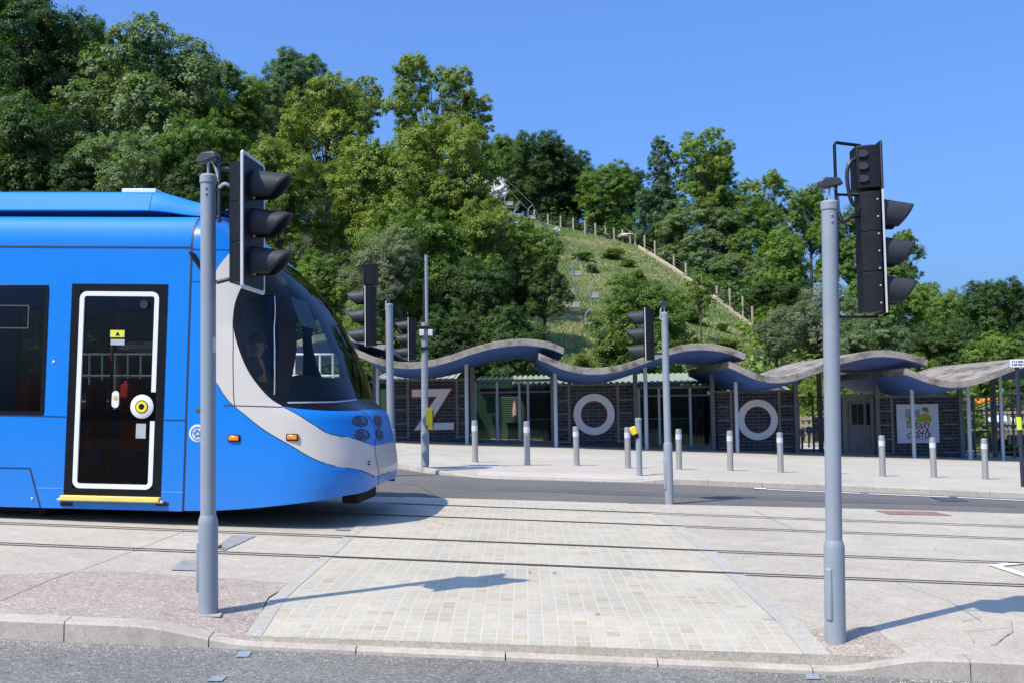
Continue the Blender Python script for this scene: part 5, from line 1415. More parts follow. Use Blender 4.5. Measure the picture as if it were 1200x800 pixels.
e = empty('wheelie_bin', base, 'green wheelie bin inside the glazed entrance beside the letter Z', 'bin')
a, c = at(594.5, 513.5, 40.2), at(607.5, 496, 40.2); w_, h_ = c.x - a.x, c.z - a.z
b = MB(); b.add([(a.x + .06, 39.9, a.z), (c.x - .06, 39.9, a.z), (c.x - .06, 40.35, a.z), (a.x + .06, 40.35, a.z), (a.x, 39.85, c.z), (c.x, 39.85, c.z), (c.x, 40.45, c.z), (a.x, 40.45, c.z)], [(0, 1, 2, 3), (4, 5, 6, 7), (0, 1, 5, 4), (1, 2, 6, 5), (2, 3, 7, 6), (3, 0, 4, 7)]); b.build('bin_body', M['bin'], e, bevel=.03)
b = MB(); b.box2((a.x - .04, 39.8, c.z), (c.x + .04, 40.5, c.z + .06)); b.build('lid', M['bin'], e, bevel=.025)
for s_ in (a.x + .05, c.x - .05):
    b = MB(); b.lathe((s_ - .03, 40.42, a.z + .06), [(.001, 0), (.1, 0), (.1, .06), (.001, .06)], 16, (1, 0, 0)); b.build('wheel', M['rubber'], e)
c = at(603.2, 485, 40.6); e = empty('standing_board', at(603.2, 500, 40.6), 'narrow white and red oval board standing behind the wheelie bin', 'sign board')
b = MB(); b.ball(c, (.11, .03, .55), 20, 12); b.build('red_rim', simple('board_red', (.6, .06, .03), .5), e, smooth=60)
b = MB(); b.ball(c - Vector((0, .02, 0)), (.075, .025, .46), 20, 12); b.build('white_face', M['sign_white'], e, smooth=60)
b = MB(); b.tube([at(603.2, 513, 40.6), at(603.2, 498, 40.6)], .03, 8); b.build('stand', M['galv'], e)
# things seen through the glazing: counters, a turnstile and notices
def counter(label, px0, px1, top, base, Y, mat):
    a, c = at(px0, base, Y), at(px1, top, Y); e = empty('counter', ((a.x + c.x) / 2, Y, a.z), label, 'counter')
    b = MB(); b.box2((a.x, Y, a.z), (c.x, Y + .6, c.z - .05)); b.build('front_panel', mat, e)
    b = MB(); b.box2((a.x - .05, Y - .06, c.z - .05), (c.x + .05, Y + .66, c.z)); b.build('counter_top', M['galv'], e)
M['teal'] = simple('teal_panel', (0.01, 0.11, 0.075), 0.6)
counter('teal counter behind the glass between the two letter Os', 752, 806, 489, 511, 39.6, M['teal'])
counter('dark green counter behind the first entrance doors', 622, 645, 490, 512, 40.0, M['teal'])
for (p0, p1, y0_, y1_, lab) in ((763, 771, 503, 512, 'white box on the floor behind the glass between the letter Os'),):
    a, c = at(p0, y1_, 39.2), at(p1, y0_, 39.2); e = empty('box', ((a.x + c.x) / 2, 39.2, a.z), lab, 'box'); b = MB(); b.box2((a.x, 39.2, a.z), (c.x, 39.5, c.z)); o = b.build('carton', M['sign_white'], e, bevel=.01)
    b = MB(); b.box2((a.x - .01, 39.18, c.z - .03), (c.x + .01, 39.52, c.z + .02)); b.build('lid', M['sign_white'], e, bevel=.01)
c = at(581.5, 492, 38.5)
e = empty('turnstile', at(581.5, 512, 38.5), 'grey turnstile post with a notice behind the first entrance glass', 'turnstile')
b = MB(); b.tube([at(581.5, 514, 38.5), at(581.5, 462, 38.5)], .045, 10); b.tube([at(570, 463, 38.5), at(600, 463, 38.5)], .035, 8); b.build('gate_frame', M['galv'], e)
b = MB(); b.box(c, (.28, .06, .34)); b.build('notice', M['tile'], e); b = MB(); b.box(c + Vector((-.05, -.04, -.12)), (.16, .03, .14)); b.build('yellow_notice', M['yellow'], e)
# kiosk door bay beside the logo wall
a, c = at(988, 530, YW + .1), at(1024, 464, YW + .1)
e = empty('door_bay', ((a.x + c.x) / 2, YW + .1, a.z), 'grey kiosk front with a door between the last O and the logo board', 'kiosk')
M['doorgrey'] = simple('warm_grey_panel', (0.2, 0.18, 0.17), 0.7, 0, 0.12, 4)
b = MB(); b.box2((a.x, YW + .1, a.z - .2), (c.x, YW + .5, c.z)); b.build('panel', M['doorgrey'], e)
for px_ in (990, 1022.5):
    x_ = at(px_, 490, YW).x; b = MB(); b.box2((x_ - .06, YW + .02, a.z), (x_ + .06, YW + .098, c.z)); b.build('jamb', M['cframe'], e)
b = MB(); b.box2((a.x - .05, YW, c.z + .002), (c.x + .05, YW + .6, c.z + .1)); b.build('lintel', M['cframe'], e)
a2, c2 = at(996, 529, YW + .08), at(1014, 470, YW + .08); b = MB(); b.box2((a2.x, YW + .06, a2.z), (c2.x, YW + .098, c2.z)); d_ = b.build('door', simple('door_grey', (.15, .14, .14), .6), e, bevel=.005)
for (p0, p1) in ((998.5, 1004), (1005.5, 1011.5)):
    a3, c3 = at(p0, 497, YW + .05), at(p1, 473, YW + .05); b = MB(); b.box2((a3.x, YW + .05, a3.z), (c3.x, YW + .062, c3.z)); b.build('door_pane', M['tblack'], d_)
b = MB(); b.ball(at(1012.5, 501, YW + .04), .035, 8, 6); b.build('handle', M['galv'], d_)
a3, c3 = at(1016, 497, YW + .08), at(1020.5, 472, YW + .08); b = MB(); b.box2((a3.x, YW + .075, a3.z), (c3.x, YW + .099, c3.z)); b.build('window', M['tblack'], e)
# railings by the playground and across the open gap
def railing(label, px0, px1, top, base, Y, npx, rails, mat):
    e = empty('railing', at((px0 + px1) / 2, base, Y), label, 'railing'); 
    for k in range(npx + 1):
        p = px0 + (px1 - px0) * k / npx; g = at(p, base, Y); t_ = at(p, top, Y); b = MB(); b.tube([(g.x, Y, pav(g.x, Y) - .1), (g.x, Y, t_.z)], .04, 8); b.build('upright', mat, e)
    for r0, r1 in rails:
        b = MB(); b.tube([at(px0, r0, Y), at(px1, r1, Y)], .028, 8); b.build('rail', mat, e)
    if npx < 4: return
    b = MB(); n = npx * 3
    for k in range(n):
        p = px0 + (px1 - px0) * (k + .5) / n; z0, z1 = at(p, base - 6, Y).z, at(p, top + 2, Y).z; x_ = at(p, 490, Y).x; b.tube([(x_, Y, z0), (x_, Y, z1)], .009, 5)
    b.build('infill_bar', mat, e)
railing('dark metal railing between the logo wall and the edge of the view', 1128, 1250, 463, 534, YW + .3, 8, ((464, 462), (481, 479), (499, 497), (530, 528)), M['post_d'])
railing('dark metal gate railing in the gap beside the last letter O', 937, 988, 464, 528, YW + 1.2, 3, ((465, 464), (527, 526)), M['post_d'])
# zoo grounds beyond: wooden fences, notices, play equipment
def wood_fence(label, px0, px1, top, base, Y, n):
    e = empty('wooden_fence', at((px0 + px1) / 2, base, Y), label, 'fence')
    for k in range(n + 1):
        p = px0 + (px1 - px0) * k / n; g = at(p, base, Y); t_ = at(p, top, Y); b = MB(); b.box2((g.x - .06, Y - .05, g.z - .3), (g.x + .06, Y + .05, t_.z)); b.build('post', M['wood'], e)
    for q in (.12, .5, .85):
        y_ = top + (base - top) * q; b = MB(); a, c = at(px0, y_, Y), at(px1, y_, Y); b.box2((a.x, Y - .08, min(a.z, c.z) - .05), (c.x, Y - .052, max(a.z, c.z) + .05)); b.build('rail', M['wood'], e)
wood_fence('weathered wooden fence seen through the gap beside the last letter O', 938, 986, 487, 509, 44, 7)
wood_fence('weathered wooden fence seen through the railings at the playground', 1126, 1240, 478, 512, 47, 12)
M['poster'] = simple('pale_yellow_poster', (.6, .62, .38), .6)
def notice(label, px0, px1, y0, y1, Y, mat, art, nm='notice_board'):
    a, c = at(px0, y1, Y), at(px1, y0, Y); e = empty(nm, ((a.x + c.x) / 2, Y, a.z), label, 'notice')
    b = MB(); b.box2((a.x, Y, a.z), (c.x, Y + .04, c.z)); o = b.build('panel', mat, e)
    for (u0, u1, v0, v1, m_) in art:
        b = MB(); b.box2((a.x + (c.x - a.x) * u0, Y - .008, c.z - (c.z - a.z) * v1), (a.x + (c.x - a.x) * u1, Y, c.z - (c.z - a.z) * v0)); b.build('printed_area', m_, o)
    b = MB(); b.tube([((a.x + c.x) / 2, Y + .06, a.z - .9), ((a.x + c.x) / 2, Y + .06, c.z)], .04, 8); b.build('support', M['post_d'], e)
lil = simple('lilac_print', (.3, .25, .5), .6)
notice('pale yellow poster with a lilac heading in the gap beside the last letter O', 954, 968, 488, 517, 40, M['poster'], ((0, 1, 0, .2, lil), (.1, .5, .35, .6, M['tile']), (.6, .95, .6, .95, dgr)))
notice('small white notice beside the round sign in the gap', 937.5, 943, 502, 511, 39, M['sign_white'], ((.15, .85, .2, .35, gry), (.15, .85, .5, .62, gry)))
c = at(948, 503.5, 39); e = empty('round_sign', c, 'round white sign on the fence beside the last letter O', 'sign')
b = MB(); b.lathe(c, [(.14, 0), (.14, .03), (.001, .03)], 24, (0, -1, 0)); b.build('disc', M['sign_white'], e); b = MB(); b.annulus(c - Vector((0, .034, 0)), .07, .085, Vector((1, 0, 0)), Vector((0, 0, 1)), Vector((0, -1, 0)), .003, 24); b.build('ring_mark', ink, e)
b = MB(); b.tube([c + Vector((0, .03, 0)), at(948, 524, 39)], .03, 8); b.build('support', M['post_d'], e)
# brown roofed shelter in the gap, pale gable and colourful play roof
M['brown'] = simple('brown_tile', (.16, .055, .03), .8)
def gable(label, px0, px1, eave, ridge, Y, matr, matw, nm, base=520):
    a, c = at(px0, eave, Y), at(px1, eave, Y); r_ = at((px0 + px1) / 2, ridge, Y); e = empty(nm, at((px0 + px1) / 2, base, Y), label, 'building')
    z0 = at((px0 + px1) / 2, base, Y).z
    b = MB(); b.prism([(a.x + .2, Y, z0 - .3), (c.x - .2, Y, z0 - .3), (c.x - .2, Y, c.z), (r_.x, Y, r_.z - .05), (a.x + .2, Y, a.z)], (0, 5, 0)); b.build('wall', matw, e)
    b = MB()
    for s_ in (a, c): b.prism([(s_.x, Y - .3, s_.z - .03), (r_.x, Y - .3, r_.z), (r_.x, Y - .3, r_.z + .1), (s_.x, Y - .3, s_.z + .07)], (0, 5.6, 0))
    b.build('roof', matr, e)
gable('brown roofed hut in the zoo grounds beside the last letter O', 930, 1000, 470, 463, 52, M['brown'], simple('red_brown_timber', (.13, .035, .02), .8), 'hut', 505)
gable('pale gabled building just above the last brick wall', 868, 925, 458, 443, 50, simple('pale_gable_render', (.5, .49, .45), .8), bpy.data.materials['pale_gable_render'], 'gabled_building')
c = at(1171, 473, 52)
e = empty('play_roof', at(1171, 500, 52), 'orange, yellow and blue striped play canopy seen through the railings', 'play canopy')
cols = [simple('play_orange', (.75, .22, .02), .6), simple('play_yellow', (.75, .5, .04), .6), simple('play_blue', (.08, .3, .5), .6)]
for k in range(3):
    b = MB(); pts = [at(1143 + 55 * j / 12, 473 - 8 * math.sin(math.pi * j / 12) + k * 2.6, 52) for j in range(13)]
    for p, q in zip(pts, pts[1:]): b.add([p, q, q + Vector((0, 2.5, -.05)), p + Vector((0, 2.5, -.05)), p - Vector((0, 0, .16)), q - Vector((0, 0, .16))], [(0, 1, 2, 3), (0, 1, 5, 4)])
    b.build('fabric_band', cols[k], e, smooth=0)
for p in (1148, 1194):
    b = MB(); b.tube([at(p, 512, 52.5), at(p, 472, 52.5)], .06, 8); b.build('support', M['wood'], e)
c = at(1173, 490, 49); e = empty('parasol', at(1173, 510, 49), 'pale blue parasol behind the playground railings', 'parasol')
b = MB(); b.lathe(at(1173, 493, 49), [(1.0, -.12), (.98, -.05), (.5, .18), (.02, .32)], 8); b.build('parasol_canopy', simple('parasol_pale_blue', (.5, .58, .68), .7), e, smooth=0); b = MB(); b.tube([at(1173, 512, 49), at(1173, 486, 49)], .03, 8); b.build('parasol_pole', M['galv'], e)
for (p, lab) in ((1150, 'wooden picnic table under the play canopy'), (1190, 'wooden picnic table at the edge of the view')):
    g = at(p, 514, 46); e = empty('picnic_table', g, lab, 'picnic table', 'picnic tables in the zoo grounds')
    b = MB(); b.box(g + Vector((0, 0, .72)), (1.5, .7, .06)); b.build('table_top', M['wood'], e)
    for s_ in (-1, 1):
        b = MB(); b.box(g + Vector((0, s_ * .65, .42)), (1.5, .25, .05)); b.build('bench', M['wood'], e)
        b = MB(); b.box(g + Vector((s_ * .55, 0, .36)), (.07, 1.2, .06)); b.box(g + Vector((s_ * .55, .28, .34)), (.07, .08, .7)); b.box(g + Vector((s_ * .55, -.28, .34)), (.07, .08, .7)); b.build('leg', M['wood'], e)
g = at(1131, 527, 39); e = empty('grit_bin', g, 'brown yellow grit bin just past the logo wall', 'bin')
M['grit'] = simple('dull_yellow_plastic', (.2, .13, .02), .6)
b = MB(); b.box(g + Vector((0, 0, .28)), (.62, .5, .55)); b.build('bin_body', M['grit'], e, bevel=.04); b = MB(); b.prism([g + Vector((-.34, -.28, .56)), g + Vector((.34, -.28, .56)), g + Vector((.34, -.28, .62)), g + Vector((-.34, -.28, .62))], (0, .56, .08)); b.build('lid', M['grit'], e, bevel=.02)

# white guard fence beyond the far kerb, seen through the tram's windows
M['rail_w'] = simple('white_guard_rail', (.62, .64, .64), .5)
Yg = 26.0
e = empty('guard_railing', at(250, 490, Yg), 'white guard railing seen through the tram windows', 'railing')
p0, p1 = 60, 405
for k in range(24):
    p = p0 + (p1 - p0) * k / 23; t_ = at(p, 414.5, Yg); b = MB(); b.tube([(t_.x, Yg, pav(t_.x, Yg)), (t_.x, Yg, t_.z)], .026, 8); b.build('upright', M['rail_w'], e)
for y_ in (415, 440, 470):
    b = MB(); b.tube([at(p0, y_, Yg), at(p1, y_, Yg)], .028, 8); b.build('rail', M['rail_w'], e)
# ------------------------------------------------------------------ hillside
RIDGE = [(-900, 235, 95), (-300, 215, 95), (0, 215, 98), (300, 215, 110), (480, 225, 122), (560, 238, 126), (620, 254, 126), (645, 262, 125), (700, 275, 122), (750, 287, 118), (775, 302, 113), (800, 318, 108), (845, 350, 101), (890, 386, 95), (950, 412, 92), (1050, 435, 92), (1250, 452, 92), (1900, 455, 92)]
YF = 49.0
def ridge(px):
    for p, q in zip(RIDGE, RIDGE[1:]):
        if px <= q[0]:
            t = clamp((px - p[0]) / (q[0] - p[0])); return p[1] + (q[1] - p[1]) * t, p[2] + (q[2] - p[2]) * t
    return RIDGE[-1][1:]
nrng = random.Random(5)
_b = [(nrng.uniform(.05, .16), nrng.uniform(.05, .16), nrng.uniform(0, 6.3)) for _ in range(6)]
def hill(px, Y):
    ry, rY = ridge(px); zr = at(px, ry, rY).z; p = at(px, 480, YF); zf = plane(p.x, YF) - 0.1
    t = (Y - YF) / (rY - YF)
    if t <= 0: return zf
    x = (px - 600) / F * Y
    w = sum(math.sin(a * x + b_ * Y + c) for a, b_, c in _b) * 0.14
    if t <= 1: return zf + (zr - zf) * (t * 0.8 + 0.2 * t * t) + w * math.sin(math.pi * t)
    return zr + (Y - rY) * 0.02
m, nt, b_ = new_mat('hill_grass'); co = geopos(nt)
n1 = noise(nt, 0.16, 6, 0.62, co, 0.6); n2 = noise(nt, 1.4, 6, 0.7, co)
g = ramp(nt, n1, [(0.4, (0.085, 0.155, 0.03)), (0.5, (0.155, 0.21, 0.055)), (0.62, (0.25, 0.25, 0.1)), (0.78, (0.33, 0.295, 0.15))])
g = mixc(nt, 1.0, g, ramp(nt, n2, [(0.3, (0.6, 0.62, 0.55)), (0.7, (1.25, 1.22, 1.15))]), 'MULTIPLY')
L(nt, g, b_.inputs['Base Color']); b_.inputs['Roughness'].default_value = 0.95; bump(nt, b_, noise(nt, 3.0, 6, 0.75, co), 1.0, 0.5)
M['hill'] = m
pxs = [-900 + 25 * k for k in range(113)]; ts = [0, .03, .08, .14, .2, .27, .34, .41, .48, .55, .62, .69, .76, .83, .9, .95, 1.0, 1.03, 1.3, 2.0]
vs = []
for t in ts:
    for p in pxs:
        Y = YF + (ridge(p)[1] - YF) * t; q = at(p, 480, Y); vs.append((q.x, Y, hill(p, Y)))
n = len(pxs); b = MB(); b.add(vs, [(j * n + i, j * n + i + 1, (j + 1) * n + i + 1, (j + 1) * n + i) for j in range(len(ts) - 1) for i in range(n - 1)])
o = b.build('hillside', M['hill'], smooth=80); o['kind'] = 'structure'
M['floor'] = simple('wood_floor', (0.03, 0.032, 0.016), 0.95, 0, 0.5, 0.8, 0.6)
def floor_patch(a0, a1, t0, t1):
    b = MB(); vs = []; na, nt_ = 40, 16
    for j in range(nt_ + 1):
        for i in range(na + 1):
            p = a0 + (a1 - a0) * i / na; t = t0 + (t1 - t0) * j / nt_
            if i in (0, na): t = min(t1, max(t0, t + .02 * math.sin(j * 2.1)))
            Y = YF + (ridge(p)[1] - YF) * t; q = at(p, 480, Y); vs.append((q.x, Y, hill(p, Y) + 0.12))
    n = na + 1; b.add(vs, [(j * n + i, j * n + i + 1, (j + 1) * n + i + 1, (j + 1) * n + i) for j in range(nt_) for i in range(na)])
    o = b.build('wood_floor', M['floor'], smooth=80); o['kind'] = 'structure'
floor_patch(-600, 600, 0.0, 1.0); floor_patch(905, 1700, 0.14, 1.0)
def on_hill(px, Y): q = at(px, 480, Y); return Vector((q.x, Y, hill(px, Y) if Y > YF else plane(q.x, Y)))
def hill_hit(px, py):
    """where the view ray meets the slope"""
    Y = YF
    while Y < 130:
        if at(px, py, Y).z <= hill(px, Y): return Vector((at(px, py, Y).x, Y, hill(px, Y)))
        Y += 0.25
    return on_hill(px, ridge(px)[1])

# ------------------------------------------------------------------ trees
LM = {
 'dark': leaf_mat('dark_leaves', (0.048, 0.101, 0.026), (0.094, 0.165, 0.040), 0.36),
 'mid': leaf_mat('mid_green_leaves', (0.103, 0.192, 0.036), (0.191, 0.304, 0.055), 0.36),
 'yel': leaf_mat('yellow_green_leaves', (0.166, 0.256, 0.043), (0.317, 0.385, 0.073), 0.36),
 'grey': leaf_mat('grey_green_leaves', (0.134, 0.212, 0.086), (0.233, 0.320, 0.140), 0.36),
 'willow': leaf_mat('silver_green_leaves', (0.140, 0.184, 0.101), (0.232, 0.272, 0.162), 0.36),
 'light': leaf_mat('light_green_leaves', (0.142, 0.241, 0.038), (0.235, 0.343, 0.065), 0.36),
 'blue': leaf_mat('blue_green_leaves', (0.074, 0.151, 0.076), (0.132, 0.234, 0.114), 0.36)}
M['bark'] = simple('bark', (0.085, 0.068, 0.052), 0.95, 0, 0.35, 4, 0.6)
def crown_mesh(name, seed, lobes, leaf, clumps, per, spread=1.0, lo=-0.35, fill=0.18):
    """leaves gathered in clumps over a set of lobes; unit: metres in a 10 m tall tree"""
    r = np.random.default_rng(seed); C, Nn, S = [], [], []
    for (c, rad) in lobes:
        c = np.array(c); rad = np.array(rad if not isinstance(rad, (int, float)) else (rad,) * 3, float)
        k = max(6, int(clumps * (rad.mean() ** 2)))
        d = r.normal(size=(k * 2, 3)); d /= np.linalg.norm(d, axis=1)[:, None]; d = d[d[:, 2] > lo - 0.4 * r.random(len(d))][:k]
        sh = r.uniform(0.72, 1.06, size=(len(d), 1)); inn = r.random(len(d)) < fill; sh[inn] *= r.uniform(0.35, .8, size=(inn.sum(), 1))
        cc = c + d * rad * sh
        cr = r.uniform(0.2, 0.42, size=len(cc)) * (rad.mean() ** 0.5) * spread
        for q, R_, dd in zip(cc, cr, d):
            m_ = max(5, int(per * r.uniform(.6, 1.3))); o = r.normal(size=(m_, 3)); o /= np.linalg.norm(o, axis=1)[:, None] + 1e-6
            o *= (r.random((m_, 1)) ** 0.45) * R_; o[:, 2] *= 0.62; o[:, 2] -= 0.25 * (o[:, 0] ** 2 + o[:, 1] ** 2) / R_
            C.append(q + o); Nn.append(np.tile(dd, (m_, 1)) * .6 + np.array([0, 0, .6]) + o / R_ * 0.4 + r.normal(size=(m_, 3)) * .3)
            S.append(r.uniform(.65, 1.25, size=m_) * leaf)
    C = np.concatenate(C); Nn = np.concatenate(Nn); S = np.concatenate(S)[:, None]
    Nn /= np.linalg.norm(Nn, axis=1)[:, None]
    t = r.normal(size=C.shape); t -= (t * Nn).sum(1)[:, None] * Nn; t /= np.linalg.norm(t, axis=1)[:, None]; u = np.cross(Nn, t)
    k = len(C); V = np.empty((k, 4, 3)); dr = Nn * S * 0.12
    V[:, 0] = C - t * S * .62 - dr; V[:, 1] = C + u * S * .36; V[:, 2] = C + t * S * .62 - dr; V[:, 3] = C - u * S * .36
    me = bpy.data.meshes.new(name); me.vertices.add(4 * k); me.vertices.foreach_set('co', V.reshape(-1).astype(np.float32))
    me.loops.add(4 * k); me.loops.foreach_set('vertex_index', np.arange(4 * k, dtype=np.int32))
    me.polygons.add(k); me.polygons.foreach_set('loop_start', np.arange(0, 4 * k, 4, dtype=np.int32))
    me.update(calc_edges=True); return me
def trunk_mesh(name, seed, lobes, r0=0.22, h=6.5, fork=0.35):
    r = random.Random(seed); b = MB()
    path = [Vector((0, 0, -14.0)), Vector((0, 0, 0)), Vector((r.uniform(-.1, .1), r.uniform(-.1, .1), h * .3)), Vector((r.uniform(-.3, .3), r.uniform(-.3, .3), h * .65)), Vector((r.uniform(-.4, .4), r.uniform(-.4, .4), h))]
    sp = spline(path, 5); n = len(sp); b.tube(sp, [r0 * 1.25 - r0 * 1.1 * i / n for i in range(n)], 10)
    for c, rad in lobes:
        c = Vector(c); k = 6 + int((n - 6) * clamp((c.z / 10 - .15) * r.uniform(.45, .8), .05, .8)); s = sp[k]
        mid = s.lerp(c, .5) + Vector((r.uniform(-.2, .2), r.uniform(-.2, .2), .25)); q = spline([s, mid, c], 5)
        rr = r0 * 0.3; b.tube(q, [rr - rr * .85 * i / len(q) for i in range(len(q))], 6)
        for _ in range(3):
            e_ = c + Vector((r.uniform(-1, 1), r.uniform(-1, 1), r.uniform(-.3, 1))) * 0.9 * (rad if isinstance(rad, (int, float)) else rad[0]); q = spline([q[6], c.lerp(e_, .4), e_], 4); b.tube(q, [rr * .3 - rr * .25 * i / len(q) for i in range(len(q))], 4)
    o = b.build(name, M['bark'], smooth=60); me = o.data; bpy.data.objects.remove(o); return me
def lobes_for(kind, seed):
    r = random.Random(seed * 13 + 5); out = []
    if kind == 'broad':       # wide uneven dome, 10 high, about 9 wide
        for k in range(26):
            w = r.uniform(0, 6.283); z = r.uniform(2.4, 8.8); R_ = 3.6 * math.sin(math.pi * clamp((z - .4) / 10.4) ** .8) ** .7 * r.uniform(.45, 1.0)
            out.append(((R_ * math.cos(w), R_ * math.sin(w), z), r.uniform(.8, 1.45)))
        out += [((0, 0, 5.5), 2.2), ((0, 0, 7.9), 1.5)]
    elif kind == 'round':
        for k in range(24):
            w = k * 2.4 + r.uniform(-.3, .3); z = 2.0 + 6.9 * (k + .5) / 24; R_ = 3.1 * math.sin(math.pi * clamp((z - .6) / 9.6)) ** .6 * r.uniform(.7, 1.0)
            out.append(((R_ * math.cos(w), R_ * math.sin(w), z), r.uniform(1.0, 1.45)))
        out += [((0, 0, 5), 2.4), ((.3, 0, 8.2), 1.5)]
    elif kind == 'airy':      # open crown, clear gaps and visible limbs
        for k in range(30):
            w = k * 2.4 + r.uniform(-.5, .5); z = 3.0 + 6.2 * (k + .5) / 30 + r.uniform(-.4, .4); R_ = 3.2 * math.sin(math.pi * clamp((z - 1.2) / 9.3)) ** .6 * r.uniform(.45, 1.05)
            out.append(((R_ * math.cos(w), R_ * math.sin(w), z), (r.uniform(.75, 1.15),) * 2 + (r.uniform(.6, .85),)))
    elif kind == 'cone':
        for k in range(26):
            w = k * 2.4; z = 1.2 + 8.4 * (k + .5) / 26; R_ = 2.6 * (1 - z / 10.4) ** .75 * r.uniform(.7, 1.1)
            out.append(((R_ * math.cos(w), R_ * math.sin(w), z), (r.uniform(.7, 1.0),) * 2 + (.6,)))
        out += [((0, 0, 3), 1.5), ((0, 0, 5), 1.3), ((0, 0, 7.2), .8), ((0, 0, 9.3), .5)]
    elif kind == 'bush':      # foliage down to the ground
        for k in range(22):
            w = r.uniform(0, 6.283); z = r.uniform(.8, 8.2); R_ = 4.4 * math.cos(clamp(z / 10) * 1.45) ** .7 * r.uniform(.35, 1.0)
            out.append(((R_ * math.cos(w), R_ * math.sin(w), z), r.uniform(1.1, 1.8)))
        out += [((0, 0, 3), 2.6), ((0, 0, 6), 2.2)]
    return out
PROTO = {}
def proto(kind, seed, leaf, clumps, per, **kw):
    lb = lobes_for(kind, seed); cm = crown_mesh(kind + '_crown', seed, lb, leaf, clumps, per, **kw); cm.materials.append(LM['mid']); return (cm, trunk_mesh(kind + '_trunk', seed, lb))
for s_ in (1, 2, 3):
    PROTO['broad', s_] = proto('broad', s_, .125, 36, 56)
    PROTO['round', s_] = proto('round', s_ + 10, .125, 36, 56)
    PROTO['bush', s_] = proto('bush', s_ + 20, .165, 26, 48, lo=-.6)
for s_ in (1, 2):
    PROTO['airy', s_] = proto('airy', s_ + 30, .13, 36, 50, fill=.12)
    PROTO['cone', s_] = proto('cone', s_ + 40, .125, 36, 46, lo=-.7)
    PROTO['willow', s_] = proto('broad', s_ + 50, .115, 38, 54, lo=-.6)
BASEH = {'broad': 10.1, 'round': 9.9, 'airy': 9.9, 'cone': 10.0, 'bush': 9.8, 'willow': 10.1}
BASEW = {'broad': 8.4, 'round': 8.2, 'airy': 7.6, 'cone': 5.6, 'bush': 10.0, 'willow': 8.4}
NAMES = {'broad': 'broadleaf_tree', 'round': 'round_crowned_tree', 'airy': 'open_crowned_tree', 'cone': 'conifer_tree', 'bush': 'bush', 'willow': 'willow_tree'}
tr = random.Random(11)
MESH = {}
def tree(px, top, wpx, Y, kind, leafm, label, cat='tree', group='trees and bushes on the hillside', base_py=None):
    base = on_hill(px, Y) if base_py is None else Vector((at(px, base_py, Y).x, Y, at(px, base_py, Y).z))
    H = at(px, top, Y).z - base.z; W_ = wpx / F * Y
    ks = [k for k in PROTO if k[0] == kind]; k = ks[tr.randrange(len(ks))]
    sw = W_ / BASEW[kind]; sz = min(H / BASEH[kind], sw * (1.18 if kind != 'cone' else 1.8))
    S = Matrix.Diagonal((sw, sw, sz, 1))
    base = base + Vector((0, 0, H - sz * BASEH[kind]))
    e = empty(NAMES[kind], Matrix.Translation(base) @ Matrix.Rotation(tr.uniform(0, 6.283), 4, 'Z') @ S, label, cat, group)
    for nm, me in (('trunk', PROTO[k][1]), ('crown', PROTO[k][0])):
        o = bpy.data.objects.new(nm, me); col.objects.link(o); o.parent = e
        if nm == 'crown': o.material_slots[0].link = 'OBJECT'; o.material_slots[0].material = LM[leafm]
    return e
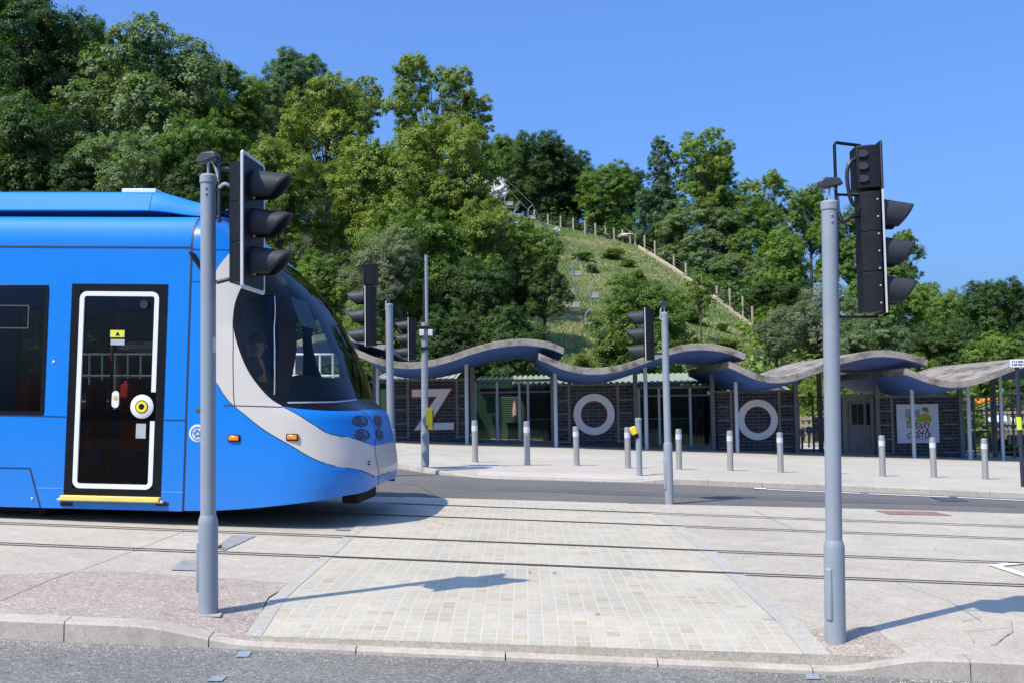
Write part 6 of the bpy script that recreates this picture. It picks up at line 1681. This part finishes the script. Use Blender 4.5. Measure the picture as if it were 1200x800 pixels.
T = [
 (-75, 5, 190, 60, 'broad', 'dark', 'dark broad tree cut off by the picture edge, above the back of the tram'),
 (28, -22, 170, 66, 'broad', 'dark', 'tall dark tree rising out of the top of the picture above the tram window'),
 (172, 12, 215, 64, 'broad', 'grey', 'huge grey-green dome-shaped tree above the tram door'),
 (95, 22, 140, 76, 'round', 'mid', 'tree behind the grey-green dome, between it and the tall dark tree'),
 (264, 72, 100, 70, 'round', 'mid', 'mid green tree at the shoulder of the huge grey-green dome'),
 (238, 128, 120, 57, 'broad', 'mid', 'dull green tree behind the detector of the nearest signal pole'),
 (45, 105, 170, 55, 'broad', 'dark', 'low dark tree directly behind the tram roof at the picture edge'),
 (140, 140, 140, 54, 'broad', 'grey', 'grey-green low tree right behind the white unit on the tram roof'),
 (-10, 150, 130, 53, 'bush', 'dark', 'black-green bush behind the tram roof at the picture edge'),
 (230, 165, 110, 53, 'bush', 'dark', 'dark bush behind the nearest signal pole top'),
 (80, 165, 120, 53, 'bush', 'dark', 'dark bush behind the tram window below the low dark tree'),
 (40, 60, 190, 92, 'round', 'dark', 'dark tree deep in the wood behind the tall dark tree'),
 (190, 80, 190, 94, 'round', 'dark', 'dark tree deep in the wood behind the grey-green dome'),
 (300, 130, 150, 96, 'round', 'dark', 'dark tree deep in the wood behind the nearest signal head'),
 (450, 170, 170, 98, 'round', 'mid', 'tree deep in the wood behind the loose crowns over the tram nose'),
 (348, 57, 95, 88, 'round', 'blue', 'blue-green ball-topped tree standing behind the yellow-green trees over the tram cab'),
 (312, 95, 85, 82, 'round', 'grey', 'pale grey-green tree just over the nearest signal head, behind the others'),
 (385, 80, 135, 68, 'broad', 'yel', 'yellow-green tree over the front of the tram cab'),
 (330, 155, 120, 58, 'broad', 'yel', 'yellow-green tree close behind the visors of the nearest signal'),
 (425, 88, 66, 80, 'airy', 'yel', 'thin loose tree in the dip of the skyline over the tram nose'),
 (505, 62, 118, 74, 'airy', 'yel', 'tallest open-crowned tree with sky showing through, over the thin mast'),
 (560, 104, 56, 76, 'airy', 'yel', 'small loose side crown next to the tallest open-crowned tree'),
 (435, 158, 140, 61, 'broad', 'yel', 'big yellow-green tree over the signal past the tram nose'),
 (525, 135, 140, 66, 'round', 'yel', 'full yellow-green tree under the tallest open-crowned tree'),
 (566, 226, 110, 57, 'broad', 'yel', 'yellow-green tree just below the white rocks'),
 (485, 232, 150, 55, 'broad', 'mid', 'mid green tree behind the thin mast'),
 (448, 262, 100, 51, 'willow', 'willow', 'silvery willow behind the signal past the tram nose'),
 (372, 285, 90, 52, 'bush', 'mid', 'bush showing past the sloping windscreen of the tram'),
 (616, 252, 112, 59, 'broad', 'mid', 'mid green tree at the foot of the bare slope'),
 (560, 300, 120, 53, 'round', 'dark', 'dark tree behind the crest of the canopy over the letter Z'),
 (640, 290, 72, 57, 'broad', 'dark', 'dark tree with its edge against the dry grass'),
 (420, 345, 80, 48.5, 'bush', 'mid', 'bush low behind the signals next to the tram nose'),
 (515, 350, 110, 48.5, 'bush', 'dark', 'dark bush behind the dip of the canopy over the letter Z'),
 (600, 352, 100, 48.5, 'bush', 'dark', 'dark bush behind the canopy crest near the entrance doors'),
 (598, 158, 84, 136, 'round', 'mid', 'ridge tree standing next to the white rocks'),
 (640, 154, 92, 132, 'round', 'dark', 'highest dark tree on the ridge above the fence'),
 (676, 178, 66, 135, 'round', 'dark', 'dark ridge tree sloping down from the highest one'),
 (714, 191, 84, 130, 'round', 'mid', 'flat-topped tree on the ridge with a gap below its crown'),
 (744, 197, 46, 133, 'round', 'dark', 'last dark tree of the ridge row before the bluish conifer'),
 (655, 225, 90, 137, 'bush', 'dark', 'dark bush under the highest ridge tree'),
 (730, 235, 80, 137, 'bush', 'dark', 'dark bush under the flat-topped ridge tree'),
 (783, 160, 66, 118, 'cone', 'blue', 'dark bluish conifer beside the tall light green tree'),
 (833, 149, 86, 116, 'airy', 'light', 'tall light green tree standing highest over the slope path'),
 (842, 172, 80, 119, 'broad', 'mid', 'green tree close behind the tall light green one'),
 (776, 212, 74, 119, 'broad', 'blue', 'dark blue-green tree at the top of the slope path'),
 (822, 232, 96, 113, 'broad', 'grey', 'grey-green tree above the middle of the slope path'),
 (905, 199, 76, 114, 'airy', 'light', 'light green tree behind the detector of the foreground signal'),
 (884, 228, 86, 112, 'broad', 'mid', 'mid green tree between the light green ones above the path'),
 (956, 214, 74, 112, 'broad', 'light', 'light tree rising behind the cap of the foreground signal pole'),
 (868, 290, 90, 108, 'broad', 'grey', 'grey-green tree above the lower end of the slope path'),
 (930, 262, 100, 103, 'broad', 'mid', 'broad mid green tree under the light one near the foreground pole'),
 (1003, 240, 84, 104, 'broad', 'mid', 'mid green tree hidden behind the foreground signal head'),
 (1058, 268, 74, 100, 'airy', 'light', 'loose light tree showing between the visors of the foreground signal'),
 (1040, 300, 110, 84, 'broad', 'mid', 'mid green tree under the visors of the foreground signal'),
 (916, 322, 84, 98, 'broad', 'dark', 'dark tree just past the lower end of the slope path'),
 (962, 322, 120, 66, 'willow', 'willow', 'large silvery willow behind the foreground signal pole'),
 (912, 356, 56, 62, 'willow', 'willow', 'smaller silvery willow above the canopy of the last letter O'),
 (1096, 326, 84, 88, 'broad', 'light', 'light green tree on the falling skyline past the foreground signal'),
 (1168, 324, 90, 72, 'round', 'dark', 'dark round tree on the low skyline near the picture edge'),
 (1212, 332, 90, 74, 'round', 'dark', 'dark round tree cut off by the picture edge above the small white sign'),
 (1128, 345, 70, 80, 'broad', 'mid', 'mid green tree between the light tree and the dark round tree'),
 (1105, 372, 110, 60, 'broad', 'dark', 'dark tree behind the crest of the canopy over the logo board'),
 (1022, 366, 100, 58, 'broad', 'grey', 'grey-green tree behind the canopy beside the foreground signal pole'),
 (1180, 382, 100, 57, 'broad', 'mid', 'low mid green tree above the small white sign'),
 (757, 324, 138, 53.5, 'round', 'mid', 'big round leafy tree low on the slope behind the middle traffic signal'),
 (824, 318, 40, 78, 'airy', 'light', 'young yellow-green tree alone on the slope'),
 (1085, 405, 70, 47, 'bush', 'light', 'light green bush behind the roof overlap beside the logo board'),
 (960, 432, 60, 46, 'bush', 'light', 'light green bush seen under the canopy in the gap by the last letter O'),
 (1130, 432, 70, 46, 'bush', 'light', 'light green bush rising behind the end of the logo wall'),
 (1020, 430, 80, 47, 'bush', 'mid', 'bush behind the kiosk door bay'),
 (1195, 430, 90, 50, 'bush', 'dark', 'dark bush behind the playground'),
 (985, 486, 12, 39.5, 'bush', 'dark', 'narrow dark shrub standing against the kiosk front'),
 (1160, 478, 40, 50, 'bush', 'mid', 'small bush behind the wooden playground fence'),
]
for t in T:
    tree(*t, cat='bush' if t[4] == 'bush' else 'tree')
# small scrub on the open slope
SC = [(686, 294, 30, 12, 'mid', 'small scrub bush high on the dry slope below the fence posts'), (722, 290, 34, 14, 'yel', 'pale scrub bush beside the path at the top of the slope'), (698, 308, 20, 12, 'grey', 'grey scrub bush in the middle of the dry grass'),
      (733, 318, 30, 18, 'grey', 'grey-green scrub bush low on the dry grass'), (752, 315, 26, 18, 'light', 'light scrub bush just above the big leafy tree'), (738, 303, 24, 10, 'yel', 'yellow-green scrub bush along the slope path'),
      (812, 364, 40, 14, 'light', 'spreading light scrub below the slope path'), (856, 396, 36, 14, 'light', 'scrub bush below the lower end of the slope path'), (848, 378, 22, 9, 'mid', 'scrub bush right under the path planks'), (797, 340, 24, 10, 'mid', 'scrub bush next to the young yellow-green tree'),
      (684, 414, 26, 16, 'yel', 'yellow-green scrub near the foot of the slope'), (838, 410, 36, 14, 'light', 'light scrub just above the canopy crest of the middle O')]
for (px, top, w, hpx, lm, lab) in SC:
    g = hill_hit(px, top + hpx); Y = g.y
    tree(px, top, w, Y, 'bush', lm, lab, 'bush', 'scrub on the slope')
# tall dry grass and low ground cover on the slope: one uncountable mass
def grass_cover():
    r = np.random.default_rng(3); vs = []; 
    N_ = 42000; px = r.uniform(560, 960, N_); t = r.uniform(.06, 1.0, N_); V = []
    for a, q in zip(px, t):
        Y = YF + (ridge(a)[1] - YF) * q; p = at(a, 480, Y); V.append((p.x, Y, hill(a, Y)))
    P_ = np.array(V); h = r.uniform(.06, .24, N_)[:, None]; w = r.uniform(.04, .12, N_)[:, None]; an = r.uniform(0, 6.283, N_)
    d = np.stack([np.cos(an), np.sin(an), np.zeros(N_)], 1); up = np.stack([r.normal(0, .3, N_), r.normal(0, .3, N_), np.ones(N_)], 1)
    Q = np.empty((N_, 3, 3)); Q[:, 0] = P_ - d * w - [0, 0, .08]; Q[:, 1] = P_ + d * w - [0, 0, .08]; Q[:, 2] = P_ + up * h
    me = bpy.data.meshes.new('dry_grass'); me.vertices.add(3 * N_); me.vertices.foreach_set('co', Q.reshape(-1).astype(np.float32)); me.loops.add(3 * N_); me.loops.foreach_set('vertex_index', np.arange(3 * N_, dtype=np.int32)); me.polygons.add(N_); me.polygons.foreach_set('loop_start', np.arange(0, 3 * N_, 3, dtype=np.int32)); me.update(calc_edges=True)
    mt, nt, bb = new_mat('dry_grass'); co = geopos(nt); n1 = noise(nt, 0.2, 5, 0.6, co, .5); isl = N(nt, 'ShaderNodeNewGeometry').outputs['Random Per Island']
    g = ramp(nt, n1, [(.4, (.12, .2, .045)), (.5, (.21, .27, .08)), (.62, (.33, .32, .135)), (.78, (.43, .38, .2))]); g = mixc(nt, 1.0, g, ramp(nt, isl, [(0, (.7, .7, .65)), (1, (1.25, 1.2, 1.15))]), 'MULTIPLY'); L(nt, g, bb.inputs['Base Color']); bb.inputs['Roughness'].default_value = .9
    me.materials.append(mt); o = bpy.data.objects.new('dry_grass', me); col.objects.link(o); o['kind'] = 'stuff'; o['label'] = 'dry tufted grass covering the open slope'
grass_cover()
# undergrowth under the wood: leaf litter shrubs reading as one mass
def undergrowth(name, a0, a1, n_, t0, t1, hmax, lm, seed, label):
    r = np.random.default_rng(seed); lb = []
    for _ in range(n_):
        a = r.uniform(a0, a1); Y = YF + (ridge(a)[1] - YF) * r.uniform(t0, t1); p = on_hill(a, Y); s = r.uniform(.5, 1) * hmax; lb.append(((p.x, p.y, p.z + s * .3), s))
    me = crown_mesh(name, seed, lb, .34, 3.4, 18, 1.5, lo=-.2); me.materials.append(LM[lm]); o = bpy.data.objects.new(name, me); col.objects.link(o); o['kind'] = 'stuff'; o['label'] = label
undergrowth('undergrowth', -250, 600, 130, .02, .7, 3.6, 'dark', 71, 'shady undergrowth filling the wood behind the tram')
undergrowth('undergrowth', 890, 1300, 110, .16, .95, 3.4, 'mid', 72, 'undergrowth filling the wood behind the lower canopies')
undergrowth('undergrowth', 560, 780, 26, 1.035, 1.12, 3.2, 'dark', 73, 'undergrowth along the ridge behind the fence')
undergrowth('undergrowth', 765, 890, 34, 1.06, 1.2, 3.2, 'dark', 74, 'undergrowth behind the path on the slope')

# ------------------------------------------------------------------ fences, path and chairlift on the hill
M['old_wood'] = simple('grey_timber', (0.36, 0.30, 0.21), 0.9, 0, 0.25, 3)
M['plank'] = simple('pale_plank', (0.4, 0.34, 0.24), 0.85, 0, 0.15, 2)
M['wire'] = simple('fence_wire', (0.05, 0.05, 0.05), 0.7)
def hill_fence(label, posts, back, nm='fence', wires=4):
    pts = []
    g0 = None
    for (px, t_, b_) in posts:
        Y = ridge(px)[1] - back; g = on_hill(px, Y); top = at(px, t_, Y); pts.append((g, top))
    e = empty(nm, pts[0][0], label, 'fence')
    for g, t_ in pts:
        b = MB(); b.tube([g - Vector((0, 0, .4)), Vector((g.x, g.y, max(t_.z, g.z + 1.2)))], .11, 8); b.build('fence_post', M['old_wood'], e)
    b = MB()
    for k in range(wires):
        q = (k + .4) / wires; b.tube([g.lerp(Vector((g.x, g.y, max(t_.z, g.z + 1.2))), q) for g, t_ in pts], .018, 4)
    b.build('fence_wire', M['wire'], e)
hill_fence('post and wire fence along the ridge at the top of the dry slope', [(630, 247, 262), (646, 251, 265), (661, 253.5, 270), (676, 255.5, 274), (690, 258.5, 275), (702, 261.5, 277), (714, 264.5, 281), (724, 267, 283), (734, 269, 283), (743, 272, 285), (749, 275, 286)], .4)
hill_fence('post and wire fence running down beside the slope path', [(760, 276, 296), (772, 282, 302), (782, 292, 308), (794, 300, 320), (808, 308, 325), (826, 322, 338), (844, 335, 350), (859, 338, 357), (874, 347, 362), (885, 359, 375)], -.6)
pth = [(752, 290), (765, 298), (780, 307), (800, 320.5), (820, 334), (845, 352.5), (870, 371), (892, 389)]
lp = []
for off in (-.2, 1.5):
    q = [on_hill(px, ridge(px)[1] - 1.6 + off) for px, _ in pth]; lp.append(q)
b = MB(); vs = [p + Vector((0, 0, .12)) for p in lp[0]] + [p + Vector((0, 0, .16)) for p in lp[1]]; n = len(pth)
b.add(vs, [(i, i + 1, n + i + 1, n + i) for i in range(n - 1)]); o = b.build('slope_path', M['plank'], smooth=0); o['kind'] = 'structure'
b = MB()
for p, q in zip(lp[0], lp[0][1:]): b.add([p - Vector((0, .06, .35)), q - Vector((0, .06, .35)), q + Vector((0, -.06, .2)), p + Vector((0, -.06, .2)), p - Vector((0, 0, .35)), q - Vector((0, 0, .35)), q + Vector((0, 0, .2)), p + Vector((0, 0, .2))], [(0, 1, 2, 3), (4, 5, 6, 7), (3, 2, 6, 7), (0, 1, 5, 4)])
o = b.build('timber_edging', M['plank'], smooth=0); tag(o, 'pale timber edging along the lower side of the slope path', 'edging')
# pale rocks up by the ridge
M['rock'] = simple('pale_limestone', (0.56, 0.53, 0.48), 0.9, 0, 0.3, 1.2, 0.8)
def rock(px, py, w, h, Y, label):
    r = random.Random(int(px * 7 + py)); c = at(px, py, Y); bm = bmesh.new(); bmesh.ops.create_icosphere(bm, subdivisions=3, radius=1)
    s = Y / F; ph = [r.uniform(0, 6) for _ in range(6)]
    for v in bm.verts:
        d = v.co.normalized(); k = 1 + .22 * math.sin(4 * d.x + ph[0]) * math.cos(5 * d.z + ph[1]) + .12 * math.sin(9 * d.y + ph[2]) + .1 * math.sin(11 * d.z + 7 * d.x + ph[3])
        v.co = Vector((d.x * w / 2 * s * k, d.y * w / 2.4 * s * k, d.z * h / 2 * s * k))
    me = bpy.data.meshes.new('rock'); bm.to_mesh(me); bm.free(); me.materials.append(M['rock']); o = bpy.data.objects.new('rock', me); o.location = c; col.objects.link(o); tag(o, label, 'rock', 'pale rocks near the ridge')
for q in ((560, 211, 16, 12, 92, 'pale rock at the top of the outcrop, touching the leaves'), (572, 217, 22, 16, 91, 'largest pale rock of the outcrop among the trees'), (585, 213, 14, 10, 91.5, 'small pale rock capping the end of the outcrop'), (586, 224, 17, 18, 90, 'upright pale rock just above the chairlift seats'), (576, 228, 18, 12, 90, 'low pale rock at the foot of the outcrop'), (652, 271, 8, 8, 118, 'small white rock by the first ridge fence posts'), (735, 277, 22, 6, 119, 'flat pale rock behind the ridge fence')):
    rock(*q)
# chairlift climbing the slope
M['lift'] = simple('chairlift_grey_white', (0.3, 0.31, 0.29), 0.5)
CS = 0.62
CH = [(597, 241, 85, 'white chairlift seat nearest the pale rocks'), (609, 255, 84, 'white chairlift seat second from the pale rocks'), (606, 262, 88, 'small white chairlift seat tucked into the leaves'), (624, 257, 90, 'white chairlift seat next to the first ridge fence post'),
      (677, 323, 74, 'white chairlift seat half way down the slope by the dark tree'), (697, 349, 70, 'white chairlift seat low on the slope beside the big leafy tree'), (693, 384, 66, 'white chairlift seat lowest on the slope'), (674, 360, 68, 'white chairlift seat against the dark tree edge')]
def chair_pts(px, py, Y): s = 1.0; return at(px, py, Y)
chairs0 = None; hang = {}
for (px, py, Y, lab) in CH:
    c = at(px, py, Y)
    if chairs0 is None:
        e = empty('chairlift_chair', c, lab, 'chairlift chair', 'chairlift chairs'); chairs0 = e
        b = MB(); b.box(c, (1.0, .5, .09)); b.build('seat', M['lift'], e, bevel=.03)
        b = MB(); b.box(c + Vector((0, .24, .3)), (1.0, .08, .5)); b.build('backrest', M['lift'], e, bevel=.03)
        b = MB(); b.tube(spline([c + Vector((-.55, 0, .1)), c + Vector((-.6, 0, .9)), c + Vector((-.45, 0, 1.5)), c + Vector((-.02, 0, 1.9)), c + Vector((0, 0, 2.1))], 6), .05, 8); b.build('hanger', M['lift'], e)
        b = MB(); b.box(c + Vector((0, -.2, -.35)), (.9, .05, .05)); b.tube([c + Vector((-.4, -.1, 0)), c + Vector((-.4, -.2, -.35))], .025, 6); b.tube([c + Vector((.4, -.1, 0)), c + Vector((.4, -.2, -.35))], .025, 6); b.build('foot_rest', M['lift'], e)
        e.matrix_world = Matrix.Translation(c) @ Matrix.Diagonal((CS, CS, CS, 1))
    else:
        e = dup(chairs0, Matrix.Translation(c) @ Matrix.Diagonal((CS, CS, CS, 1))); e['label'] = lab
def cable(pts, label):
    b = MB(); b.tube([at(px, py, Y) + Vector((0, 0, 2.1 * CS)) for px, py, Y in pts], .03, 5); o = b.build('chairlift_cable', M['wire'], smooth=0); tag(o, label, 'cable')
cable([(575, 216, 86), (597, 241, 85), (609, 255, 84), (677, 323, 74), (697, 349, 70)], 'chairlift cable carrying the seats on the near line')
cable([(590, 225, 92), (624, 257, 90), (674, 360, 68), (693, 384, 66)], 'chairlift cable carrying the seats on the far line')
def pylon(px, py, Y, label):
    t_ = at(px, py, Y); g = on_hill(px, Y); e = empty('chairlift_pylon', g, label, 'pylon', 'chairlift pylons')
    b = MB(); b.tube([g - Vector((0, 0, .3)), t_], .07, 10); b.build('column', M['lift'], e)
    b = MB(); b.box(t_, (1.8, .08, .08)); b.build('cross_arm', M['lift'], e)
    for s_ in (-.8, .8):
        b = MB(); b.lathe(t_ + Vector((s_, -.05, .12)), [(.001, 0), (.1, 0), (.1, .08), (.001, .1)], 14, (0, 1, 0)); b.build('pulley', M['lift'], e)

# ------------------------------------------------------------------ camera, sun and sky
cd = bpy.data.cameras.new('camera'); cam = bpy.data.objects.new('camera', cd); col.objects.link(cam)
cd.sensor_fit = 'HORIZONTAL'; cd.sensor_width = 36; cd.lens = 36 * F / 1200; cd.clip_start = 0.1; cd.clip_end = 2000
cam.matrix_world = Matrix((RT, UP, -_f)).transposed().to_4x4() @ Matrix.Identity(4)
mw = cam.matrix_world.copy(); mw.translation = CAM; cam.matrix_world = mw
sc.camera = cam
ELEV, AZ = R(54), math.atan2(-0.68, -0.73)       # direction towards the sun
sd = Vector((math.cos(ELEV) * math.cos(AZ), math.cos(ELEV) * math.sin(AZ), math.sin(ELEV)))
ld = bpy.data.lights.new('sun', 'SUN'); ld.energy = SUN_E; ld.angle = R(0.53); ld.color = (1.0, 0.905, 0.75)
so = bpy.data.objects.new('sun', ld); col.objects.link(so); so.rotation_euler = (-sd).to_track_quat('-Z', 'Y').to_euler(); so.location = sd * 60
w = bpy.data.worlds.new('World'); sc.world = w; w.use_nodes = True; nt = w.node_tree
sky = nt.nodes.new('ShaderNodeTexSky'); sky.sky_type = 'NISHITA'; sky.sun_disc = False; sky.sun_elevation = ELEV
sky.sun_rotation = math.atan2(sd.x, sd.y); sky.altitude = 0; sky.air_density = SKY_AIR; sky.dust_density = SKY_DUST; sky.ozone_density = SKY_OZ
bg = nt.nodes['Background']
gm = nt.nodes.new('ShaderNodeGamma'); gm.inputs[1].default_value = 0.8; nt.links.new(sky.outputs[0], gm.inputs[0])
nt.links.new(mixc(nt, 1.0, gm.outputs[0], (1.22, 1.72, 2.48), 'MULTIPLY'), bg.inputs[0]); bg.inputs[1].default_value = SKY_E
vs_ = sc.view_settings; vs_.view_transform = 'Standard'; vs_.look = 'None'; vs_.exposure = EXPO; vs_.gamma = 1; vs_.use_curve_mapping = False
sc.render.engine = 'CYCLES'; sc.cycles.max_bounces = 8; sc.cycles.transparent_max_bounces = 12; sc.cycles.diffuse_bounces = 3; sc.cycles.glossy_bounces = 4
sc.cycles.use_denoising = True
